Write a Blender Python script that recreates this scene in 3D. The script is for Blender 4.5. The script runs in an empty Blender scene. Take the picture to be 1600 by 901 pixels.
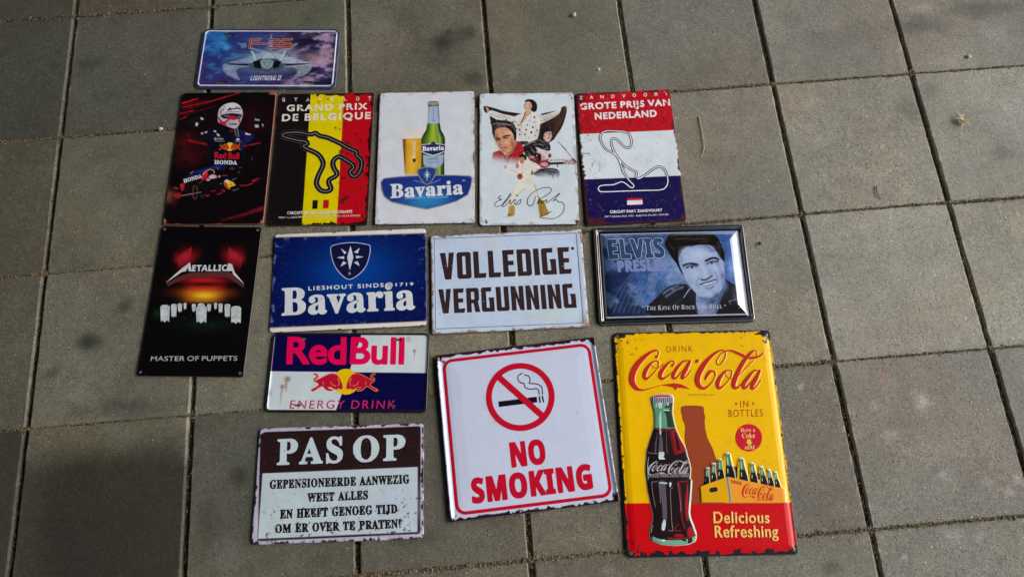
import bpy, math, random
import numpy as np
from mathutils import Vector

# ------------------------------------------------------------------ camera, sky, sun, exposure
scene = bpy.context.scene
COL = scene.collection
cam_d = bpy.data.cameras.new('camera')
cam_d.sensor_fit = 'HORIZONTAL'; cam_d.sensor_width = 36.0; cam_d.lens = 24.615
cam_d.clip_start = 0.01; cam_d.clip_end = 200.0
cam = bpy.data.objects.new('camera', cam_d); COL.objects.link(cam)
cam.location = (0.87851, -1.10045, 1.30045)
cam.rotation_euler = (0.29521, 0.00202, -0.0833)
scene.camera = cam

SUN_EL, SUN_AZ = 36.0, 2.0           # degrees; azimuth measured from +X (right of the picture) towards +Y (its top)
world = bpy.data.worlds.new("World"); scene.world = world; world.use_nodes = True
wn = world.node_tree.nodes; wl = world.node_tree.links
for n in list(wn): wn.remove(n)
sky = wn.new('ShaderNodeTexSky'); sky.sky_type = 'NISHITA'; sky.sun_disc = False
sky.sun_elevation = math.radians(SUN_EL); sky.sun_rotation = math.radians(90 - SUN_AZ)
sky.air_density = 1.0; sky.dust_density = 2.5; sky.ozone_density = 1.0
bg = wn.new('ShaderNodeBackground'); bg.inputs['Strength'].default_value = 0.15
wo = wn.new('ShaderNodeOutputWorld')
wl.new(sky.outputs[0], bg.inputs['Color']); wl.new(bg.outputs[0], wo.inputs['Surface'])

sun_d = bpy.data.lights.new('sun', 'SUN'); sun_d.energy = 0.6; sun_d.angle = math.radians(30)
sun_d.color = (1.0, 0.985, 0.96)
sun = bpy.data.objects.new('sun', sun_d); COL.objects.link(sun)
_e, _a = math.radians(SUN_EL), math.radians(SUN_AZ)
sun_dir = Vector((math.cos(_e) * math.cos(_a), math.cos(_e) * math.sin(_a), math.sin(_e)))
sun.rotation_euler = (-sun_dir).to_track_quat('-Z', 'Y').to_euler()
sun.location = sun_dir * 5
scene.view_settings.view_transform = 'Standard'; scene.view_settings.look = 'None'
scene.view_settings.gamma = 1.0; scene.view_settings.use_curve_mapping = False
scene.view_settings.exposure = 1.0     # exposed for the shade under the added roof

# ------------------------------------------------------------------ small maths helpers
rng = np.random.default_rng(7)
def srgb(h, k=1.0):
    """hex colour -> linear albedo"""
    h = h.lstrip('#')
    if len(h) == 3: h = ''.join(c * 2 for c in h)
    v = np.array([int(h[i:i + 2], 16) for i in (0, 2, 4)]) / 255.0
    v = np.where(v <= 0.04045, v / 12.92, ((v + 0.055) / 1.055) ** 2.4)
    return np.clip(v * k, 0, 0.9)

def vnoise(X, Y, scale, seed):
    r = np.random.default_rng(seed).random((64, 64))
    x = X / scale + 1000.0 + seed * 3.7; y = Y / scale + 1000.0 + seed * 1.3
    xi = np.floor(x).astype(int); yi = np.floor(y).astype(int)
    fx = x - xi; fy = y - yi
    fx = fx * fx * (3 - 2 * fx); fy = fy * fy * (3 - 2 * fy)
    g = lambda a, b: r[b % 64, a % 64]
    return (g(xi, yi) * (1 - fx) + g(xi + 1, yi) * fx) * (1 - fy) + (g(xi, yi + 1) * (1 - fx) + g(xi + 1, yi + 1) * fx) * fy

def fbm(X, Y, scale, seed, octaves=4):
    s = 0; a = 1.0; t = 0
    for o in range(octaves):
        s = s + a * vnoise(X, Y, scale / 2 ** o, seed + 11 * o); t += a; a *= 0.55
    return s / t

def sstep(a, b, x):
    t = np.clip((x - a) / (b - a), 0, 1); return t * t * (3 - 2 * t)

def smooth(pts, closed=True, n=5):
    """Catmull-Rom through points (any number of columns)"""
    p = np.asarray(pts, float); m = len(p); out = []
    for i in range(m if closed else m - 1):
        if closed: a, b, c, d = p[i - 1], p[i], p[(i + 1) % m], p[(i + 2) % m]
        else: a, b, c, d = p[max(i - 1, 0)], p[i], p[i + 1], p[min(i + 2, m - 1)]
        for k in range(n):
            t = k / n
            out.append(0.5 * (2 * b + (c - a) * t + (2 * a - 5 * b + 4 * c - d) * t * t + (3 * b - a - 3 * c + d) * t ** 3))
    if not closed: out.append(p[-1])
    return np.array(out)

def sdf_poly(cs, X, Y):
    d2 = np.full(X.shape, 1e12); ins = np.zeros(X.shape, bool)
    for c in cs:
        c = np.asarray(c, float)
        for i in range(len(c)):
            ax, ay = c[i - 1]; bx, by = c[i]; ex, ey = bx - ax, by - ay
            L = ex * ex + ey * ey
            if L < 1e-12: continue
            px = X - ax; py = Y - ay
            t = np.clip((px * ex + py * ey) / L, 0, 1)
            d2 = np.minimum(d2, (px - ex * t) ** 2 + (py - ey * t) ** 2)
            if ay != by:
                ins ^= ((ay <= Y) != (by <= Y)) & (X < ax + (Y - ay) / (by - ay) * ex)
    return np.where(ins, -1, 1) * np.sqrt(d2)

def sdf_stroke(p, X, Y):
    """p: rows x, y, half-width"""
    d = np.full(X.shape, 1e6)
    for i in range(len(p) - 1):
        ax, ay, ar = p[i]; bx, by, br = p[i + 1]; ex, ey = bx - ax, by - ay
        L = max(ex * ex + ey * ey, 1e-12)
        px = X - ax; py = Y - ay
        t = np.clip((px * ex + py * ey) / L, 0, 1)
        d = np.minimum(d, np.hypot(px - ex * t, py - ey * t) - (ar + (br - ar) * t))
    return d

def sd_box(X, Y, w, h, r):
    qx = np.abs(X) - (w / 2 - r); qy = np.abs(Y) - (h / 2 - r)
    return np.hypot(np.maximum(qx, 0), np.maximum(qy, 0)) + np.minimum(np.maximum(qx, qy), 0) - r

# shapes: ('p', [contours]) filled even-odd, ('s', rows of x,y,halfwidth); a grown or shrunk copy by ('g', shape, amount)
def P(*cs): return ('p', [np.asarray(c, float) for c in cs])
def ST(pts, w=None, sm=True, closed=False, n=5):
    p = np.asarray(pts, float)
    if p.shape[1] == 2: p = np.c_[p, np.full(len(p), w)]
    if closed: p = np.vstack([smooth(p, True, n), p[:1]]) if sm else np.vstack([p, p[:1]])
    elif sm: p = smooth(p, False, n)
    return ('s', p)
def G(s, g): return ('g', s, g)
def OUT(s, w): return ('o', s, w)      # outline band of half-width w
def bounds(s):
    if s[0] == 'p': a = np.vstack(s[1]); return a.min(0), a.max(0)
    if s[0] == 's': a = s[1]; r = a[:, 2:3]; return (a[:, :2] - r).min(0), (a[:, :2] + r).max(0)
    lo, hi = bounds(s[1]); return lo - s[2], hi + s[2]
def sdf(s, X, Y):
    if s[0] == 'p': return sdf_poly(s[1], X, Y)
    if s[0] == 's': return sdf_stroke(s[1], X, Y)
    if s[0] == 'g': return sdf(s[1], X, Y) - s[2]
    if s[0] == 'o': return np.abs(sdf(s[1], X, Y)) - s[2]
def ell(cx, cy, rx, ry, n=28, rot=0.0):
    t = np.linspace(0, 2 * np.pi, n, endpoint=False); c, s = math.cos(rot), math.sin(rot)
    x, y = rx * np.cos(t), ry * np.sin(t)
    return np.c_[cx + c * x - s * y, cy + s * x + c * y]
def field(shapes, X, Y, pad=3.0):
    """union of the shapes as one signed distance field on a regular grid X, Y"""
    F = np.full(X.shape, 50.0); xs, ys = X[0], Y[:, 0]
    for s in shapes:
        lo, hi = bounds(s)
        i0, i1 = np.searchsorted(xs, [lo[0] - pad, hi[0] + pad]); j0, j1 = np.searchsorted(ys, [lo[1] - pad, hi[1] + pad])
        if i1 - i0 < 2 or j1 - j0 < 2: continue
        sl = (slice(j0, j1), slice(i0, i1))
        F[sl] = np.minimum(F[sl], sdf(s, X[sl], Y[sl]))
    return F

# ------------------------------------------------------------------ mesh helpers
def new_obj(name, V, Fc, mat, parent=None, col=None, smooth_faces=True):
    me = bpy.data.meshes.new(name)
    me.from_pydata([tuple(v) for v in V], [], [tuple(f) for f in Fc])
    if smooth_faces: me.polygons.foreach_set('use_smooth', [True] * len(me.polygons))
    if col is not None:
        at = me.color_attributes.new('Col', 'FLOAT_COLOR', 'POINT')
        c = np.ones((len(V), 4)); c[:, :3] = col
        at.data.foreach_set('color', c.astype(np.float32).ravel())
    me.materials.append(mat); me.update()
    o = bpy.data.objects.new(name, me); COL.objects.link(o)
    if parent: o.parent = parent
    return o

def march(F, xs, ys):
    """surface where F < 0 on the regular grid, edges cut by linear interpolation -> xy verts, faces"""
    ny, nx = F.shape
    F = np.where(np.abs(F) < 1e-6, 1e-6, F)
    ins = F < 0
    n_in = ins[:-1, :-1].astype(int) + ins[1:, :-1] + ins[:-1, 1:] + ins[1:, 1:]
    idx = np.full((ny, nx), -1); V = []; faces = []
    used = np.zeros((ny, nx), bool)
    cells = n_in > 0
    used[:-1, :-1] |= cells; used[1:, :-1] |= cells; used[:-1, 1:] |= cells; used[1:, 1:] |= cells
    used &= ins
    jj, ii = np.nonzero(used); idx[jj, ii] = np.arange(len(jj))
    V = [np.c_[xs[ii], ys[jj]]]; nv = len(jj)
    jf, if_ = np.nonzero(n_in == 4)
    quads = np.c_[idx[jf, if_], idx[jf, if_ + 1], idx[jf + 1, if_ + 1], idx[jf + 1, if_]]
    faces = quads.tolist(); extra = []; cache = {}
    for j, i in zip(*np.nonzero((n_in > 0) & (n_in < 4))):
        ring = ((j, i), (j, i + 1), (j + 1, i + 1), (j + 1, i)); poly = []
        for k in range(4):
            a = ring[k]; b = ring[(k + 1) % 4]
            if ins[a]: poly.append(int(idx[a]))
            if ins[a] != ins[b]:
                key = (a, b) if a < b else (b, a)
                if key not in cache:
                    fa, fb = F[a], F[b]; t = fa / (fa - fb)
                    cache[key] = nv + len(extra)
                    extra.append((xs[a[1]] + (xs[b[1]] - xs[a[1]]) * t, ys[a[0]] + (ys[b[0]] - ys[a[0]]) * t))
                poly.append(cache[key])
        if len(poly) >= 3: faces.append(poly)
    if extra: V.append(np.array(extra))
    return np.vstack(V), faces

# ------------------------------------------------------------------ materials
def mat_paint(name, rough=0.38, spec=0.3, bump=0.03, coat=0.0, dirt=0.10):
    m = bpy.data.materials.new(name); m.use_nodes = True
    nt = m.node_tree; b = nt.nodes['Principled BSDF']; L = nt.links.new
    at = nt.nodes.new('ShaderNodeAttribute'); at.attribute_name = 'Col'
    tc = nt.nodes.new('ShaderNodeTexCoord')
    n1 = nt.nodes.new('ShaderNodeTexNoise'); n1.inputs['Scale'].default_value = 35; n1.inputs['Detail'].default_value = 6
    n2 = nt.nodes.new('ShaderNodeTexNoise'); n2.inputs['Scale'].default_value = 900; n2.inputs['Detail'].default_value = 3
    L(tc.outputs['Object'], n1.inputs['Vector']); L(tc.outputs['Object'], n2.inputs['Vector'])
    mr = nt.nodes.new('ShaderNodeMapRange'); mr.inputs['From Min'].default_value = 0.35; mr.inputs['From Max'].default_value = 0.7
    mr.inputs['To Min'].default_value = 1.0; mr.inputs['To Max'].default_value = 1.0 - dirt
    L(n1.outputs['Fac'], mr.inputs['Value'])
    mx = nt.nodes.new('ShaderNodeMix'); mx.data_type = 'RGBA'; mx.blend_type = 'MULTIPLY'; mx.inputs['Factor'].default_value = 1.0
    L(at.outputs['Color'], mx.inputs['A']); L(mr.outputs['Result'], mx.inputs['B']); L(mx.outputs['Result'], b.inputs['Base Color'])
    mr2 = nt.nodes.new('ShaderNodeMapRange'); mr2.inputs['To Min'].default_value = rough - 0.07; mr2.inputs['To Max'].default_value = rough + 0.12
    L(n1.outputs['Fac'], mr2.inputs['Value']); L(mr2.outputs['Result'], b.inputs['Roughness'])
    b.inputs['Specular IOR Level'].default_value = spec
    b.inputs['Coat Weight'].default_value = coat; b.inputs['Coat Roughness'].default_value = 0.12
    bp = nt.nodes.new('ShaderNodeBump'); bp.inputs['Strength'].default_value = bump; bp.inputs['Distance'].default_value = 0.001
    L(n2.outputs['Fac'], bp.inputs['Height']); L(bp.outputs['Normal'], b.inputs['Normal'])
    return m
M_SATIN = mat_paint('printed_tin', 0.40, 0.15)
M_GLOSS = mat_paint('enamel_gloss', 0.22, 0.3, 0.012, 0.2, 0.04)
M_EDGE = mat_paint('worn_edge', 0.28, 0.8, 0.05)

def mat_plain(name, color, rough=0.6, metal=0.0, nscale=60, var=0.3):
    m = bpy.data.materials.new(name); m.use_nodes = True
    nt = m.node_tree; b = nt.nodes['Principled BSDF']; L = nt.links.new
    tc = nt.nodes.new('ShaderNodeTexCoord'); n1 = nt.nodes.new('ShaderNodeTexNoise')
    n1.inputs['Scale'].default_value = nscale; n1.inputs['Detail'].default_value = 5
    L(tc.outputs['Object'], n1.inputs['Vector'])
    cr = nt.nodes.new('ShaderNodeValToRGB')
    c = np.array(color); lo = np.clip(c * (1 - var), 0, 1); hi = np.clip(c * (1 + var), 0, 1)
    cr.color_ramp.elements[0].position = 0.3; cr.color_ramp.elements[1].position = 0.7
    cr.color_ramp.elements[0].color = (*lo, 1); cr.color_ramp.elements[1].color = (*hi, 1)
    L(n1.outputs['Fac'], cr.inputs['Fac']); L(cr.outputs['Color'], b.inputs['Base Color'])
    b.inputs['Roughness'].default_value = rough; b.inputs['Metallic'].default_value = metal
    return m

# ------------------------------------------------------------------ the paving
TS = 0.30
def mat_concrete():
    m = bpy.data.materials.new('concrete_paver'); m.use_nodes = True
    nt = m.node_tree; N = nt.nodes.new; L = nt.links.new; b = nt.nodes['Principled BSDF']
    at = N('ShaderNodeAttribute'); at.attribute_name = 'Col'
    tc = N('ShaderNodeTexCoord')
    def noise(sc, det=4, rough=0.6):
        n = N('ShaderNodeTexNoise'); n.inputs['Scale'].default_value = sc; n.inputs['Detail'].default_value = det
        n.inputs['Roughness'].default_value = rough; L(tc.outputs['Object'], n.inputs['Vector']); return n.outputs['Fac']
    def rng_(v, a, b_, c, d, clamp=True):
        r = N('ShaderNodeMapRange'); r.inputs['From Min'].default_value = a; r.inputs['From Max'].default_value = b_
        r.inputs['To Min'].default_value = c; r.inputs['To Max'].default_value = d; L(v, r.inputs['Value']); return r.outputs['Result']
    def mul(c, v):
        x = N('ShaderNodeMix'); x.data_type = 'RGBA'; x.blend_type = 'MULTIPLY'; x.inputs['Factor'].default_value = 1
        L(c, x.inputs['A']); L(v, x.inputs['B']); return x.outputs['Result']
    def mix(c, col, f):
        x = N('ShaderNodeMix'); x.data_type = 'RGBA'; L(c, x.inputs['A']); x.inputs['B'].default_value = (*col, 1); L(f, x.inputs['Factor']); return x.outputs['Result']
    c = at.outputs['Color']
    c = mul(c, rng_(noise(4.5, 5), 0.3, 0.7, 0.80, 1.18))
    c = mul(c, rng_(noise(22, 6, 0.65), 0.3, 0.7, 0.84, 1.16)); c = mul(c, rng_(noise(95, 8, 0.78), 0.32, 0.68, 0.74, 1.26))
    hue = noise(2.6, 4, 0.6)
    x = N('ShaderNodeMix'); x.data_type = 'RGBA'; L(rng_(hue, .38, .62, 0, 1), x.inputs['Factor']); x.inputs['A'].default_value = (1.05, .975, .90, 1); x.inputs['B'].default_value = (.96, 1.0, 1.0, 1); c = mul(c, x.outputs['Result'])
    fine = noise(420, 3, 0.7)
    c = mul(c, rng_(fine, 0.3, 0.7, 0.55, 1.45))
    c = mul(c, rng_(noise(1100, 2, 0.6), 0.3, 0.7, 0.60, 1.40))
    def specks(scale, size, keep, seed):
        v = N('ShaderNodeTexVoronoi'); v.inputs['Scale'].default_value = scale; v.inputs['Randomness'].default_value = 1.0
        mp = N('ShaderNodeMapping'); mp.inputs['Location'].default_value = (seed, seed * 1.7, 0); L(tc.outputs['Object'], mp.inputs['Vector']); L(mp.outputs[0], v.inputs['Vector'])
        d = rng_(v.outputs['Distance'], size * 0.5, size, 1, 0)
        s = N('ShaderNodeSeparateColor'); L(v.outputs['Color'], s.inputs[0])
        k = rng_(s.outputs[0], keep, keep + 0.02, 0, 1)
        m_ = N('ShaderNodeMath'); m_.operation = 'MULTIPLY'; L(d, m_.inputs[0]); L(k, m_.inputs[1]); return m_.outputs[0]
    w = specks(160, 0.28, 0.80, 3.1); dk = specks(210, 0.30, 0.74, 9.2); w2 = specks(60, 0.13, 0.90, 5.5); dk2 = specks(75, 0.17, 0.80, 12.7)
    c = mul(c, rng_(w, 0, 1, 1.0, 1.9)); c = mix(c, (0.03, 0.026, 0.02), rng_(dk2, 0, 1, 0, 0.7)); c = mix(c, (0.025, 0.022, 0.018), rng_(dk, 0, 1, 0, 0.75))
    c = mul(c, rng_(w2, 0, 1, 1.0, 2.6))
    L(c, b.inputs['Base Color'])
    b.inputs['Roughness'].default_value = 0.62; b.inputs['Specular IOR Level'].default_value = 0.5
    def add(a, k, v):
        x = N('ShaderNodeMath'); x.operation = 'MULTIPLY_ADD'; L(v, x.inputs[0]); x.inputs[1].default_value = k
        if a is not None: L(a, x.inputs[2])
        else: x.inputs[2].default_value = 0
        return x.outputs[0]
    h = add(None, 1.0, fine); h = add(h, 0.6, noise(1100, 2)); h = add(h, 1.2, noise(120, 4)); h = add(h, -1.6, dk); h = add(h, 0.9, w)
    bp = N('ShaderNodeBump'); bp.inputs['Strength'].default_value = 0.75; bp.inputs['Distance'].default_value = 0.0016
    L(h, bp.inputs['Height']); L(bp.outputs['Normal'], b.inputs['Normal'])
    return m
M_CONC = mat_concrete()

# stains and marks that stay on the concrete: world x, y, radius x, radius y, strength (<0 dark, >0 light), tint
STAINS = [
    (0.051, -0.122, 0.036, 0.019, -0.45, 0), (0.803, -0.134, 0.031, 0.026, -0.7, 0), (0.822, -0.111, 0.013, 0.011, -0.6, 0), (0.860, -0.118, 0.028, 0.021, -0.5, 0),
    (0.788, -0.149, 0.062, 0.056, -0.3, 0), (0.863, -0.231, 0.025, 0.019, -0.55, 0), (0.736, -0.071, 0.056, 0.041, -0.25, 1), (0.162, -0.681, 0.020, 0.018, -0.6, 0),
    (0.100, -0.743, 0.027, 0.020, -0.65, 0), (0.038, -0.798, 0.019, 0.015, -0.55, 0), (0.179, -0.832, 0.072, 0.036, -0.25, 0), (0.124, -0.875, 0.071, 0.019, -0.3, 0),
    (0.218, -0.883, 0.071, 0.024, -0.3, 0), (0.393, -1.018, 0.021, 0.022, -0.5, 1), (0.345, -1.106, 0.034, 0.053, -0.35, 0), (0.535, -1.170, 0.033, 0.012, -0.25, 0),
    (1.853, -0.179, 0.063, 0.028, -0.5, 0), (2.011, -0.149, 0.099, 0.027, -0.5, 0), (1.721, -0.196, 0.042, 0.033, -0.2, 0), (1.780, -0.383, 0.040, 0.031, -0.25, 0),
    (1.903, -0.409, 0.040, 0.038, -0.2, 0), (1.944, -0.502, 0.034, 0.021, -0.35, 1), (1.562, -0.141, 0.028, 0.025, -0.2, 0), (1.825, -0.341, 0.035, 0.019, -0.2, 1),
    (1.650, -0.198, 0.056, 0.033, -0.18, 0), (1.419, -1.254, 0.022, 0.012, -0.45, 0), (1.613, -0.658, 0.038, 0.016, -0.2, 1), (0.715, -1.143, 0.045, 0.016, -0.25, 1),
    (1.035, -1.009, 0.017, 0.023, -0.2, 1), (1.337, -0.469, 0.018, 0.012, -0.3, 0), (1.609, -0.624, 0.032, 0.041, 0.12, 1), (1.645, -0.988, 0.017, 0.024, 1.0, 0),
    (1.635, -0.968, 0.012, 0.007, 0.6, 0), (1.555, -0.987, 0.009, 0.008, 0.6, 0), (1.515, -0.995, 0.007, 0.006, 0.6, 0), (1.429, -0.942, 0.007, 0.006, 1.0, 0),
    (1.481, -0.769, 0.009, 0.008, 0.8, 0), (1.571, -1.045, 0.016, 0.009, 0.6, 0), (1.597, -1.073, 0.010, 0.007, 0.5, 0), (1.652, -1.120, 0.014, 0.009, 0.55, 0),
    (1.729, -1.137, 0.010, 0.009, 0.6, 0), (1.760, -1.157, 0.009, 0.008, 0.95, 0), (1.781, -1.137, 0.008, 0.010, 0.6, 0), (1.642, -1.222, 0.020, 0.014, 0.6, 0),
    (1.690, -1.224, 0.013, 0.013, 0.55, 0), (1.547, -1.249, 0.007, 0.005, 0.7, 0), (1.956, -0.414, 0.067, 0.046, 0.3, 0), (1.882, -0.283, 0.055, 0.026, 0.3, 0),
    (1.864, -0.137, 0.035, 0.014, 0.35, 0), (2.010, -0.229, 0.042, 0.041, 0.3, 0), (1.600, -0.951, 0.024, 0.017, 0.3, 0), (1.325, -1.034, 0.012, 0.009, 0.25, 0),
    (1.634, -0.513, 0.013, 0.012, 0.3, 0), (0.139, -0.465, 0.013, 0.008, 0.25, 0), (1.387, -0.426, 0.019, 0.024, 0.25, 0), (1.134, -0.235, 0.008, 0.008, 0.7, 0),
    (0.953, -0.228, 0.014, 0.013, 0.3, 0), (0.144, -0.534, 0.051, 0.061, 0.12, 0), (0.363, -1.140, 0.034, 0.042, 0.2, 0), (0.304, -0.960, 0.047, 0.023, 0.12, 0),
    (1.030, -1.227, 0.015, 0.010, 0.35, 0), (0.943, -1.113, 0.045, 0.022, 0.12, 0), (1.672, -0.884, 0.073, 0.050, 0.12, 0), (1.546, -0.785, 0.074, 0.051, 0.1, 0),
    (0.659, -1.122, 0.023, 0.032, 0.12, 1), (0.782, -1.143, 0.022, 0.021, 0.15, 1), (1.735, -0.736, 0.075, 0.053, 0.15, 0), (1.583, -0.932, 0.016, 0.015, 0.4, 2),
    (1.580, -0.328, 0.102, 0.034, 0.38, 3), (1.529, -0.377, 0.054, 0.045, 0.25, 3), (1.672, -0.289, 0.055, 0.016, 0.25, 3), (0.650, -0.113, 0.070, 0.081, 0.28, 3),
    (0.158, -0.373, 0.026, 0.021, 0.3, 1), (1.587, -0.544, 0.052, 0.043, 0.15, 1), (1.542, -0.693, 0.025, 0.005, 0.5, 1), (1.683, -0.176, 0.017, 0.010, 0.3, 2)]
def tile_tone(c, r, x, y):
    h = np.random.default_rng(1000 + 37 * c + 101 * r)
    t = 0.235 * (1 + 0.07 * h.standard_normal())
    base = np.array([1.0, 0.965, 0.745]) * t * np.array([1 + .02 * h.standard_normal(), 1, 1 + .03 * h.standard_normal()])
    base = base * {-1: .56, 0: .56, 1: .80, 2: .92, 3: .64}.get(r, .62) * {0: 1.04, 1: .88, 2: .80, 3: .86, 4: .92}.get(c, .96 if c > 4 else .78) * np.array([1, 1, .95 if c < 4 else 1.0])  # per-row and per-column tone carries light falloff put into the colour
    if c >= 5: base = base * np.array([1.02, 1.04, 1.06]) * 1.12     # right-hand columns lightened: light and sheen from that side put into colour
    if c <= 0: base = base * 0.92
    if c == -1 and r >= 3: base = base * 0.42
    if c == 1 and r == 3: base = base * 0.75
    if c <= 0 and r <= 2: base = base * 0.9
    C = np.ones(x.shape + (3,)) * base
    if c == 0 and r == 3:                                          # one paver stained dark, partly a cast shadow painted in, ragged towards its edges
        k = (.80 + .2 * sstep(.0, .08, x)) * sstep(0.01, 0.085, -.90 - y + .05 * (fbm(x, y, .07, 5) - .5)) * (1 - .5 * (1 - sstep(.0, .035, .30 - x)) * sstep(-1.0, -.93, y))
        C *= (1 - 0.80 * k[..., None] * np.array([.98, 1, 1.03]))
    for sx, sy, rx, ry, s, tint in STAINS:
        if abs(sx - (c + .5) * TS) > .35 or abs(sy + (r + .5) * TS) > .35: continue
        wob = 1.1 * (fbm(x, y, .03, 3, 5) - .5)
        d = np.hypot((x - sx) / rx, (y - sy) / ry) + wob
        k = (1 - sstep(.1, 1.4, d))[..., None]; s = s * (1.1 if s < 0 else 1.0)
        if s < 0: C = C * (1 + s * k * (np.array([.95, 1.05, 1.05]) if tint else 1.0))
        else:
            tgt = {0: np.array([.30, .30, .285]), 1: np.array([.17, .135, .12]), 2: np.array([.25, .14, .075]), 3: np.array([.25, .205, .15])}[tint]
            C = C + (tgt - C) * s * k
    return C

def build_paving():
    V, Fc, Cc = [], [], []; base = 0
    n = 58
    for c in range(-4, 12):
        for r in range(-4, 8):
            h = np.random.default_rng(5000 + c * 53 + r * 17)
            near = -1 <= c <= 7 and -1 <= r <= 4
            k = n if near else 4
            gx, gy, ch, cv = 0.0042, 0.0013, 0.0030, 0.0022         # joint half-gaps and chamfer widths (wide / tight joints)
            cx, cy = (c + .5) * TS, -(r + .5) * TS
            wx, wy = TS / 2 - gx, TS / 2 - gy
            u = np.r_[-wx, -wx, np.linspace(-wx + ch, wx - ch, k), wx, wx]
            v = np.r_[-wy, -wy, np.linspace(-wy + cv, wy - cv, k), wy, wy]
            U, W = np.meshgrid(u, v)
            Z = np.zeros(U.shape)
            Z[:, [1, -2]] = -0.0028; Z[[1, -2], :] = np.minimum(Z[[1, -2], :], -0.0018)
            Z[:, [0, -1]] = -0.03; Z[[0, -1], :] = -0.03
            edge = np.minimum(wx - np.abs(U), wy - np.abs(W))
            if near:
                rag = (fbm(U + cx, W + cy, .03, 21) - .5)
                lipx = (np.abs(U) > wx - ch * 1.05)
                Z = Z + np.where(edge < .02, rag * .0012, rag * .0006) * (Z > -.02)
                U = U + np.where(lipx & (Z > -.02), (fbm(W + cy, U * 0 + cx, .018, 40 + c) - .5) * .0022, 0)
                W = W + np.where((np.abs(W) > wy - cv * 1.05) & (Z > -.02), (fbm(U + cx, W * 0 + cy, .012, 60 + r) - .5) * .0034, 0)
            tx, ty, dz = h.normal(0, .0022), h.normal(0, .0022), h.normal(0, .0008)
            rz = h.normal(0, .0012)
            Xw = cx + h.normal(0, .0005) + U - W * rz; Yw = cy + h.normal(0, .0005) + W + U * rz
            Zw = Z + U * tx + W * ty + dz - 0.0008
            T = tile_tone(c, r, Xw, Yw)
            sidek = (np.abs(U) > wx - ch * .9)[..., None]            # lighter edges along the open joints
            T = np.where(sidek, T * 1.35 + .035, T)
            V.append(np.c_[Xw.ravel(), Yw.ravel(), Zw.ravel()]); Cc.append(T.reshape(-1, 3))
            m = len(u)
            idx = base + np.arange(m * m).reshape(m, m)
            Fc.append(np.c_[idx[:-1, :-1].ravel(), idx[:-1, 1:].ravel(), idx[1:, 1:].ravel(), idx[1:, :-1].ravel()])
            base += m * m
    V = np.vstack(V); Fc = np.vstack(Fc); Cc = np.vstack(Cc)
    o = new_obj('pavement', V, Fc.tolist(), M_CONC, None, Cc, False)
    o['kind'] = 'structure'; o['label'] = 'grey square concrete paving with open joints and stains'
    return o
build_paving()
# bedding under the pavers: one sheet
M_BED = mat_plain('bedding_soil', (0.060, 0.047, 0.030), 0.95, nscale=300, var=.5)
o = new_obj('ground', [(-30, -30, -.0085), (30, -30, -.0085), (30, 30, -.0085), (-30, 30, -.0085)], [(0, 1, 2, 3)], M_BED)
o['kind'] = 'structure'; o['label'] = 'dark bedding soil seen down in the open joints'

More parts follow.
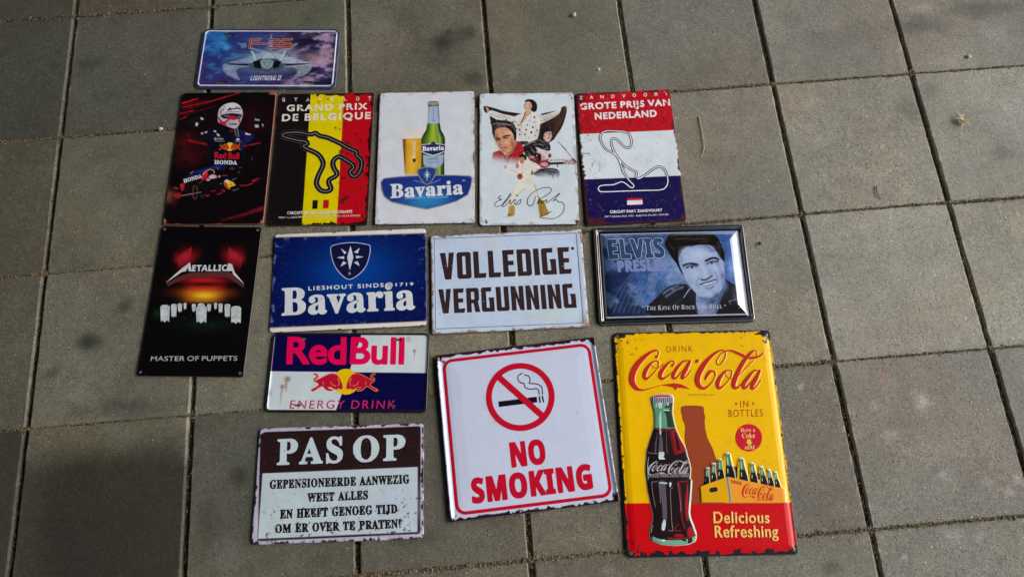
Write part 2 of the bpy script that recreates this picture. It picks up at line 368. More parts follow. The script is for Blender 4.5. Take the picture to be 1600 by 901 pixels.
def build_joint_sand():
    """crumbs of sand washed into the joints: crumbs countless, one object"""
    h = np.random.default_rng(77); V, Fc, Cc = [], [], []; b = 0
    oct_v = np.array([(1, 0, 0), (-1, 0, 0), (0, 1, 0), (0, -1, 0), (0, 0, 1), (0, 0, -1)], float)
    oct_f = [(0, 2, 4), (2, 1, 4), (1, 3, 4), (3, 0, 4), (2, 0, 5), (1, 2, 5), (3, 1, 5), (0, 3, 5)]
    def crumb(x, y, z, s, col):
        nonlocal b
        q = oct_v * s * (0.6 + 0.8 * h.random((6, 1))) * np.array([1, 1, .7])
        V.append(q + np.array([x, y, z])); Cc.append(np.tile(col, (6, 1)))
        Fc.extend([[i + b for i in f] for f in oct_f]); b += 6
    sandc = np.array([.20, .155, .085])
    for r in range(-1, 6):                                           # tight joints, filled almost flush
        dens = {-1: 500, 0: 900, 1: 1300, 2: 1500, 3: 1300, 4: 1100, 5: 500}[r]
        for _ in range(int(dens * 4.2)):
            x = h.uniform(-.35, 2.4); y = -r * TS + h.normal(0, .0024)
            amp = .25 + 1.1 * vnoise(np.array(x), np.array(r * 1.0), .16, 9)
            if h.random() > amp: continue
            br = h.random()
            col = sandc * h.uniform(.35, 1.5) if br < .8 else np.array([.36, .31, .22]) * h.uniform(.7, 1)
            if br > .96: col = np.array([.03, .025, .02])
            crumb(x, y, -.0013 + h.normal(0, .0006), h.uniform(.0007, .0021), col)
        xs = np.arange(-.4, 2.4, .0025); k = len(xs)                 # the packed sand itself, a lumpy ribbon
        m = vnoise(xs, xs * 0 + r, .16, 9); q = vnoise(xs, xs * 0 + r, .006, 13)
        cc = sandc * (.25 + .75 * q[:, None]) * (.35 + .8 * m[:, None])
        for s_ in (-1, 0, 1):
            V.append(np.c_[xs, -r * TS + s_ * (.0017 + .0012 * q), -.0022 + .0009 * q - .0006 * abs(s_)]); Cc.append(cc)
        for a_ in (0, 1): Fc.extend([[b + a_ * k + i, b + a_ * k + i + 1, b + (a_ + 1) * k + i + 1, b + (a_ + 1) * k + i] for i in range(k - 1)])
        b += 3 * k
    for c in range(-1, 8):                                           # open joints, dark earth low down
        for _ in range(2200):
            y = h.uniform(-1.5, .3); x = c * TS + h.uniform(-.0042, .0042)
            col = sandc * h.uniform(.25, 1.1)
            crumb(x, y, -.0062 + h.normal(0, .0012), h.uniform(.0010, .0022), col)
        for r in range(-1, 6):                                       # plugs of sand at the crossings
            for _ in range(45):
                crumb(c * TS + h.normal(0, .0034), -r * TS + h.normal(0, .0040), -.004 + h.normal(0, .0018), h.uniform(.001, .0022), sandc * h.uniform(.35, 1.2))
    for _ in range(2200):                                            # loose grit on the slabs
        x, y = h.uniform(-.2, 2.15), h.uniform(-1.35, .1)
        s = h.uniform(.0004, .0011)
        crumb(x, y, s * .3 - .0006, s, (np.array([.45, .42, .36]) if h.random() < .6 else np.array([.03, .028, .025])) * h.uniform(.6, 1.1))
    o = new_obj('joint_sand', np.vstack(V), Fc, M_SAND, None, np.vstack(Cc), False)
    o['kind'] = 'stuff'; o['label'] = 'sandy grit lying in the joints of the paving'
M_SAND = mat_paint('sand_grain', 0.85, 0.2, 0.2)
build_joint_sand()

# ------------------------------------------------------------------ unseen roof added to shade the paving: daylight comes in under its right-hand eave
def build_shade_roof():
    ca, sa = math.cos(math.radians(-8)), math.sin(math.radians(-8))
    V, Fc = [], []
    def box(x0, x1, y0, y1, z0, z1):
        b = len(V)
        for z in (z0, z1):
            for x, y in ((x0, y0), (x1, y0), (x1, y1), (x0, y1)): V.append((1.0 + x * ca - y * sa, -.6 + x * sa + y * ca, z))
        Fc.extend([(b, b + 3, b + 2, b + 1), (b + 4, b + 5, b + 6, b + 7)] + [(b + k, b + (k + 1) % 4, b + 4 + (k + 1) % 4, b + 4 + k) for k in range(4)])
    box(-12, EAVE, -11, 11, 2.45, 2.50)
    for y in np.arange(-10, 11, 1.0): box(-12, EAVE - .02, y - .04, y + .04, 2.30, 2.449)      # rafters
    o = new_obj('roof', V, Fc, mat_plain('roof_boards', (0.16, 0.12, 0.085), 0.8, nscale=8), None, None, False)
    o['kind'] = 'structure'; o['label'] = 'unseen roof on rafters added to shade the paving'
EAVE = 2.0
build_shade_roof()
# ------------------------------------------------------------------ letter outlines (advance, contours; 200 units to the em)
GLY = {
'B': {
'-': (65, '57 53 8 53 8 35 57 35'),
'.': (44, '22 22 14 20 11 15 10 10 12 3 17 -1 22 -2 29 1 33 5 34 10 33 15 29 20'),
'/': (56, '2 -2 16 -2 55 138 41 138'),
'1': (100, '60 136 40 136 40 0 60 0'),
'2': (100, '93 19 41 19 63 46 70 57 80 77 83 86 83 96 82 106 79 115 75 123 69 129 61 134 52 137 42 138 28 136 19 132 10 125 10 101 19 110 28 116 36 119 46 118 51 117 59 110 63 100 64 93 62 81 54 64 42 46 7 1 7 0 93 0'),
'5': (100, '81 136 20 136 20 65 32 67 43 67 52 64 59 60 64 55 67 49 68 41 67 36 62 26 52 19 46 17 36 17 27 19 18 22 10 27 10 7 24 1 33 -1 43 -2 54 -1 63 2 71 7 78 14 83 22 86 31 88 42 86 52 83 62 78 70 70 76 61 81 50 84 38 85 38 119 81 119'),
'7': (100, '98 136 10 136 10 118 69 118 19 6 36 -2'),
'9': (100, '37 -2 51 8 62 19 72 32 81 45 87 60 91 74 92 88 91 100 88 111 83 120 76 128 68 133 59 137 49 138 39 137 30 134 22 129 16 122 11 115 8 106 7 98 8 89 11 80 16 73 22 67 29 62 37 59 49 58 58 60 67 64 61 49 50 34 35 19 25 13|27 98 29 108 35 115 44 119 54 119 63 114 70 106 72 95 71 84 58 78 50 77 45 77 40 79 32 85 27 93'),
'A': (133, '72 137 59 137 0 0 20 0 37 40 95 40 113 0 133 0|65 107 87 58 45 58'),
'B': (113, '15 0 62 0 75 1 86 4 95 9 101 15 105 22 108 29 109 36 108 44 106 51 102 57 97 62 91 66 76 72 86 78 93 86 95 91 97 102 96 109 93 116 89 123 83 128 76 133 66 135 55 136 15 136|35 119 60 118 70 115 75 108 76 100 74 89 71 85 62 80 55 78 35 78|35 60 66 60 79 56 83 53 88 44 88 35 84 26 80 23 75 20 68 18 35 18'),
'C': (142, '131 127 109 135 97 137 84 138 67 136 51 131 37 123 25 112 17 99 11 83 10 66 11 53 15 40 22 27 33 16 46 7 63 0 83 -2 107 1 121 5 133 10 133 32 119 24 98 18 85 16 72 17 60 21 50 27 41 35 35 44 31 55 30 68 31 80 35 91 41 101 50 109 60 115 71 119 84 120 97 119 111 116 131 106'),
'D': (150, '15 0 68 0 87 2 102 7 116 16 126 27 134 39 139 53 141 68 139 82 135 96 128 109 118 120 105 129 88 134 68 136 15 136|35 119 65 119 80 117 93 114 103 108 111 100 116 90 120 80 121 68 120 60 118 51 113 41 106 32 96 25 83 20 66 18 35 18'),
'E': (100, '92 136 15 136 15 0 94 0 94 18 35 18 35 60 90 60 90 78 35 78 35 119 92 119'),
'F': (94, '88 136 15 136 15 0 35 0 35 63 88 63 88 81 35 81 35 119 88 119'),
'G': (148, '135 67 89 67 89 50 115 50 115 22 94 17 85 16 72 17 60 21 50 27 42 35 35 44 32 56 30 68 32 80 35 91 42 101 50 109 59 115 71 119 83 120 104 118 118 113 132 107 132 127 109 135 96 137 83 138 66 136 50 131 37 123 26 112 17 99 12 84 10 67 12 51 17 36 25 23 36 13 50 5 65 0 83 -2 105 0 120 4 135 9'),
'H': (146, '131 136 111 136 111 77 35 77 35 136 15 136 15 0 35 0 35 59 111 59 111 0 131 0'),
'I': (50, '35 136 15 136 15 0 35 0'),
'J': (50, '35 136 15 136 15 4 14 -11 13 -17 10 -22 6 -25 0 -27 -12 -27 -9 -46 8 -45 17 -42 24 -37 29 -30 32 -22 34 -12 35 -2'),
'K': (131, '57 72 116 136 92 136 35 74 35 136 15 136 15 0 35 0 35 67 104 0 131 0'),
'L': (98, '34 136 15 136 15 0 96 0 96 18 34 18'),
'M': (156, '142 136 124 136 78 80 33 136 15 136 15 0 34 0 34 106 77 53 80 53 122 106 122 0 142 0'),
'N': (156, '141 136 123 136 123 31 30 136 15 136 15 0 33 0 33 105 124 0 141 0'),
'O': (165, '9 68 11 53 16 38 24 25 34 14 48 6 64 0 82 -2 100 0 117 6 130 14 141 25 149 38 154 53 156 68 154 84 149 99 141 112 130 123 116 131 100 136 82 138 64 136 48 131 35 123 24 112 16 99 11 84|29 68 31 81 34 92 40 101 49 109 58 115 70 119 82 120 95 119 106 115 116 109 124 101 130 92 134 81 135 68 134 56 130 45 124 35 116 27 106 21 95 18 82 16 70 18 58 21 49 27 40 35 34 45 31 56'),
'P': (102, '14 136 14 0 34 0 34 59 66 60 77 63 85 67 92 73 96 80 99 88 100 97 99 106 97 114 92 122 86 128 78 132 68 135 57 136|34 119 63 118 73 114 78 106 80 98 79 93 75 84 71 81 62 77 34 77'),
'Q': (165, '99 0 113 4 125 10 135 19 144 29 151 41 155 54 156 68 154 84 149 99 141 112 130 123 116 131 101 136 84 138 66 136 50 132 36 124 25 113 16 100 11 85 9 68 10 54 14 41 21 29 29 19 40 10 52 4 66 0 92 -16 112 -24 133 -28 151 -10 138 -11 125 -9|83 120 96 119 107 115 117 109 125 101 131 91 134 80 136 68 135 56 131 45 125 36 117 28 107 22 96 18 84 16 69 18 57 22 47 28 39 36 34 46 30 56 29 68 30 77 33 87 38 97 45 106 55 113 68 118'),
'R': (121, '15 136 15 0 35 0 35 59 47 59 52 58 61 52 72 39 97 0 121 0 86 52 72 65 78 68 87 75 93 86 94 92 95 98 94 108 91 116 86 123 79 129 71 133 61 136|35 120 55 119 61 118 70 112 74 104 74 94 71 85 67 82 62 79 56 77 35 77'),
'S': (92, '80 129 71 133 58 137 49 138 39 137 30 135 23 131 16 125 12 119 9 111 8 102 11 88 20 77 31 68 55 52 64 44 67 33 65 26 60 20 51 16 45 16 39 16 28 20 18 26 9 36 9 11 19 5 35 -1 47 -2 56 -1 64 2 71 6 77 12 81 19 84 26 85 35 82 51 74 63 62 72 38 87 29 95 26 104 27 108 31 115 38 119 48 121 56 120 65 117 80 106'),
'T': (121, '117 136 3 136 3 119 51 119 51 0 70 0 70 119 117 119'),
'U': (142, '130 136 110 136 110 52 109 42 106 34 101 27 91 20 81 17 69 16 60 17 51 20 43 25 36 33 33 40 32 50 32 136 12 136 12 52 14 37 18 25 25 15 35 8 45 2 57 -1 69 -2 85 0 99 3 110 9 119 18 125 28 128 40 130 54'),
'V': (121, '121 136 101 136 61 41 20 136 0 136 59 -1 63 -1'),
'X': (142, '137 136 114 136 71 84 28 136 5 136 59 71 0 0 24 0 71 56 118 0 141 0 83 71'),
'Y': (121, '60 89 24 136 0 136 51 72 51 0 70 0 70 72 121 136 97 136'),
'Z': (129, '90 119 3 0 126 0 126 18 39 18 126 136 9 136 9 119'),
'a': (85, '82 16 74 11 71 12 70 13 69 70 66 77 62 82 57 86 51 89 44 91 31 91 18 88 7 79 7 60 19 70 31 75 40 75 46 72 50 67 51 63 52 54 23 44 13 37 9 33 6 27 6 15 10 7 13 3 22 -1 31 -2 41 1 51 7 53 3 57 0 62 -2 69 -1 82 5|52 18 45 13 41 11 36 11 30 12 24 18 23 23 24 28 26 31 34 37 52 44'),
'c': (88, '79 85 61 91 53 92 42 90 32 87 24 82 17 75 12 66 9 55 8 43 9 32 13 23 18 14 25 8 33 3 43 -1 54 -2 66 -1 81 3 81 21 70 17 60 15 49 16 43 18 37 21 33 25 29 31 27 37 26 45 29 59 32 64 36 69 41 72 47 74 60 75 71 71 79 66'),
'd': (102, '90 136 72 136 72 88 64 91 54 92 43 90 33 87 25 82 18 75 13 67 10 58 9 47 10 35 13 25 18 16 24 9 32 4 42 1 52 0 90 0|72 15 46 16 40 18 35 21 31 26 27 37 28 52 30 59 33 65 37 69 43 73 49 75 56 76 63 75 72 72'),
'e': (96, '88 26 70 17 61 15 49 16 43 17 38 20 34 24 28 35 26 42 89 42 88 55 86 67 81 76 76 83 68 88 60 91 50 92 40 91 31 87 23 82 17 75 12 67 9 57 8 46 9 36 12 26 17 17 23 9 31 3 41 0 52 -2 64 -1 74 2 88 9|26 54 30 65 36 72 45 76 51 76 56 76 64 72 69 64 72 54'),
'f': (50, '59 136 53 138 42 138 37 137 29 133 20 123 17 115 15 103 14 90 2 90 2 74 14 74 14 0 32 0 32 74 48 74 48 90 32 90 33 109 38 116 41 119 51 121 59 119'),
'g': (85, '84 90 37 89 29 87 22 84 16 79 12 73 9 67 8 59 10 48 12 44 16 38 28 31 19 26 14 20 14 16 15 12 23 6 11 2 7 -1 4 -5 0 -13 1 -25 4 -31 9 -36 15 -40 23 -43 31 -45 52 -45 61 -43 69 -40 75 -36 80 -31 83 -25 83 -13 80 -4 76 0 65 6 36 14 31 17 30 19 32 23 36 25 54 29 61 32 69 38 74 50 75 60 72 68 66 76 84 76|59 59 59 55 56 48 50 43 42 42 38 42 30 45 26 51 24 58 26 65 31 71 38 74 42 74 49 73 55 68 59 62|67 -19 66 -22 62 -27 54 -31 42 -32 30 -31 22 -27 17 -22 17 -18 17 -15 21 -9 28 -6 37 -4 48 -5 58 -8 63 -11 66 -14'),
'h': (100, '30 136 12 136 12 0 30 0 30 64 37 71 43 75 52 77 57 77 64 73 68 66 70 61 70 0 88 0 88 55 87 65 85 73 81 80 77 85 71 89 64 91 57 92 45 89 37 84 30 78'),
'i': (44, '31 90 13 90 13 0 31 0|33 117 32 122 29 125 22 128 15 125 12 122 11 117 12 112 15 109 22 106 29 109 32 112'),
'k': (96, '92 90 71 90 31 46 76 0 100 0 54 46|30 136 12 136 12 0 30 0'),
'l': (44, '31 136 13 136 13 0 31 0'),
'n': (100, '30 90 12 90 12 0 30 0 30 64 37 71 43 75 52 77 57 77 64 73 68 66 70 61 70 0 88 0 87 65 85 73 81 80 76 85 71 89 64 91 57 92 45 89 37 84 30 78'),
'o': (110, '55 92 44 90 33 87 25 82 17 75 12 66 8 56 7 46 8 34 12 24 17 15 24 8 33 3 43 -1 55 -2 66 -1 77 3 86 8 93 15 99 24 102 34 103 46 102 57 98 67 93 75 86 82 77 87 66 90|54 76 62 75 68 73 74 69 79 65 82 59 84 53 85 46 84 38 82 31 79 25 74 20 69 17 62 15 54 14 47 15 41 17 36 21 31 25 28 31 26 38 25 46 26 53 28 59 32 65 36 69 41 73 48 75'),
'p': (100, '29 2 37 -1 47 -2 58 -1 68 3 76 8 83 15 88 23 92 33 93 44 92 56 89 66 83 75 76 81 67 86 55 89 11 90 11 -46 29 -46|29 74 53 73 60 71 65 68 69 64 72 58 75 44 74 37 72 31 69 25 64 21 59 17 53 15 44 14 36 16 29 18'),
'r': (79, '14 90 14 0 32 0 32 47 32 53 36 64 44 72 48 74 53 75 63 71 70 66 79 81 67 90 61 91 54 91 47 88 43 85 32 69 32 90'),
's': (77, '65 84 53 89 38 92 25 89 15 83 12 79 9 73 9 67 11 58 17 50 48 29 51 24 50 21 48 17 43 15 38 14 31 15 22 18 8 26 8 6 22 1 39 -2 53 1 63 8 66 12 68 18 69 25 68 32 66 35 55 46 31 62 27 68 28 72 31 74 39 76 52 73 65 67'),
't': (67, '33 108 0 76 0 74 16 74 16 26 18 14 21 8 25 4 31 1 37 -1 47 -2 57 0 66 4 66 21 55 15 46 14 39 16 35 20 33 28 33 74 62 74 62 90 33 90'),
'u': (100, '87 0 87 90 70 90 70 26 61 17 55 14 48 13 43 13 36 17 33 20 30 28 30 90 12 90 12 34 13 25 15 17 18 10 23 5 29 1 36 -1 47 -1 55 1 63 5 70 11 70 0'),
'v': (88, '41 -2 47 -2 87 90 68 90 44 35 20 90 1 90'),
'x': (100, '97 90 75 90 49 59 22 90 0 90 38 46 0 0 22 0 49 32 77 0 100 0 60 46'),
},
'N': {
'A': (93, '0 0 34 96 59 96 93 0 71 0 64 23 29 23 22 0|34 40 59 40 46 81'),
'B': (90, '12 0 12 96 52 95 65 93 74 89 78 84 80 79 81 72 80 65 76 56 71 53 66 50 72 48 77 45 82 37 83 24 81 18 78 12 74 7 68 4 57 1|32 58 49 58 55 60 58 63 60 66 60 70 59 74 56 77 52 78 32 79|32 17 50 17 57 19 60 23 62 27 62 33 60 36 57 39 52 41 32 42'),
'C': (86, '51 -1 39 0 32 2 24 7 17 13 14 19 10 29 8 40 8 52 10 63 13 73 16 79 23 87 31 93 38 95 55 97 67 95 81 91 74 74 59 80 47 80 41 77 37 74 33 69 31 63 29 52 30 36 33 27 38 20 46 16 54 16 65 17 77 21 77 4 65 0'),
'D': (99, '12 0 12 96 42 96 54 95 65 92 74 87 82 80 85 75 88 68 91 57 92 49 90 36 85 20 81 16 74 9 58 2 46 0|32 17 49 17 56 19 61 23 65 27 68 33 71 48 69 60 65 69 61 74 56 77 47 79 32 79'),
'E': (75, '12 0 12 96 67 96 67 79 32 79 32 58 65 58 65 42 32 42 32 17 67 17 67 0'),
'F': (74, '12 0 12 96 67 96 67 79 32 79 32 55 65 55 65 38 32 38 32 0'),
'G': (97, '52 -1 41 0 31 3 23 8 16 15 12 24 9 35 8 48 9 60 12 71 17 80 25 87 31 91 41 95 49 97 60 97 71 96 86 91 80 75 71 78 63 80 53 80 46 78 41 75 35 69 31 63 29 56 29 40 31 31 34 25 38 21 43 18 54 16 67 17 67 37 48 37 48 54 87 54 87 4 68 0'),
'H': (103, '12 0 12 96 32 96 32 58 70 58 70 96 91 96 91 0 70 0 70 41 32 41 32 0'),
'I': (52, '4 0 4 12 16 17 16 79 4 84 4 96 48 96 48 84 36 79 36 17 48 12 48 0'),
'J': (44, '2 -28 -10 -27 -10 -10 -1 -11 5 -10 9 -7 12 -1 12 96 32 96 32 6 31 -6 27 -16 22 -22 14 -26'),
'K': (89, '12 0 12 96 32 96 32 52 66 96 89 96 55 53 89 0 66 0 41 40 32 34 32 0'),
'L': (76, '12 0 12 96 32 96 32 17 71 17 71 0'),
'M': (127, '12 0 12 96 40 96 62 23 87 96 115 96 115 0 96 0 97 75 71 0 53 0 30 75 30 0'),
'N': (109, '12 0 12 96 38 96 79 24 79 96 97 96 97 0 71 0 30 73 30 0'),
'O': (107, '53 -1 41 0 34 2 28 5 20 11 16 16 11 25 9 36 8 48 9 60 11 71 16 80 20 85 28 91 34 94 41 96 54 97 66 96 73 94 79 91 87 85 91 80 96 71 98 60 99 48 98 36 96 25 91 16 87 11 79 5 73 2 66 0|53 16 63 17 68 20 72 24 76 33 78 48 76 63 72 72 66 78 60 80 54 80 47 80 41 78 35 72 30 60 29 48 31 33 35 24 41 19 47 16'),
'P': (84, '12 0 12 96 52 95 61 93 67 90 74 83 78 73 78 61 74 48 67 41 58 36 49 34 32 34 32 0|32 51 46 51 51 53 55 57 57 61 57 69 56 72 52 77 46 79 32 79'),
'R': (89, '12 0 12 96 50 95 59 94 66 91 71 87 75 81 78 75 78 64 76 57 72 51 67 45 60 42 89 0 66 0 43 37 32 37 32 0|32 53 47 54 55 58 58 65 57 70 55 74 48 78 32 79'),
'S': (74, '33 -1 21 0 6 4 6 23 25 17 37 16 42 16 46 18 48 22 49 26 48 30 45 33 22 46 13 54 10 59 8 65 8 77 12 85 16 90 21 94 36 97 50 96 68 91 62 75 47 80 36 80 32 79 29 76 27 72 28 68 32 63 55 50 63 43 67 38 68 33 68 20 64 11 57 4 46 0'),
'T': (78, '29 0 29 79 3 79 3 96 75 96 75 79 49 79 49 0'),
'U': (102, '50 -1 40 -1 28 4 21 8 15 18 12 25 11 34 11 96 32 96 32 37 33 28 34 24 38 19 44 17 51 16 58 17 62 18 67 23 69 29 70 37 70 96 90 96 90 31 87 18 81 10 73 3 64 0'),
'V': (87, '33 0 0 96 21 96 39 37 44 18 49 39 67 96 87 96 55 0'),
'W': (130, '24 0 0 96 20 96 33 39 37 18 41 42 55 96 75 96 89 40 93 18 98 44 110 96 130 96 105 0 82 0 69 51 65 73 61 51 48 0'),
'Y': (84, '32 0 32 37 0 96 22 96 42 56 62 96 84 96 52 37 52 0'),
},
'S': {
'A': (87, '-2 0 -2 4 4 5 8 12 41 93 45 93 79 14 83 6 89 4 89 0 46 0 46 4 53 5 56 8 56 12 51 26 21 26 16 14 15 8 18 5 26 4 26 0|23 32 48 32 35 64'),
'B': (89, '3 0 3 3 12 6 14 11 15 74 13 84 9 87 3 88 3 91 53 91 68 87 73 84 76 80 79 76 79 70 77 62 75 58 68 53 57 49 70 46 75 43 82 36 83 31 83 23 82 17 79 11 74 7 68 4 57 1|36 50 43 51 50 52 53 54 56 59 57 69 56 78 53 84 49 86 40 86 37 84|44 5 53 6 58 11 60 20 60 31 58 38 54 43 48 45 36 46 37 10 39 6'),
'C': (94, '51 -2 40 -1 31 2 22 8 13 18 8 27 6 38 6 53 8 64 11 70 17 78 25 85 34 90 44 93 55 93 63 91 78 87 82 89 84 93 87 93 87 62 84 62 79 71 71 81 66 85 59 88 53 89 47 88 41 85 37 81 33 74 29 57 29 35 31 25 34 18 38 12 42 8 48 6 58 5 67 7 74 10 80 15 86 21 89 18 81 8 70 2 64 -1'),
'D': (99, '4 0 4 3 12 5 14 8 15 11 15 75 13 84 9 87 3 88 3 91 44 91 57 90 73 85 81 79 90 67 93 52 93 33 90 23 85 15 78 8 69 4 58 1 46 0|44 5 54 7 60 10 64 15 67 22 69 30 70 46 70 57 68 66 65 73 62 79 57 83 51 86 45 87 40 86 38 85 36 77 37 11 38 6'),
'E': (88, '3 0 3 3 9 4 13 7 15 16 15 80 12 86 3 88 3 91 80 91 80 64 77 64 73 76 70 80 66 83 57 85 50 86 41 86 37 84 37 79 37 49 46 50 51 53 55 59 58 69 61 69 61 24 57 24 55 35 51 41 46 44 37 44 37 13 37 8 41 6 51 6 63 8 68 10 74 15 78 20 82 29 86 29 80 0'),
'F': (81, '3 0 3 3 12 6 14 11 15 75 13 84 9 86 3 88 3 91 79 91 79 64 75 64 71 77 68 81 64 83 56 86 46 86 39 86 37 83 36 49 45 50 50 53 54 59 57 69 60 69 60 24 57 24 54 35 50 41 45 44 36 45 37 9 41 5 51 3 51 0'),
'G': (102, '54 -2 42 -1 31 2 22 8 13 18 9 27 6 38 6 54 9 64 11 70 17 79 25 85 34 90 44 93 54 93 64 91 78 87 81 89 84 93 87 93 87 62 84 62 79 72 72 80 66 85 59 88 53 89 47 88 42 85 37 81 34 75 30 57 29 40 30 29 33 21 36 13 40 8 46 5 52 3 61 3 66 5 68 10 69 26 68 31 64 35 55 36 55 40 100 40 100 36 93 35 90 32 89 6 74 1'),
'H': (105, '3 0 3 3 10 5 13 7 15 16 15 79 14 83 12 85 3 88 3 91 48 91 48 88 40 86 37 82 36 50 68 50 68 82 65 86 56 88 56 91 101 91 101 88 95 87 92 84 90 76 90 13 92 7 95 5 101 3 101 0 56 0 56 3 64 5 68 9 68 44 36 44 37 9 41 5 48 3 48 0'),
'I': (52, '3 0 3 3 9 5 13 7 15 15 15 81 14 84 12 86 3 88 3 91 49 91 49 88 40 86 38 84 37 81 37 15 37 10 39 7 42 5 49 3 49 0'),
'J': (66, '22 -13 13 -12 6 -8 1 -3 -1 3 0 8 2 12 6 14 10 15 15 13 18 9 18 3 15 -4 16 -7 21 -8 26 -7 28 -5 29 0 29 79 27 85 23 87 16 88 16 91 63 91 63 88 55 86 53 84 51 80 51 18 49 3 46 -3 41 -7 36 -11 30 -12'),
'K': (102, '3 0 3 3 10 5 13 7 15 16 15 79 14 83 12 86 3 88 3 91 48 91 48 88 40 86 37 82 37 47 69 80 70 84 69 86 64 87 58 88 58 91 97 91 97 88 88 86 77 80 54 57 93 8 98 5 104 3 104 0 56 0 56 3 65 4 67 6 66 8 40 43 37 40 37 11 40 6 48 3 48 0'),
'L': (85, '3 0 3 3 10 5 13 7 15 16 15 79 12 85 10 87 3 88 3 91 50 91 50 88 40 86 38 84 37 81 37 9 39 6 45 6 57 6 65 9 74 16 82 31 85 31 80 0'),
'M': (127, '3 0 3 3 9 5 13 7 15 16 15 81 12 86 3 88 3 91 37 91 63 28 90 91 123 91 123 88 117 86 114 84 112 76 112 12 115 5 123 3 123 0 79 0 79 3 88 6 91 12 91 80 58 0 54 0 21 78 21 12 24 6 27 4 34 3 34 0'),
'N': (99, '81 -2 21 70 22 10 24 6 33 3 33 0 4 0 4 3 10 4 13 6 15 10 15 16 15 78 8 86 4 88 4 91 31 91 78 34 78 81 77 84 74 86 66 88 66 91 96 91 96 88 87 86 85 81 84 -2'),
'O': (105, '52 -2 41 -1 34 1 25 7 19 12 13 20 9 27 7 34 6 46 6 54 9 64 13 71 19 79 27 86 34 90 42 92 53 93 61 93 71 90 78 86 86 80 91 74 96 65 99 54 100 46 99 37 96 27 91 17 86 12 80 7 71 1 61 -1|53 2 59 3 64 6 68 10 72 16 74 24 76 46 74 66 70 78 63 85 58 88 52 89 46 88 41 85 37 81 33 75 31 67 29 46 30 29 32 21 35 13 42 6 47 3'),
'P': (84, '3 0 3 3 10 5 13 7 15 16 15 79 14 83 12 85 3 88 3 91 56 91 67 88 74 84 80 76 82 68 80 57 76 50 68 45 61 42 53 41 36 41 37 9 41 5 48 3 48 0|36 46 50 47 54 51 57 56 58 66 57 76 54 83 49 85 40 86 37 83'),
'R': (95, '3 0 3 3 10 5 13 7 15 16 15 79 14 83 12 85 3 88 3 91 54 91 67 88 76 83 80 79 83 73 83 67 82 58 80 55 73 49 63 45 88 8 92 4 96 3 96 0 68 0 40 42 36 42 37 11 40 6 48 3 48 0|36 47 51 48 56 52 59 57 61 67 59 77 58 80 53 85 42 86 38 85 37 83'),
'S': (78, '9 -2 9 32 12 32 16 20 20 12 24 8 31 4 39 3 47 4 53 8 56 16 55 23 50 29 24 43 14 52 11 59 10 66 11 75 13 81 21 89 31 93 42 93 60 89 63 90 64 93 68 93 68 64 64 64 61 74 55 81 50 86 44 88 35 89 29 86 25 82 24 76 25 71 30 65 59 50 68 42 71 35 72 27 71 20 68 12 60 4 49 -1 34 -2 17 2 14 1 12 -2'),
'T': (85, '18 0 18 3 25 4 28 6 31 12 31 87 22 86 15 82 9 75 6 64 2 64 2 91 82 91 82 63 79 63 76 75 69 82 60 86 53 87 53 12 55 6 58 4 66 3 66 0'),
'V': (86, '42 -3 8 78 4 85 -3 88 -3 91 42 91 42 88 35 87 32 86 31 81 52 29 71 80 70 86 67 87 60 88 60 91 88 91 88 88 82 86 78 80 46 -3'),
'W': (122, '34 -2 6 81 2 86 -3 88 -3 91 36 91 36 88 31 87 29 86 28 80 45 31 60 71 55 84 52 87 46 88 46 91 88 91 88 88 80 86 79 82 95 33 110 80 109 85 106 87 101 88 101 91 125 91 125 88 119 85 116 77 89 -2 86 -2 63 62 38 -2'),
'Z': (88, '4 0 4 2 55 86 36 86 25 83 18 76 12 63 9 63 11 91 81 91 81 89 31 6 52 6 65 9 70 12 74 17 79 25 81 33 85 33 81 0'),
'a': (69, '51 -2 44 0 41 3 40 7 32 1 22 -2 12 0 6 5 4 9 4 15 6 20 8 24 18 30 40 38 39 54 37 57 31 59 24 58 21 56 25 47 24 43 22 40 15 38 10 40 7 44 7 50 9 55 14 59 26 63 40 63 49 61 53 58 56 55 58 45 59 8 61 7 64 8 66 6 60 0|30 7 36 9 40 13 40 34 32 31 27 26 25 24 24 17 24 12 27 8'),
'e': (60, '31 -2 21 0 15 3 11 8 6 18 4 31 6 44 11 54 16 58 21 62 31 64 43 61 50 56 53 51 55 45 57 33 23 33 25 21 27 17 32 10 40 8 46 10 54 17 57 15 47 3 40 -1|23 38 40 38 40 51 39 55 37 58 34 59 30 59 26 56 24 50'),
'i': (40, '20 72 16 73 13 75 11 78 10 82 11 87 13 90 17 92 20 93 24 92 27 90 30 86 30 82 29 78 27 75 25 73|4 0 4 3 7 4 9 6 10 11 10 54 9 57 4 59 4 62 30 62 30 9 31 5 36 3 36 0'),
'k': (72, '3 0 3 3 7 4 9 6 10 11 10 82 9 86 4 88 4 91 30 91 30 34 46 51 48 54 49 56 47 58 41 59 41 62 69 62 69 59 65 58 59 55 44 42 70 6 75 3 75 0 42 0 42 3 47 4 48 8 33 29 30 27 30 9 31 5 36 3 36 0'),
'o': (67, '34 -2 22 0 13 7 9 12 6 18 4 31 6 43 9 50 13 55 22 62 34 64 45 62 51 58 56 54 61 44 63 31 61 18 56 8 51 3 45 0|34 2 39 4 42 9 43 16 44 31 43 44 42 54 39 58 34 60 29 59 26 54 24 44 23 31 24 16 25 9 28 4'),
'r': (57, '4 0 4 3 7 4 9 6 10 11 10 54 9 57 4 59 4 62 29 62 29 50 35 58 41 63 48 64 54 62 56 59 58 54 57 50 55 46 52 45 47 45 44 46 40 51 37 52 33 49 30 43 30 8 32 5 39 3 39 0'),
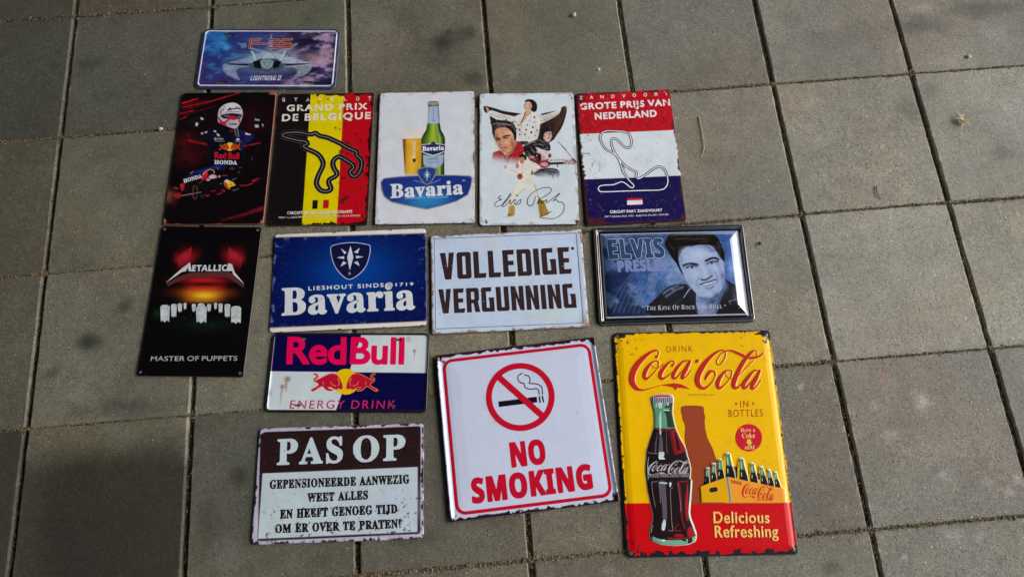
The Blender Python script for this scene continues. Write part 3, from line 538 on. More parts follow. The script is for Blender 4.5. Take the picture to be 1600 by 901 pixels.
'v': (61, '28 -2 7 52 3 57 -1 59 -1 62 33 62 33 59 28 58 26 55 37 24 48 54 47 57 41 59 41 62 61 62 61 59 56 56 53 51 32 -2'),
},
}
# ------------------------------------------------------------------ the signs: one Empty each, plate + printed face + lettering ... as parts
GROUP = 'metal signs laid out on the paving'
CAPH = {f: max(y for a, s in [GLY[f]['E']] for c in s.split('|') for y in list(map(int, c.split()))[1::2]) for f in GLY}
GLY['S']['!'] = (42, '14 32 28 32 34 91 8 91|21 -2 32 9 21 20 10 9')
def glyph(f, ch):
    a, s = GLY[f][ch]
    return a, [np.array(list(map(float, c.split()))).reshape(-1, 2) for c in s.split('|') if c]

class Sign:
    def __init__(s, name, label, cat, loc, ang, W, H, px, r=5.0, prof=None, bend=(0, 0, 0), mat=None, holes=(), lift=3.6):
        s.W, s.H, s.r = W, H, r; s.mat = mat or M_SATIN
        s.root = bpy.data.objects.new(name, None); COL.objects.link(s.root)
        s.root.empty_display_size = .05
        s.root.location = (loc[0], loc[1], 0); s.root.rotation_euler = (0, 0, math.radians(ang))
        s.root['label'] = label; s.root['category'] = cat; s.root['group'] = GROUP
        s.prof = np.array(prof if prof else [(0, lift - .9), (.8, lift - .25), (2.2, lift), (60, lift)], float)
        s.bend = bend; s.relief = None; s.parts = {}
        src = np.array(px, float); dst = np.array([(-W / 2, H / 2), (W / 2, H / 2), (W / 2, -H / 2), (-W / 2, -H / 2)], float)
        A = []; B = []
        for (x, y), (u, v) in zip(src, dst):
            A.append([x, y, 1, 0, 0, 0, -u * x, -u * y]); B.append(u)
            A.append([0, 0, 0, x, y, 1, -v * x, -v * y]); B.append(v)
        h = np.linalg.solve(np.array(A), np.array(B)); s.hm = np.append(h, 1).reshape(3, 3)
        s.holes = list(holes)
    def L(s, K, pts):
        """artwork points traced in an enlargement K = (x0, y0, scale) -> millimetres on the sign; extra columns are widths"""
        p = np.atleast_2d(np.asarray(pts, float))
        q = np.c_[K[0] + p[:, 0] / K[2], K[1] + p[:, 1] / K[2], np.ones(len(p))] @ s.hm.T
        xy = q[:, :2] / q[:, 2:3]
        if p.shape[1] == 3:
            c = p[:, :2].mean(0); sc = s.mmper(K, c); return np.c_[xy, p[:, 2] * sc]
        return xy
    def mmper(s, K, c):
        a = s.L(K, [c, (c[0] + 10, c[1]), (c[0], c[1] + 10)])
        return 0.5 * (np.hypot(*(a[1] - a[0])) + np.hypot(*(a[2] - a[0]))) / 10
    def poly(s, K, pts, sm=0): 
        q = s.L(K, pts); return P(smooth(q, True, sm) if sm else q)
    def stroke(s, K, pts, w=None, sm=True, closed=False, n=5):
        if w is not None: pts = [(a, b, w) for a, b in pts]
        return ST(s.L(K, pts), None, sm, closed, n)
    def dot(s, K, c, rx, ry=None, rot=0): return P(s.L(K, ell(c[0], c[1], rx, ry or rx, 24, rot)))
    def text(s, K, txt, f, p0, p1, pt, track=0, grow=0, space=None):
        p0, p1, pt = s.L(K, [p0, p1, pt]); caph = CAPH[f]
        x = 0; items = []
        for ch in txt:
            if ch == ' ': x += (50 if space is None else space) + track; continue
            a, cs = glyph(f, ch); items.append((x, cs)); x += a + track
        lo = min(i[0] + min(c[:, 0].min() for c in i[1]) for i in items); hi = max(i[0] + max(c[:, 0].max() for c in i[1]) for i in items)
        ex = (p1 - p0) / (hi - lo); ey = (pt - p0) / caph; out = []
        for x, cs in items:
            sh = P(*[p0 + (c[:, :1] + x - lo) * ex + c[:, 1:] * ey for c in cs])
            out.append(G(sh, grow) if grow else sh)
        return out
    def d(s, X, Y): return -sd_box(X, Y, s.W, s.H, s.r)
    def z(s, X, Y):
        d = s.d(X, Y); z = np.interp(d, s.prof[:, 0], s.prof[:, 1])
        a, b, c = s.bend
        z = z + a * (2 * X / s.W) ** 2 + b * (2 * Y / s.H) ** 2 + c * (4 * X * Y / s.W / s.H) + 0.25 * (fbm(X, Y, 60, int(s.W + s.H) + int(abs(s.bend[0]) * 99)) - .5)
        if s.relief is not None:
            z = z + s.samp(s.relief, X, Y)
        return z
    def samp(s, A, X, Y):
        g = s.cv; fx = np.clip((X - g.xs[0]) / g.st, 0, len(g.xs) - 1.001); fy = np.clip((Y - g.ys[0]) / g.st, 0, len(g.ys) - 1.001)
        i = fx.astype(int); j = fy.astype(int); u = fx - i; v = fy - j
        if A.ndim == 3: u = u[..., None]; v = v[..., None]
        return (A[j, i] * (1 - u) + A[j, i + 1] * u) * (1 - v) + (A[j + 1, i] * (1 - u) + A[j + 1, i + 1] * u) * v
    def canvas(s, base, st=1.0):
        s.cv = Canvas(s, base, st); return s.cv
    def emit(s, name, F, xs, ys, colfn, dz, mat):
        V, Fc = march(F, xs, ys)
        if not len(Fc): return None
        X, Y = V[:, 0], V[:, 1]
        Z = s.z(X, Y) + dz
        return new_obj(name, np.c_[X, Y, Z] * .001, Fc, mat or s.mat, s.root, colfn(X, Y))
    def hole_field(s, F, X, Y):
        if s.holes: F = np.maximum(F, -field(s.holes, X, Y))
        return F
    def face(s, name='printed_face', inset=.55):
        g = s.cv; F = s.hole_field(sd_box(g.X, g.Y, s.W, s.H, s.r) + inset, g.X, g.Y)
        o = s.emit(name, F, g.xs, g.ys, lambda X, Y: s.samp(g.C, X, Y), 0, None)
        s.plate(inset); return o
    def plate(s, inset):
        g = s.cv; n = 14; c = []
        for q, (sx, sy) in enumerate(((1, 1), (-1, 1), (-1, -1), (1, -1))):
            for k in range(n):
                t = math.pi / 2 * (q + k / (n - 1)); c.append((sx * (s.W / 2 - s.r), sy * (s.H / 2 - s.r), math.cos(t), math.sin(t)))
            # straight side samples so the rim follows the bend
            a = c[-1]; nx = ((-1, 1), (-1, -1), (1, -1), (1, 1))[q]
            e = (nx[0] * (s.W / 2 - s.r), nx[1] * (s.H / 2 - s.r))
            for k in range(1, 24): c.append((a[0] + (e[0] - a[0]) * k / 24, a[1] + (e[1] - a[1]) * k / 24, a[2], a[3]))
        c = np.array(c); m = len(c)
        def ring(ins): return c[:, :2] + c[:, 2:] * (s.r - ins)
        V = []; col = []
        e0 = ring(inset + .4); zz = s.z(e0[:, 0], e0[:, 1]) - .12
        V.append(np.c_[e0, zz])
        e1 = ring(.25); z1 = s.z(e1[:, 0], e1[:, 1]) - .12; V.append(np.c_[e1, z1])
        e2 = ring(0.0); V.append(np.c_[e2, np.maximum(z1 - .35, .35)])
        V.append(np.c_[e2, np.full(m, .18)])
        e4 = ring(.5); V.append(np.c_[e4, np.full(m, .12)])
        Fc = []
        for q in range(4):
            for k in range(m): Fc.append((q * m + k, q * m + (k + 1) % m, (q + 1) * m + (k + 1) % m, (q + 1) * m + k)[::-1])
        V = np.vstack(V)
        b = s.samp(g.C, np.clip(V[:, 0], -s.W / 2 + 1, s.W / 2 - 1), np.clip(V[:, 1], -s.H / 2 + 1, s.H / 2 - 1))
        k = getattr(s, 'edge', None)
        if k is not None: b = np.broadcast_to(k, b.shape)
        s.root_plate = new_obj('plate', V * .001, Fc, M_EDGE, s.root, b)
    def layer(s, name, shapes, color, st=.5, dz=.14, worn=None, mat=None, clip=None, under=None):
        if not isinstance(shapes, list): shapes = [shapes]
        bb = [bounds(x) for x in shapes]; lo = np.min([b[0] for b in bb], 0) - 2 * st; hi = np.max([b[1] for b in bb], 0) + 2 * st
        lo = np.maximum(lo, (-s.W / 2, -s.H / 2)); hi = np.minimum(hi, (s.W / 2, s.H / 2))
        xs = np.arange(lo[0], hi[0] + st, st); ys = np.arange(lo[1], hi[1] + st, st); X, Y = np.meshgrid(xs, ys)
        F = field(shapes, X, Y, 3 * st)
        F = np.maximum(s.hole_field(F, X, Y), sd_box(X, Y, s.W, s.H, s.r) + .7)
        if worn: F = np.maximum(F, (worn[1] - fbm(X, Y, worn[0], worn[2], 5)) * worn[0] * 2.2)
        if clip is not None: F = np.maximum(F, sdf(clip, X, Y))
        fn = color if callable(color) else (lambda X, Y, c=srgb(color) if isinstance(color, str) else color: np.tile(c, (len(X), 1)))
        o = s.emit(name, F, xs, ys, fn, dz, mat)
        if o and under and under in s.parts: o.parent = s.parts[under]
        if o and not under: s.parts[name] = o
        return o
    def each(s, name, shapes, color, *a, **k):
        for sh in shapes: s.layer(name, [sh], color, *a, **k)
    def grommets(s, pts, col='8a8a8c', r0=1.9):
        """punched mounting holes with their raised lips"""
        for x, y in pts:
            s.layer('mounting_hole', [OUT(P(ell(x, y, r0 + .45, r0 + .45, 20)), .42)], col, .3, .32, mat=M_EDGE)

class Canvas:
    def __init__(s, sign, base, st):
        s.sg = sign; s.st = st
        s.xs = np.arange(-sign.W / 2 - st, sign.W / 2 + 2 * st, st); s.ys = np.arange(-sign.H / 2 - st, sign.H / 2 + 2 * st, st)
        s.X, s.Y = np.meshgrid(s.xs, s.ys); s.C = np.ones(s.X.shape + (3,)) * (srgb(base) if isinstance(base, str) else base)
        s.D = sign.d(s.X, s.Y)
    def over(s, k, color):
        c = srgb(color) if isinstance(color, str) else color
        s.C = s.C * (1 - k[..., None]) + c * k[..., None]
    def paint(s, shapes, color, soft=.7, a=1.0, mask=None):
        if not isinstance(shapes, list): shapes = [shapes]
        c = srgb(color) if isinstance(color, str) else color
        for sh in shapes:
            lo, hi = bounds(sh); pad = soft * 2 + 1
            i0, i1 = np.searchsorted(s.xs, [lo[0] - pad, hi[0] + pad]); j0, j1 = np.searchsorted(s.ys, [lo[1] - pad, hi[1] + pad])
            if i1 <= i0 or j1 <= j0: continue
            sl = (slice(j0, j1), slice(i0, i1))
            f = sdf(sh, s.X[sl], s.Y[sl])
            k = a * (1 - sstep(-soft, soft, f))
            if mask is not None: k = k * mask[sl]
            cc = c(s.X[sl], s.Y[sl]) if callable(c) else c
            s.C[sl] = s.C[sl] * (1 - k[..., None]) + cc * k[..., None]
    def blob(s, K, c, rx, ry, color, a=1.0, rot=0, wob=0):
        """soft airbrushed patch"""
        q = s.sg.L(K, [c, (c[0] + rx, c[1]), (c[0], c[1] + ry)]); ax, ay = np.hypot(*(q[1] - q[0])), np.hypot(*(q[2] - q[0]))
        dx, dy = s.X - q[0][0], s.Y - q[0][1]; cr, sr = math.cos(rot), math.sin(rot)
        d = np.hypot((dx * cr + dy * sr) / ax, (-dx * sr + dy * cr) / ay)
        if wob: d = d + wob * (fbm(s.X, s.Y, max(ax, ay) * .5, int(abs(c[0]))) - .5)
        s.over(a * np.exp(-(d ** 2) * 1.4), color)
    def wear(s, color, width=4, amp=6, scale=14, seed=1, sides='lrtb', corner=0, soft=.6, a=1.0, inner=0.0):
        """flaked edge: where the distance to the edge falls under a ragged limit"""
        X, Y = s.X, s.Y; n = fbm(X, Y, scale, seed, 5)
        W, H = s.sg.W, s.sg.H; d = np.full(X.shape, 1e3)
        if 'l' in sides: d = np.minimum(d, X + W / 2)
        if 'r' in sides: d = np.minimum(d, W / 2 - X)
        if 't' in sides: d = np.minimum(d, H / 2 - Y)
        if 'b' in sides: d = np.minimum(d, Y + H / 2)
        if corner:
            cd = np.hypot(W / 2 - np.abs(X), H / 2 - np.abs(Y)); d = np.where(cd < corner, np.minimum(d, cd * .35), d)
        lim = width + (n - .52) * amp * 2.2
        s.over(a * (1 - sstep(-soft, soft, d - lim)) * (d > inner), color)
    def specks(s, color, scale, th, seed, a=1.0, mask=None):
        n = fbm(s.X, s.Y, scale, seed, 4); k = a * sstep(th, th + .03, n)
        if mask is not None: k = k * mask
        s.over(k, color)
    def grain(s, amt, scale, seed, bg=None, ang=0.0, stretch=1.0):
        """photographic tone variation inside the printed picture, sparing the plain ground bg"""
        ca, sa = math.cos(ang), math.sin(ang); U = s.X * ca + s.Y * sa; V = (-s.X * sa + s.Y * ca) * stretch
        n = (fbm(U, V, scale, seed, 4) - .5) * 2
        m = 1.0 if bg is None else sstep(.10, .32, np.abs(s.C - srgb(bg)).max(-1))
        s.C = np.clip(s.C * (1 + amt * n * m)[..., None], 0, .9)
    def mottle(s, amt, scale, seed):
        s.C = s.C * (1 + amt * (fbm(s.X, s.Y, scale, seed, 4) - .5) * 2)[..., None]

def place_hole(x, y, r=1.9): return P(ell(x, y, r, r, 18))
def corner_pts(W, H, a, b=None): 
    b = b or a; return [(-W / 2 + a, H / 2 - b), (W / 2 - a, H / 2 - b), (W / 2 - a, -H / 2 + b), (-W / 2 + a, -H / 2 + b)]
PX = {'jet': [(319.7, 44.4), (529.8, 45.6), (525, 140), (302.5, 138)], 'driver': [(281.2, 143.7), (433.5, 144.5), (414.8, 351), (253.7, 351.7)],
      'spa': [(435, 146.2), (584.7, 146.7), (577.3, 351.7), (418.7, 351.7)], 'beer': [(592.5, 145.5), (739.8, 143.7), (742.8, 349.2), (587.5, 349.7)],
      'singer': [(748.7, 147), (896, 145.5), (905.3, 350.2), (750, 351.7)], 'dunes': [(898.8, 147.9), (1048.1, 140.7), (1071.6, 343.8), (916.7, 352)],
      'band': [(251.3, 354.7), (410.8, 355.5), (383, 588.6), (212.5, 585)], 'bluebeer': [(429.6, 366.5), (663.6, 357.8), (665.5, 509.3), (423.7, 517)],
      'permit': [(674.6, 370), (906.4, 359.6), (917.8, 508.9), (677, 520.9)], 'portrait': [(926.8, 358.5), (1161.8, 351.3), (1181.3, 500.3), (934.6, 507)],
      'energy': [(425.3, 520.3), (673.1, 519.5), (668, 644.9), (411.9, 643.2)], 'smoke': [(685, 556.6), (924.7, 529.3), (964, 781.4), (708.3, 813)],
      'cola': [(959, 522.2), (1202.5, 518.1), (1246.4, 862.2), (980.8, 868.4)], 'beware': [(406.1, 668.6), (662.5, 659.8), (662, 841.6), (392.8, 851.6)]}

# ---------------------------------------------------------------- white-on-brown warning sign
def sign_beware():
    K = (380, 650, 4.29)
    s = Sign('warning_sign', 'brown and white warning sign headed PAS OP below the bull plate', 'metal sign',
             (0.572, -1.042), -2.86, 300, 200, PX['beware'], r=9, bend=(1.0, .6, .4))
    c = s.canvas('c4c0da'); c.mottle(.05, 30, 3)
    dark = s.poly(K, [(118, 118), (150, 103), (1182, 64), (1191, 74), (1190, 770), (1180, 788), (120, 838), (97, 832)])
    c.paint(dark, '2b191c', .6); c.mottle(.12, 9, 4)
    panel = s.poly(K, [(132, 382), (1170, 338), (1168, 774), (101, 822)])
    c.paint(panel, 'c6d9e2', .6)
    c.blob(K, (1020, 600), 260, 160, 'c0cbe6', .35); c.blob(K, (300, 700), 220, 100, 'cfe3e4', .4)
    m = (c.D < 60) & (c.Y < -30)
    c.specks('2b191c', 5, .70, 21, .8, m); c.specks('6a5a60', 3, .74, 25, .5)
    c.wear('2a1a22', 1.6, 7, 9, 31, soft=.5); c.wear('2a1a22', 1.2, 9, 5, 38, 'b', soft=.5); c.wear('3a2a33', .5, 2, 4, 37)
    s.face()
    tx = 'cadde6'
    for w_, a_, b_, h_ in (('PAS', (232, 321), (665, 304), (238, 156)), ('OP', (741, 301), (1084, 287), (745, 137))):
        s.layer('heading_lettering', s.text(K, w_, 'S', a_, b_, h_, track=12, grow=1.35), tx, .45, worn=(7, 0.2, 5))
    ink = '21161b'
    for t, a, b, h in (('GEPENSIONEERDE AANWEZIG', (182, 484), (1114, 446), 429), ('WEET ALLES', (433, 572), (836, 553), 517),
                       ('EN HEEFT GENOEG TIJD', (250, 684), (1032, 646), 628), ('OM ER OVER TE PRATEN!', (218, 782), (1057, 745), 727)):
        s.layer('message_lettering', s.text(K, t, 'S', a, b, (a[0] + 1, h), track=9, grow=.72, space=46), ink, .4, worn=(5, 0.23, 8))
    return s
sign_beware()

# ---------------------------------------------------------------- embossed no-smoking sign with a folded rim
def sign_smoke():
    K = (675, 520, 3.003)
    s = Sign('no_smoking_sign', 'square white NO SMOKING sign with a red border and flaked edges', 'metal sign',
             (0.9106, -0.9713), 1.97, 300, 300, PX['smoke'], r=2.5, mat=M_GLOSS, bend=(.3, .3, .3),
             prof=[(0, 6.5), (.6, 7.6), (1.6, 8.0), (3.2, 7.6), (6.2, 5.4), (9, 4.6), (13, 4.9), (22, 5.8), (40, 6.5), (160, 6.9)],
             holes=[place_hole(-140, -140, 1.6), place_hole(140, -140, 1.6)])
    c = s.canvas('ccd6ee'); c.mottle(.02, 60, 5)
    c.specks('7a6468', 2.4, .78, 9, .5)
    c.wear('33161d', 5.2, 5, 7, 41, 'tb', soft=.5); c.wear('33161d', .4, 4.2, 11, 44, 'lr', soft=.5)
    c.wear('33161d', 4, 6, 9, 47, 'tb', corner=30, soft=.5)
    s.edge = srgb('33161d')
    s.face('enamel_face')
    red = 'c4122f'
    s.layer('border', [OUT(P(smooth_rect(274, 274, 16)), 3.0)], red, .6)
    em = s.layer('prohibition_symbol', [s.stroke(K, ell(415, 303, 143, 143, 40), 13.6, True, True, 3), s.stroke(K, [(318, 213), (512, 387)], 14.5, False)], red, .5, .26)
    blk = [s.poly(K, [(315, 324), (490, 302), (492, 328), (318, 349)]), s.stroke(K, [(501, 302), (505, 327)], 3.4, False), s.stroke(K, [(515, 300), (520, 325)], 3.4, False),
           s.stroke(K, [(424, 195), (408, 203), (404, 222), (417, 238), (431, 241), (438, 260), (462, 268), (488, 265), (499, 276), (501, 291)], 2.3),
           s.stroke(K, [(434, 202), (453, 208), (460, 226), (456, 241), (480, 242), (505, 250), (514, 266), (516, 290)], 2.3)]
    s.layer('cigarette_symbol', blk, '14141c', .4, .14)
    s.layer('lettering', s.text(K, 'NO', 'N', (381, 623), (531, 606), (369, 517), track=6, grow=2.0), red, .5)
    s.layer('lettering', s.text(K, 'SMOKING', 'N', (203, 789), (744, 722), (193, 681), track=7, grow=2.0), red, .5)
    return s
def smooth_rect(w, h, r, n=8):
    out = []
    for q, (sx, sy) in enumerate(((1, 1), (-1, 1), (-1, -1), (1, -1))):
        for k in range(n + 1):
            t = math.pi / 2 * (q + k / n); out.append((sx * (w / 2 - r) + r * math.cos(t), sy * (h / 2 - r) + r * math.sin(t)))
    return np.array(out)
sign_smoke()

# ---------------------------------------------------------------- full-licence sign
BLOCK = {'V': (10, [[(0, 19), (3.9, 19), (5.1, 7.5), (6.3, 19), (10, 19), (7.4, 0), (3.0, 0)]]),
         'O': (10, [[(1.2, 0), (0, 1.2), (0, 17.8), (1.2, 19), (8.8, 19), (10, 17.8), (10, 1.2), (8.8, 0)], [(3.9, 3), (6.1, 3), (6.1, 16), (3.9, 16)]]),
         'L': (8.6, [[(0, 0), (0, 19), (3.8, 19), (3.8, 3.4), (8.8, 3.4), (8.2, 0)]]),
         'E': (8.4, [[(0, 0), (0, 19), (8.4, 19), (7.9, 15.6), (3.8, 15.6), (3.8, 11.2), (7.7, 11.2), (7.5, 8), (3.8, 8), (3.8, 3.4), (8.8, 3.4), (8.2, 0)]]),
         'D': (10, [[(0, 0), (0, 19), (8.7, 19), (10, 17.5), (10, 1.5), (8.7, 0)], [(3.8, 3.1), (6.2, 3.1), (6.2, 15.9), (3.8, 15.9)]]),
         'I': (3.9, [[(0, 0), (0, 19), (3.9, 19), (3.9, 0)]]),
         'G': (10, [[(1.2, 0), (0, 1.2), (0, 17.8), (1.2, 19), (8.4, 19), (7.9, 15.6), (3.9, 15.6), (3.9, 3.1), (6.2, 3.1), (6.2, 8), (5.6, 11), (10, 11), (10, 0)]]),
         'R': (10, [[(0, 0), (0, 19), (8.7, 19), (10, 17.5), (10, 9.6), (8.9, 8.4), (10.4, 0), (6.5, 0), (5.4, 7), (3.8, 7), (3.8, 0)], [(3.8, 10), (6.2, 10), (6.2, 15.9), (3.8, 15.9)]]),
         'U': (10, [[(0, 19), (0, 1.2), (1.2, 0), (8.8, 0), (10, 1.2), (10, 19), (6.2, 19), (6.2, 3.1), (3.9, 3.1), (3.9, 19)]]),
         'N': (10, [[(0, 0), (0, 19), (3.6, 19), (6.3, 8.5), (6.3, 19), (10, 19), (10, 0), (6.6, 0), (3.7, 10.5), (3.7, 0)]])}
def sign_permit():
    K = (665, 350, 5.004)
    s = Sign('licence_sign', 'pale sign with heavy dark block capitals and rusty corners', 'metal sign',
             (0.9027, -0.6906), -2.07, 300, 200, PX['permit'], r=4, bend=(.6, .5, .4),
             prof=[(0, 2.2), (1, 3.3), (3, 3.8), (8, 3.8), (10.5, 3.4), (60, 3.4)], holes=[place_hole(x, y, 1.3) for x, y in corner_pts(300, 200, 6)])
    c = s.canvas('c3d6ef'); c.mottle(.03, 40, 6)
    c.blob(K, (950, 700), 220, 70, 'c9dcd2', .6); c.blob(K, (640, 290), 160, 60, 'ccd9da', .5); c.blob(K, (780, 440), 120, 50, 'ccdcdc', .5); c.blob(K, (520, 150), 160, 60, 'd2dadb', .5)
    c.blob(K, (1230, 760), 40, 60, '9a8a4a', .7)
    c.wear('b48a74', .6, 7, 30, 51, soft=1.6, a=.8); c.wear('8a5a42', 2.0, 7, 12, 55, corner=34, soft=1.4, a=.9); c.wear('e6dccb', .6, 2.5, 5, 53, 'r'); c.wear('5a3a2a', -.6, 3.0, 6, 57)
    c.specks('5d5350', 2.5, .76, 14, .5)
    s.edge = srgb('8d5f48'); s.face()
    s.layer('inner_line', [s.stroke(K, [(80, 124), (1167, 80), (1219, 764), (92, 815)], 1.9, False, True)], '3a3440', .4)
    def block(t, p0, p1, pt):
        p0, p1, pt = s.L(K, [p0, p1, pt]); tot = sum(BLOCK[ch][0] for ch in t) + 1.75 * (len(t) - 1); x = 0; out = []
        for ch in t:
            w, cs = BLOCK[ch]; out.append(P(*[p0 + (np.array(q)[:, :1] + x) * (p1 - p0) / tot + np.array(q)[:, 1:] * (pt - p0) / 19 for q in cs])); x += w + 1.75
        return out
    ink = '37262a'
    s.layer('lettering', block('VOLLEDIGE', (130, 438), (1131, 389), (122, 233)), ink, .5, worn=(4, 0.19, 3))
    s.layer('lettering', block('VERGUNNING', (118, 698), (1171, 649), (110, 511)), ink, .5, worn=(4, 0.21, 6))
    s.layer('trademark_symbol', [s.dot(K, (1140, 197), 12)], ink, .4)
    return s
sign_permit()

# ---------------------------------------------------------------- shield with compass star shared by the two brewery signs
def compass_shield(s, pts, star, rays, rim, fill, st=.4, dz=.14, name='emblem', rw=.8):
    sh = P(smooth(pts, True, 3))
    s.layer('emblem', [G(sh, rw)], rim, st, dz); s.layer('emblem_field', [G(sh, -rw)], fill, st, dz + .1, under='emblem')
    s.layer('compass_star', [P(star)] + [P(r) for r in rays], 'd5d8ea', .35, dz + .2, under='emblem')

def sign_bluebeer():
    K = (415, 350, 5.149)
    s = Sign('brewery_sign', 'wide blue brewery sign with white name, compass shield and flaked white edges', 'metal sign',
             (0.5948, -0.6618), -2.18, 300, 200, PX['bluebeer'], r=7, bend=(.4, .6, -.4), lift=2.6)
    c = s.canvas('02185f')
    q = s.L(K, [(700, 380)])[0]; dd = np.hypot((c.X - q[0]) / 82, (c.Y - q[1]) / 56)
    c.over(np.exp(-dd ** 2 * 1.2), '0447a4'); c.over(sstep(1.2, 2.2, dd) * .6, '060f50')
    c.mottle(.10, 12, 8)
    c.specks('5f76bb', 3, .74, 61, .35, sstep(60, 10, c.D)); c.specks('8e9dd0', 8, .69, 63, .5, sstep(20, 3, c.D) * sstep(-50, 90, np.abs(c.X) + .3 * c.X))
    c.wear('7d8fcc', 1.0, 7, 12, 66, 'lr', corner=34, soft=2.0, a=.55)
    top = s.L(K, [(0, 108), (1313, 78), (1313, -200), (0, -200)]); bot = s.L(K, [(0, 826), (1313, 786), (1313, 1200), (0, 1200)])
    for p in (top, bot):
        c.paint(P(p), 'e6e7e8', .8)
        c.paint(ST(p[:2], 1.0, False), 'd9c3a4', .7)
    n = fbm(c.X, c.Y, 8, 67, 5)
    e = np.minimum(s.H / 2 - np.abs(c.Y), 99); c.over((1 - sstep(-.4, .4, e - (-.6 + (n - .46) * 9))) * 1.0, '241c22')
    ex = s.W / 2 - np.abs(c.X); c.over((1 - sstep(-.4, .4, ex - (-.2 + (n - .52) * 7))), '1b1a3a')
    s.edge = srgb('2a2228'); s.face()
    shield = s.L(K, [(521, 190), (565, 168), (620, 158), (680, 154), (740, 157), (800, 168), (834, 185), (826, 270), (795, 352), (738, 412), (668, 446), (608, 408), (558, 345), (530, 270)])
    star = s.L(K, [(678, 178), (701, 270), (673, 375), (651, 270)])
    rays = [s.L(K, r) for r in ([(600, 200), (648, 232), (630, 246)], [(752, 195), (735, 241), (705, 231)], [(568, 272), (628, 261), (628, 285)], [(782, 268), (722, 257), (722, 281)], [(598, 345), (620, 301), (648, 316)], [(752, 342), (705, 312), (735, 301)])]
    compass_shield(s, shield, star, rays, 'b9c0ea', '10163f')
    s.layer('compass_letter', s.text(K, 'S', 'S', (664, 411), (681, 410), (664, 389)), 'c9cde4', .3, .36, under='emblem')
    w = 'd9e2e8'
    s.layer('lettering', s.text(K, 'Bavaria', 'S', (146, 722), (1192, 684), (143, 516), track=3, grow=1.5), w, .5, worn=(5, 0.21, 15))
    s.layer('small_lettering', s.text(K, 'LIESHOUT SINDS', 'B', (349, 530), (943, 508), (348, 500), track=34, grow=.35, space=50), w, .35)
    s.layer('small_lettering', s.text(K, '1719', 'B', (1040, 504), (1180, 499), (1040, 480), track=30, grow=.3) + [s.dot(K, (993, 495), 22)], w, .35)
    return s
sign_bluebeer()

# ---------------------------------------------------------------- bulls emblem
BULL = [(512, 492), (556, 466), (618, 436), (662, 427), (698, 438), (722, 470), (742, 512), (750, 552), (738, 568), (712, 560), (700, 570), (672, 564), (646, 548), (612, 552), (640, 568), (664, 572), (642, 582), (600, 572), (572, 542), (546, 546), (512, 568), (482, 584), (464, 576), (494, 558), (522, 542), (534, 520)]
TAIL = [(524, 502), (502, 494), (498, 474), (520, 460), (522, 446), (512, 436), (494, 430)]
def bulls(s, f, name_dz, red, orange, yellow, st=.4, sun=(780, 500, 117)):
    """f maps emblem coordinates to millimetres on the sign"""
    s.layer('emblem_sun', [P(f(ell(sun[0], sun[1], sun[2], sun[2], 30)))], yellow, st, name_dz)
    for mir in (0, 1):
        g = (lambda p: [(1536 - x, y) for x, y in p]) if mir else (lambda p: p)
        b = P(smooth(f(g(BULL)), True, 3)); k = np.hypot(*(f([(0, 0)])[0] - f([(10, 0)])[0])) / 10
        t = ST(smooth(f(g(TAIL)), False, 3), 5 * k, False)
        s.layer('bull_emblem', [G(b, 4.5 * k), G(t, 3.5 * k)], orange, st, name_dz + .1)
        s.layer('bull_body', [b, t], red, st, name_dz + .2, under='bull_emblem')
        bl = ST(f(g([(705, 470), (720, 505), (712, 535)])), 3 * k); b2 = ST(f(g([(640, 500), (655, 525), (690, 540)])), 2.5 * k); b3 = ST(f(g([(575, 500), (572, 525)])), 2.5 * k)
        s.layer('emblem_line', [bl, b2, b3], orange, st * .8, name_dz + .3, under='bull_emblem')

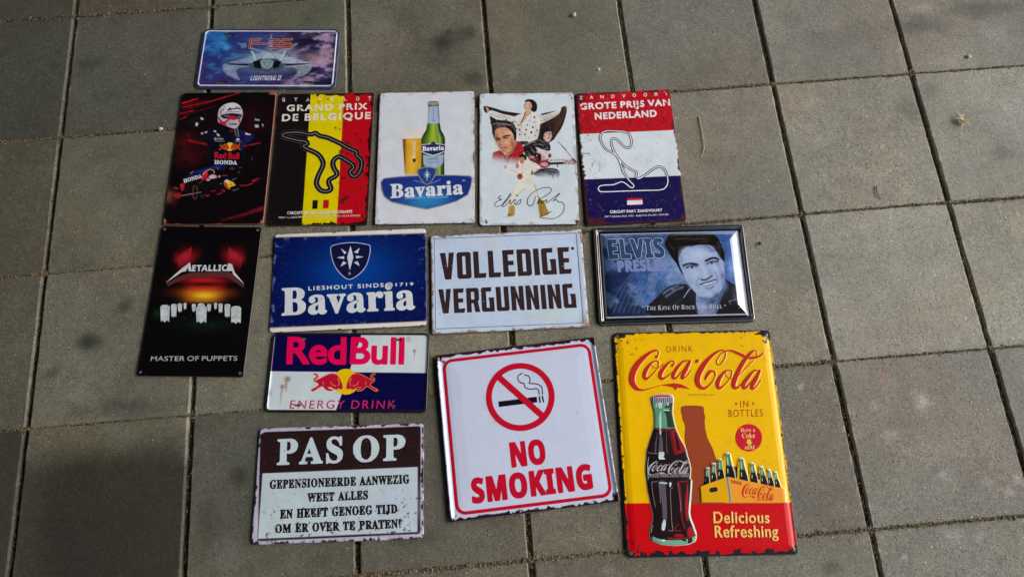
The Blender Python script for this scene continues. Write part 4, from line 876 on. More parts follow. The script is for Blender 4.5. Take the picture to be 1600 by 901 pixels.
def sign_energy():
    K = (405, 510, 5.818)
    rr = lambda c: P(np.vstack([s.L(K, [(c[0] + dx + 10 * math.cos(t), c[1] + 10 * math.sin(t)) for t in np.linspace(a, a + math.pi, 7)]) for dx, a in ((22, -math.pi / 2), (-22, math.pi / 2))]))
    s = Sign('novelty_plate', 'navy and white quartered number plate with two red bulls and a yellow sun', 'novelty plate',
             (0.5906, -0.844), -5.01, 300, 150, PX['energy'], r=11, mat=M_GLOSS, bend=(.2, .1, .2),
             prof=[(0, 2.2), (.8, 3.6), (2.2, 4.4), (4.5, 4.2), (6.2, 2.6), (8, 2.4), (60, 2.6)])
    s.holes = [rr(p) for p in ((400, 112), (1265, 118), (340, 712), (1222, 718))]
    c = s.canvas('d2e1e7'); c.mottle(.03, 30, 4)
    navy = '0b0a45'
    c.paint(s.poly(K, [(-60, -60), (942, -60), (925, 68), (810, 413), (-60, 406)]), navy, .6)
    c.paint(s.poly(K, [(810, 413), (1700, 420), (1700, 900), (655, 900), (686, 768)]), navy, .6)
    c.mottle(.07, 14, 9)
    c.blob(K, (85, 600), 26, 40, '7f8b93', .6, wob=.8)
    s.edge = srgb('1d1618'); c.over(1 - sstep(3.8, 5.2, c.D), '1d1618')
    # rust runs
    for (x, y, rx, ry) in ((252, 474, 30, 26), (205, 542, 22, 18), (1413, 218, 17, 13)): c.blob(K, (x, y), rx, ry, '6a3a22', .95, wob=.9)
    c.paint([s.stroke(K, [(240, 480, 14), (238, 540, 10), (236, 590, 3)]), s.stroke(K, [(204, 545, 11), (192, 620, 6), (184, 700, 3)]), s.stroke(K, [(1413, 222, 8), (1410, 262, 4), (1409, 300, 2)])], 'a8927c', 1.3, .8)
    s.face('enamel_face')
    red = 'ea0a58'
    s.layer('lettering', s.text(K, 'Red', 'B', (250, 333), (772, 335), (262, 104), track=-1, grow=2.2), red, .5)
    s.layer('lettering', s.text(K, 'Bull', 'B', (826, 333), (1306, 334), (838, 104), track=-1, grow=2.2), red, .5)
    s.layer('slogan_lettering', s.text(K, 'ENERGY DRINK', 'B', (268, 742), (1232, 745), (280, 668), track=26, grow=.1, space=40), 'c82a66', .35)
    s.layer('registered_symbol', [OUT(s.dot(K, (1360, 112), 20), .3)] + s.text(K, 'R', 'B', (1353, 122), (1369, 122), (1353, 103)), 'b05a78', .3)
    bulls(s, lambda p: s.L(K, p), .14, 'c41438', 'f09a4a', 'f7c80c')
    return s
sign_energy()
# ---------------------------------------------------------------- jet plate
def sign_jet():
    K = (290, 30, 6.4)
    slot = lambda c: P(np.vstack([s.L(K, [(c[0] + dx + 14 * math.cos(t), c[1] + 13 * math.sin(t)) for t in np.linspace(a, a + math.pi, 7)]) for dx, a in ((40, -math.pi / 2), (-40, math.pi / 2))]))
    s = Sign('novelty_plate', 'purple-blue number plate with a grey fighter jet and white rim', 'novelty plate',
             (0.4289, -0.1475), -5.05, 300, 150, PX['jet'], r=13, mat=M_GLOSS, bend=(.2, .2, .2),
             prof=[(0, 1.6), (1, 2.6), (3, 3.0), (5, 3.2), (6.5, 4.3), (8, 4.3), (9.5, 3.0), (60, 3.0)])
    s.holes = [slot(p) for p in ((436, 154), (1272, 154), (360, 630), (1226, 635))]
    c = s.canvas('3d3f78'); X, Y = c.X, c.Y
    n1 = fbm(X + 20 * fbm(X, Y, 40, 3), Y * 1.6, 60, 71, 5); n2 = fbm(X, Y * 2.0 + 15 * n1, 34, 75, 5)
    left = sstep(30, -110, X)
    c.over(left * .8, '283a88'); c.over(left * sstep(.5, .68, n1) * .85, '2f78c8'); c.over(sstep(.52, .70, n2) * left * .55, '4c9ade')
    c.over(sstep(-40, -75, Y) * .7, '3b2f5e'); c.over(sstep(-20, -90, X) * sstep(20, -70, Y) * .5, '44366e')
    right = sstep(10, 70, X)
    c.over(right * .75, '3a3058'); c.over(right * sstep(.50, .64, n2) * .9, 'a690b4'); c.over(right * sstep(.60, .72, n1) * .75, 'd0aebc'); c.over(right * sstep(.50, .36, n2) * .85, '1c1734')
    c.blob(K, (1330, 390), 150, 60, 'd2acba', .6, wob=.8); c.blob(K, (1100, 300), 90, 50, '352c4e', .7, wob=.9); c.blob(K, (1420, 300), 120, 30, '38325a', .6, wob=.9)
    c.blob(K, (400, 265), 70, 35, '4fa4ea', .8, -.5, .9); c.blob(K, (700, 210), 120, 50, '3a6fb8', .5)
    c.blob(K, (840, 370), 250, 70, 'b8d4e8', .55, wob=.4); c.blob(K, (830, 500), 260, 40, 'a9c6dc', .35, wob=.5)
    pale = 'b4cade'
    c.paint(s.poly(K, [(430, 428), (600, 385), (770, 328), (880, 328), (1060, 380), (1250, 440), (1190, 446), (960, 440), (840, 400), (690, 440), (520, 440)]), 'b0cadc', 2.2, .55)
    for pts in ([(372, 470), (400, 440), (520, 452), (650, 470), (560, 480), (512, 505), (510, 540), (540, 606), (470, 580), (400, 540)], [(1262, 470), (1235, 440), (1120, 455), (980, 475), (1060, 480), (1110, 505), (1112, 545), (1060, 606), (1150, 575), (1230, 530)]):
        c.paint(s.poly(K, pts, 3), pale, 2.4, .5)
    c.paint([s.poly(K, [(850, 142), (866, 195), (880, 240), (850, 330), (822, 240), (838, 195)]), s.poly(K, [(504, 228), (560, 240), (606, 236), (612, 275), (560, 288), (552, 258)]), s.poly(K, [(1128, 238), (1090, 236), (1060, 262), (1085, 275)])], '7f9fcb', .8, .75)
    c.paint([s.stroke(K, [(632, 280), (800, 332)], 7, False), s.stroke(K, [(1064, 285), (880, 332)], 7, False)], '9db4d0', .8, .7)
    c.grain(.45, 9, 90, None, .1, 2.0)
    c.over((1 - sstep(4.5, 5.4, c.D)) * .85, '454a72'); c.over((1 - sstep(1.5, 4.5, c.D)) * .6, '262a45')
    s.edge = srgb('3a3d62'); s.face()
    s.layer('rim', [OUT(P(smooth_rect(286, 136, 9)), 1.5)], 'd8d6ea', .4, .16)
    # the jet head on
    s.each('jet_wing', [s.poly(K, [(425, 440), (640, 444), (690, 440), (660, 465), (560, 458), (428, 450)]), s.poly(K, [(1252, 440), (1040, 444), (940, 440), (980, 466), (1090, 458), (1195, 452)])], '141c28', .4, .16)
    s.layer('jet_body', [s.poly(K, [(618, 446), (668, 438), (688, 408), (750, 392), (785, 348), (828, 320), (872, 346), (893, 390), (946, 408), (962, 440), (1010, 458), (985, 470), (960, 492), (930, 518), (868, 512), (830, 528), (800, 534), (775, 520), (735, 522), (680, 508), (652, 478), (625, 465)])], '4d5a6b', .4, .2)
    s.each('jet_intake', [s.poly(K, [(672, 425), (735, 408), (760, 470), (740, 495), (690, 480)]), s.poly(K, [(950, 425), (893, 408), (868, 470), (885, 495), (932, 480)])], '10161f', .35, .24)
    s.layer('jet_nose', [s.dot(K, (812, 436), 62, 58)], '9aabbd', .4, .28)
    s.layer('jet_nose_mark', [s.stroke(K, [(770, 430), (812, 425), (854, 430)], 4), s.stroke(K, [(785, 440), (800, 470), (812, 478), (826, 470), (840, 440)], 4), s.stroke(K, [(762, 410), (812, 398), (862, 410)], 5)], '54657a', .3, .34, under='jet_nose')
    s.layer('jet_canopy', [s.poly(K, [(760, 395), (790, 348), (828, 328), (868, 348), (888, 395), (825, 380)], 2)], 'b4c6d4', .4, .32)
    s.each('jet_tail', [s.stroke(K, [(660, 315, 6), (678, 345, 11), (698, 402, 13)], None, False), s.stroke(K, [(994, 320, 6), (976, 350, 11), (946, 402, 13)], None, False)], 'b9cedd', .4, .26)
    w = 11
    c_ = None
    let = [s.stroke(K, p, w, False) for p in ([(640, 284), (652, 206), (744, 204)], [(668, 243), (728, 242)], [(770, 243), (812, 243)], [(838, 206), (925, 206), (938, 220), (920, 243), (866, 243)], [(920, 243), (930, 262), (912, 284), (828, 284)],
                                              [(1058, 202), (972, 203), (962, 243), (1042, 244), (1058, 262), (1044, 284), (955, 284)])]
    s.layer('model_lettering', let, 'f0a184', .35, .38); s.layer('lettering_core', [G(x, -.85) for x in let], '8e4438', .35, .46, under='model_lettering')
    s.layer('lettering', s.text(K, 'LIGHTNING II', 'N', (644, 612), (946, 612), (662, 564), track=4, grow=-.05, space=40), 'e6e8f0', .35, .16)
    return s
sign_jet()

# ---------------------------------------------------------------- racing driver sign
def sign_driver():
    K = (245, 135, 4.005); K2 = (265, 145, 6.929); K3 = (255, 240, 7.835)
    s = Sign('racing_sign', 'dark sign of a racing driver in a white helmet above a race car', 'metal sign',
             (0.3371, -0.3747), -4.24, 200, 300, PX['driver'], r=6, bend=(.4, .5, .2))
    c = s.canvas('0d080c', .8)
    c.blob(K, (200, 420), 110, 70, '4a1016', .8, wob=.7); c.blob(K, (610, 220), 90, 90, '33090f', .8, wob=.7); c.blob(K, (170, 340), 60, 50, '5a1218', .7, wob=.7); c.blob(K, (400, 320), 260, 200, '1d0a10', .5)
    for p, w, col, a in (([(148, 102), (246, 74)], 5, 'c81c2e', 1), ([(150, 130), (330, 92), (515, 42)], 3.5, 'b81a2c', .9), ([(138, 168), (222, 150)], 5, 'a81d2c', .85), ([(140, 203), (172, 191)], 4, 'b81f30', .9), ([(160, 180), (360, 122)], 3, '6a0f1a', .7),
                         ([(150, 148), (430, 70)], 2, '7d1220', .7), ([(142, 118), (300, 84)], 2, '8a1522', .7), ([(170, 220), (300, 185)], 3, '4a0c14', .8)):
        c.paint(s.stroke(K, p, w, False), col, 1.2, a)
    c.paint(s.stroke(K, [(420, 842, 2), (560, 806, 9), (672, 768, 12)], None, False), '7a1420', 3, .75)
    # body
    navy = '0c0c1c'
    c.paint(s.poly(K2, [(430, 400), (520, 372), (700, 392), (770, 402), (900, 440), (962, 490), (880, 562), (800, 560), (790, 810), (440, 810), (430, 560), (330, 505), (318, 450)], 3), navy, 1.2)
    c.paint(s.poly(K2, [(752, 402), (880, 448), (935, 482), (830, 560), (788, 640), (772, 520)], 2), '1a1d58', 1.5); c.paint(s.poly(K2, [(660, 500), (780, 430), (790, 540), (770, 620), (690, 560)], 2), '15184c', 3, .6)
    c.paint(s.poly(K2, [(330, 440), (430, 400), (500, 440), (450, 520), (360, 500)], 2), '121434', 3, .8)
    for p, w in (([(205, 190 + 110), (270, 260), (330, 300), (300, 380), (240, 380)], 0), ([(900, 260), (960, 220), (1010, 280), (1010, 370), (950, 400), (910, 330)], 0)):
        c.paint(s.poly(K2, p, 3), '15131c', 2)
    c.paint(s.poly(K2, [(190, 490), (300, 520), (400, 550), (395, 572), (280, 555), (190, 530)]), '3a0c12', 2, .8)
    c.paint(s.stroke(K2, [(195, 515), (300, 540), (396, 560)], 10, False), 'a81a28', 1.0, .85); c.paint([s.stroke(K2, [(x, 515 + (x - 195) * .22 - 6), (x + 4, 515 + (x - 195) * .22 + 8)], 2.2, False) for x in range(205, 395, 17)], '2a060a', .5, .9)
    c.paint(s.stroke(K2, [(822, 582), (988, 552)], 7, False), 'b01c30', .9, .9); c.paint([s.stroke(K2, [(x, 582 - (x - 822) * .18 - 6), (x + 3, 582 - (x - 822) * .18 + 7)], 2.2, False) for x in range(832, 985, 16)], '2a060a', .5, .8)
    c.paint(s.stroke(K2, [(175, 455), (200, 440), (205, 490)], 6), '701018', 1.5, .8)
    wh = 'e2dde2'
    for p in ([(322, 262), (345, 270), (362, 285), (335, 295)], [(275, 318), (303, 328), (292, 362), (268, 352)], [(930, 285), (985, 295), (982, 312), (932, 305)], [(932, 352), (975, 352), (975, 385), (935, 382)], [(1010, 340), (1026, 355), (1022, 378)], [(470, 408), (500, 415), (502, 430), (478, 422)], [(330, 430), (360, 428), (358, 450), (332, 450)], [(370, 425), (400, 418), (402, 432), (374, 436)], [(825, 435), (890, 455), (885, 466), (830, 458)], [(505, 440), (530, 448), (545, 475), (520, 470)], [(728, 500), (762, 500), (760, 522), (730, 522)]):
        c.paint(s.poly(K2, p), wh if p[0][0] != 330 else 'd8b060', .6, .85)
    c.paint(s.text(K2, 'DEALER', 'B', (487, 510), (560, 512), (488, 488), grow=.2)[:1] + [s.stroke(K2, [(488, 500), (575, 503)], 7, False)], 'c8c4cc', .6, .8)
    c.paint([s.stroke(K2, [(490, 523), (592, 530)], 3.5, False), s.stroke(K2, [(715, 532), (778, 535)], 3.5, False)], 'a09ca8', .5, .8)
    c.paint(s.dot(K2, (674, 416), 18, 14), '8a1424', .8, .9)
    c.paint(s.stroke(K2, [(735, 385), (742, 430), (755, 475), (725, 465), (712, 420), (708, 395)], 4), '9c98a0', .6, .8)
    # car
    c.paint(s.poly(K3, [(235, 330), (300, 270), (380, 215), (520, 178), (640, 150), (730, 138), (775, 165), (730, 200), (620, 205), (480, 262), (360, 300), (250, 352)], 2), '141d5c', 2.5); c.paint(s.stroke(K3, [(390, 250), (520, 200), (690, 160)], 14), '1d2b86', 4, .7)
    c.paint([s.stroke(K3, [(655, 175), (678, 195), (698, 172)], 5, False)], '4a64d8', .7)
    c.paint([s.stroke(K3, [(330, 245), (358, 224)], 6, False), s.stroke(K3, [(135, 420), (170, 432)], 5, False)], 'c07a4a', 1.2, .8)
    c.paint(s.poly(K3, [(450, 330), (640, 300), (760, 300), (900, 330), (960, 400), (800, 460), (520, 470), (440, 430)], 2), '100c12', 2)
    c.paint(s.poly(K3, [(462, 318), (490, 252), (528, 222), (552, 248), (535, 300), (500, 332)], 2), 'c81d38', .8); c.paint(s.stroke(K3, [(488, 258), (530, 215), (580, 198), (618, 212), (628, 240)], 5.5), 'dca84c', .7); c.paint(s.dot(K3, (585, 235), 34, 24), '120c12', .8)
    c.paint(s.poly(K3, [(560, 285), (600, 262), (650, 272), (665, 300), (620, 312), (575, 310)], 2), 'd8b8c4', .9); c.paint([s.poly(K3, [(520, 300), (560, 290), (575, 320), (535, 335)]), s.poly(K3, [(640, 275), (662, 280), (655, 305)])], 'c0304a', .8); c.paint([s.dot(K3, (695, 285), 14, 12), s.poly(K3, [(530, 325), (575, 318), (572, 335), (535, 338)])], 'd0c8d0', .8)
    c.paint(s.stroke(K3, [(730, 275), (790, 276)], 5, False), 'b04050', .8)
    c.paint(s.poly(K3, [(752, 372), (802, 342), (862, 352), (902, 396), (832, 416), (822, 448), (772, 412)]), 'efb524', .8); c.paint(s.poly(K3, [(752, 372), (790, 358), (800, 400), (830, 440), (820, 450), (772, 412)]), 'c8401c', 1.0); c.paint(s.poly(K3, [(755, 340), (790, 325), (835, 345), (815, 356), (765, 358)]), 'd6d2d8', .8, .9); c.paint(s.dot(K3, (845, 385), 14, 10), 'c07a10', .8)
    c.paint(s.stroke(K3, [(860, 462), (936, 440)], 3, False), 'b8a890', .6, .8)
    c.paint([s.poly(K3, [(205, 372), (255, 375), (248, 440), (220, 465), (205, 420)], 2)], 'c02038', 1.2); c.paint(s.poly(K3, [(130, 498), (205, 486), (215, 530), (170, 555), (135, 530)], 2), '9c1c28', 2)
    c.paint(s.stroke(K3, ell(392, 478, 30, 82, 24), 5, True, True, 2), '6a5048', 1.2, .8); c.paint(s.stroke(K3, ell(330, 450, 50, 50, 20), 7, True, True, 2), '3a2420', 2, .6); c.paint(s.stroke(K3, [(222, 520), (340, 500), (468, 478)], 3, False), 'c8bcb8', .7, .8)
    c.paint([s.stroke(K3, p, w) for p, w in (([(520, 512), (545, 525), (568, 518)], 7), ([(675, 505), (705, 498), (730, 490)], 7), ([(730, 470), (745, 455), (760, 470)], 8), ([(958, 398), (1010, 402), (1060, 390), (1112, 375)], 6), ([(1105, 345), (1150, 325), (1200, 315)], 7), ([(1115, 352), (1160, 345)], 5), ([(590, 470), (640, 462)], 5))], 'a82434', 1.0, .9)
    c.paint([s.stroke(K3, p, 5) for p in ([(470, 515), (480, 545)], [(490, 520), (505, 545)])], '2a3a80', 1.2, .8); c.paint([s.stroke(K3, p, 3) for p in ([(440, 365), (480, 350)], [(860, 325), (905, 312)], [(930, 240), (950, 230)], [(945, 182), (970, 182)], [(1098, 65), (1103, 78)], [(690, 380), (730, 370)])], '8a8a90', .8, .7)
    c.paint(s.dot(K3, (850, 190), 30, 16), '5a4a5c', 2, .8)
    c.grain(.75, 7, 88); c.grain(.5, 3, 89, None, .35, 2.5)
    # flaked edges
    rust = 'b2604a'
    c.blob(K, (75, 690), 40, 40, '8a4634', .9, wob=.6); c.wear(rust, -1.2, 4.5, 16, 81); c.wear(rust, 2.6, 5, 9, 83, '', corner=24); c.wear(rust, -.4, 5, 26, 85, 'lb')
    c.paint(s.stroke(K3, [(100, 520), (125, 590), (140, 680)], 7), '3a1418', 1.5, .9)
    s.edge = srgb('9a5642'); s.face()
    # helmet
    hm = s.poly(K2, [(524, 200), (545, 162), (590, 128), (650, 110), (712, 112), (762, 142), (790, 190), (797, 240), (782, 295), (762, 340), (732, 384), (690, 389), (630, 368), (560, 338), (522, 318), (518, 260)], 3)
    def hcol(X, Y):
        q = s.L(K2, [(660, 200)])[0]; k = sstep(10, 30, np.hypot(X - q[0] - 2, Y - q[1] - 4)); return srgb('e6e2ea') * (1 - k[:, None]) + srgb('c3bcd0') * k[:, None]
    s.layer('helmet', [hm], hcol, .5)
    s.layer('visor', [s.poly(K2, [(548, 246), (610, 230), (690, 226), (780, 240), (784, 268), (740, 292), (650, 288), (575, 276)], 2)], '1c141e', .4, .22, under='helmet')
    s.layer('visor_glare', [s.stroke(K2, [(560, 240), (630, 226), (700, 224), (778, 238)], 5), s.stroke(K2, [(600, 256), (640, 250)], 5, False), s.stroke(K2, [(735, 268), (772, 262)], 5)], '8f90aa', .35, .3, under='helmet')
    s.layer('helmet_mark', [s.dot(K2, (572, 188), 16, 9), s.stroke(K2, [(545, 215), (556, 232)], 6, False)], 'b8a86a', .35, .28, under='helmet')
    s.layer('helmet_flash', [s.stroke(K2, [(524, 268, 6), (560, 318, 12), (612, 350, 8)], None), s.stroke(K2, [(545, 330, 10), (610, 318, 12), (650, 282, 9)], None), s.poly(K2, [(622, 262), (690, 250), (740, 278), (700, 300), (640, 286)], 2), s.poly(K2, [(752, 290), (772, 292), (766, 325), (752, 332)])], 'c41c38', .35, .28, under='helmet')
    s.layer('helmet_stripe', [s.stroke(K2, [(600, 215), (640, 208), (700, 204), (760, 212)], 3), s.stroke(K2, [(555, 185), (590, 178)], 3), s.stroke(K2, [(622, 186), (650, 182), (700, 175), (775, 172)], 5.5), s.stroke(K2, [(640, 195), (650, 165), (668, 190)], 6), s.stroke(K2, [(700, 185), (730, 160), (765, 185)], 4.5), s.dot(K2, (552, 208), 8, 11), s.stroke(K2, [(580, 165), (600, 150)], 3), s.stroke(K2, [(560, 262), (600, 268)], 4)], '3a3444', .3, .28, under='helmet')
    s.layer('helmet_lettering', s.text(K2, 'CarNext', 'B', (640, 352), (734, 352), (642, 330), track=4, grow=.16), '1c1820', .3, .28, under='helmet')
    bulls(s, lambda p: s.L(K2, [((x - 768) * .40 + 657, (y - 500) * .40 + 588) for x, y in p]), .16, 'c8381c', 'f0a03a', 'f2d43a', .35, (768, 500, 118))
    s.layer('suit_lettering', s.text(K2, 'Red Bull', 'B', (490, 712), (760, 724), (492, 646), track=2, grow=.5, space=40), 'c81c2e', .35)
    s.layer('suit_lettering', s.text(K2, 'HONDA', 'S', (487, 774), (738, 783), (488, 734), track=5, grow=.4), 'd8e0ee', .35)
    s.layer('car_lettering', s.text(K3, 'HONDA', 'S', (252, 362), (478, 298), (240, 320), track=4, grow=.3), 'e0dfe6', .35)
    return s
sign_driver()

# ---------------------------------------------------------------- the two circuit signs
def sign_spa():
    K = (415, 135, 4.006)
    s = Sign('circuit_sign', 'black, yellow and red striped circuit sign with a race track outline', 'metal sign',
             (0.5443, -0.3943), -4.09, 200, 300, PX['spa'], r=5, bend=(.6, .3, .3))
    c = s.canvas('141014')
    c.paint(s.poly(K, [(279, 0), (489, 0), (452, 920), (232, 920)]), 'e6d500', .5); c.paint(s.poly(K, [(489, 0), (800, 0), (800, 920), (452, 920)]), 'c20a1c', .5)
    c.mottle(.08, 18, 11)
    c.specks('2a1510', 6, .74, 91, .85, sstep(50, 10, c.D)); c.specks('3a1a14', 11, .73, 94, .8, (c.X > 20) * 1.0); c.specks('8a8420', 4, .77, 97, .5, (np.abs(c.X) < 40) * 1.0)
    c.wear('2a1216', 2.5, 7, 13, 101); c.wear('2a1216', 4.5, 11, 16, 104, 'r'); c.wear('2a1216', 4, 9, 9, 106, 'tb'); c.wear('2a1216', 5, 12, 9, 108, 'r', corner=46)
    s.edge = srgb('2a1216'); s.face()
    tx = 'ebe6dc'; letters = [('S', 104), ('T', 182), ('A', 258), ('V', 337), ('E', 415), ('L', 495), ('O', 575), ('T', 650)]
    s.layer('town_lettering', [g for ch, x in letters for g in s.text(K, ch, 'B', (x - 10 + (4 if ch == 'L' else 0), 95), (x + 10, 95), (x - 10, 73), grow=.15)], tx, .35, worn=(5, 0.30, 110))
    s.layer('heading_lettering', s.text(K, 'GRAND PRIX', 'B', (127, 154), (633, 150), (128, 118), track=22, grow=.85, space=45), tx, .4, worn=(6, 0.31, 113))
    s.layer('heading_lettering', s.text(K, 'DE BELGIQUE', 'B', (98, 216), (656, 210), (100, 176), track=26, grow=.85, space=45), tx, .4, worn=(6, 0.29, 115))
    trk = smooth([(106, 312), (120, 292), (200, 288), (280, 302), (308, 294), (338, 312), (390, 325), (470, 362), (522, 392), (572, 414), (574, 438), (602, 464), (606, 500), (592, 545), (566, 568), (542, 560), (533, 536), (556, 514), (540, 488), (470, 446), (442, 452), (424, 478), (430, 512), (450, 546), (440, 566), (406, 584), (400, 606), (414, 638), (402, 655), (368, 658), (340, 642), (322, 606), (334, 558), (362, 492), (348, 450), (318, 420), (250, 388), (236, 372), (258, 362), (246, 346), (180, 334)], True, 5)
    trk = np.vstack([trk, trk[:1]]); base = s.stroke(K, trk, 15.5, False)
    s.layer('track_outline', [G(base, .32)], '8a857c', .3); s.layer('race_track', [base], '120f12', .4, .22); s.layer('track_line', [s.stroke(K, trk, 1.5, False)], 'a8a8ae', .3, .3, under='race_track')
    s.layer('flag', [s.poly(K, [(300, 712), (333, 711), (331, 766), (298, 766)])], '161214', .5); s.layer('flag', [s.poly(K, [(368, 711), (403, 710), (401, 762), (366, 764)])], 'c41420', .5)
    s.layer('small_lettering', s.text(K, 'CIRCUIT DE SPA-FRANCORCHAMPS', 'B', (142, 799), (551, 794), (142, 782), track=14, grow=.28, space=45), tx, .3, worn=(4, 0.33, 118))
    s.layer('small_lettering', s.text(K, 'FIRST GRAND PRIX 1925 - ANTONIO ASCARI / ALFA ROMEO', 'B', (88, 824), (604, 816), (88, 813), track=14, grow=.12, space=45), 'd0c8c0', .3, worn=(4, 0.34, 120))
    s.grommets(corner_pts(200, 300, 7), '3a2a2a', 1.4)
    return s
sign_spa()

def sign_dunes():
    K = (895, 130, 3.919)
    s = Sign('circuit_sign', 'red, white and navy striped circuit sign with a race track outline', 'metal sign',
             (1.173, -0.4431), -1.98, 200, 300, PX['dunes'], r=5, bend=(.5, .4, .5))
    c = s.canvas('d6e2ea')
    b1 = [(0, 322), (45, 320), (628, 293), (760, 287)]; b2 = [(0, 598), (75, 595), (655, 568), (800, 561)]
    c.paint(s.poly(K, b1[::-1] + [(0, -100), (760, -100)]), 'bc0f1e', .5); navy = s.poly(K, b2 + [(900, 1000), (0, 1000)]); c.paint(navy, '130c4c', .5)
    c.mottle(.06, 20, 13)
    c.specks('3a1c20', 5, .70, 131, .9, sstep(70, 0, c.X + 100) * 1.0); c.specks('7d7a80', 3, .74, 133, .5); c.specks('5a1018', 6, .66, 134, .6, (c.Y > 60) * 1.0)
    c.wear('4a1c26', 2.0, 8, 12, 136); c.wear('3a1c22', 3, 10, 9, 138, 'l'); c.wear('4a1a26', 4, 14, 16, 139, 'b', corner=44, soft=2.5); c.wear('4a1c22', 3.0, 8, 10, 141, 't', soft=1.5)
    s.edge = srgb('3a1a20'); s.face()
    tx = 'e9e6ea'; zl = [('Z', 50, 98), ('A', 115, 95), ('N', 180, 92), ('D', 248, 89), ('V', 315, 86), ('O', 380, 82), ('O', 449, 79), ('R', 516, 75), ('T', 578, 72)]
    s.layer('town_lettering', [g for ch, x, y in zl for g in s.text(K, ch, 'B', (x - 10, y + 9), (x + 10, y + 8), (x - 11, y - 11), grow=.15)], tx, .35, worn=(6, 0.34, 144))
    s.layer('heading_lettering', s.text(K, 'GROTE PRIJS VAN', 'B', (46, 170), (600, 142), (44, 133), track=14, grow=.8, space=45), tx, .4, worn=(7, 0.28, 146))
    s.layer('heading_lettering', s.text(K, 'NEDERLAND', 'B', (138, 229), (516, 210), (136, 191), track=16, grow=.85), tx, .4, worn=(6, 0.22, 148))
    trk = smooth([(155, 652), (164, 636), (190, 629), (250, 625), (296, 608), (325, 620), (350, 640), (367, 642), (372, 627), (345, 600), (310, 550), (296, 510), (285, 480), (268, 452), (243, 432), (206, 415), (180, 380), (167, 342), (180, 312), (215, 299), (270, 301), (320, 304), (345, 320), (360, 355), (355, 390), (340, 402), (315, 395), (282, 362), (260, 346), (241, 349), (235, 370), (245, 410), (265, 445), (290, 480), (320, 510), (360, 535), (390, 550), (386, 570), (394, 586), (412, 585), (450, 560), (500, 526), (530, 515), (558, 530), (577, 570), (580, 610), (565, 640), (530, 655), (400, 660), (190, 669), (164, 664)], True, 4)
    trk = np.vstack([trk, trk[:1]]); ex = s.stroke(K, [(306, 538), (312, 522), (322, 515), (336, 517)], 5.6); ex2 = s.stroke(K, [(246, 432), (262, 444), (280, 462)], 5)
    s.layer('track_outline', [s.stroke(K, trk, 7.8, False), ex, ex2], '15131c', .35, .14, clip=G(s.poly(K, b2 + [(900, -200), (0, -200)]), 0))
    s.layer('race_track', [s.stroke(K, trk, 2.9, False), s.stroke(K, [(306, 538), (312, 522), (322, 515), (336, 517)], 2)], 'e6eaf0', .3, .24)
    s.layer('flag', [s.poly(K, [(329, 707), (424, 703), (424, 716), (330, 720)])], 'c8182c', .5); s.layer('flag', [s.poly(K, [(330, 720), (424, 716), (425, 741), (331, 745)])], 'dfe4ec', .5)
    s.layer('flag', [s.poly(K, [(331, 732), (425, 728), (425, 742), (331, 746)])], 'e8ebf0', .5, .2)
    s.layer('small_lettering', s.text(K, 'CIRCUIT PARK ZANDVOORT', 'B', (226, 796), (543, 782), (226, 781), track=14, grow=.3, space=45), tx, .3, worn=(4, 0.28, 151))
    s.layer('small_lettering', s.text(K, 'FIRST GRAND PRIX 1952 - ALBERTO ASCARI / FERRARI', 'B', (195, 823), (581, 805), (195, 813), track=14, grow=.12, space=45), 'd0ccd8', .3, worn=(4, 0.31, 153))
    s.grommets(corner_pts(200, 300, 7), '5a3038', 1.4)
    return s
sign_dunes()

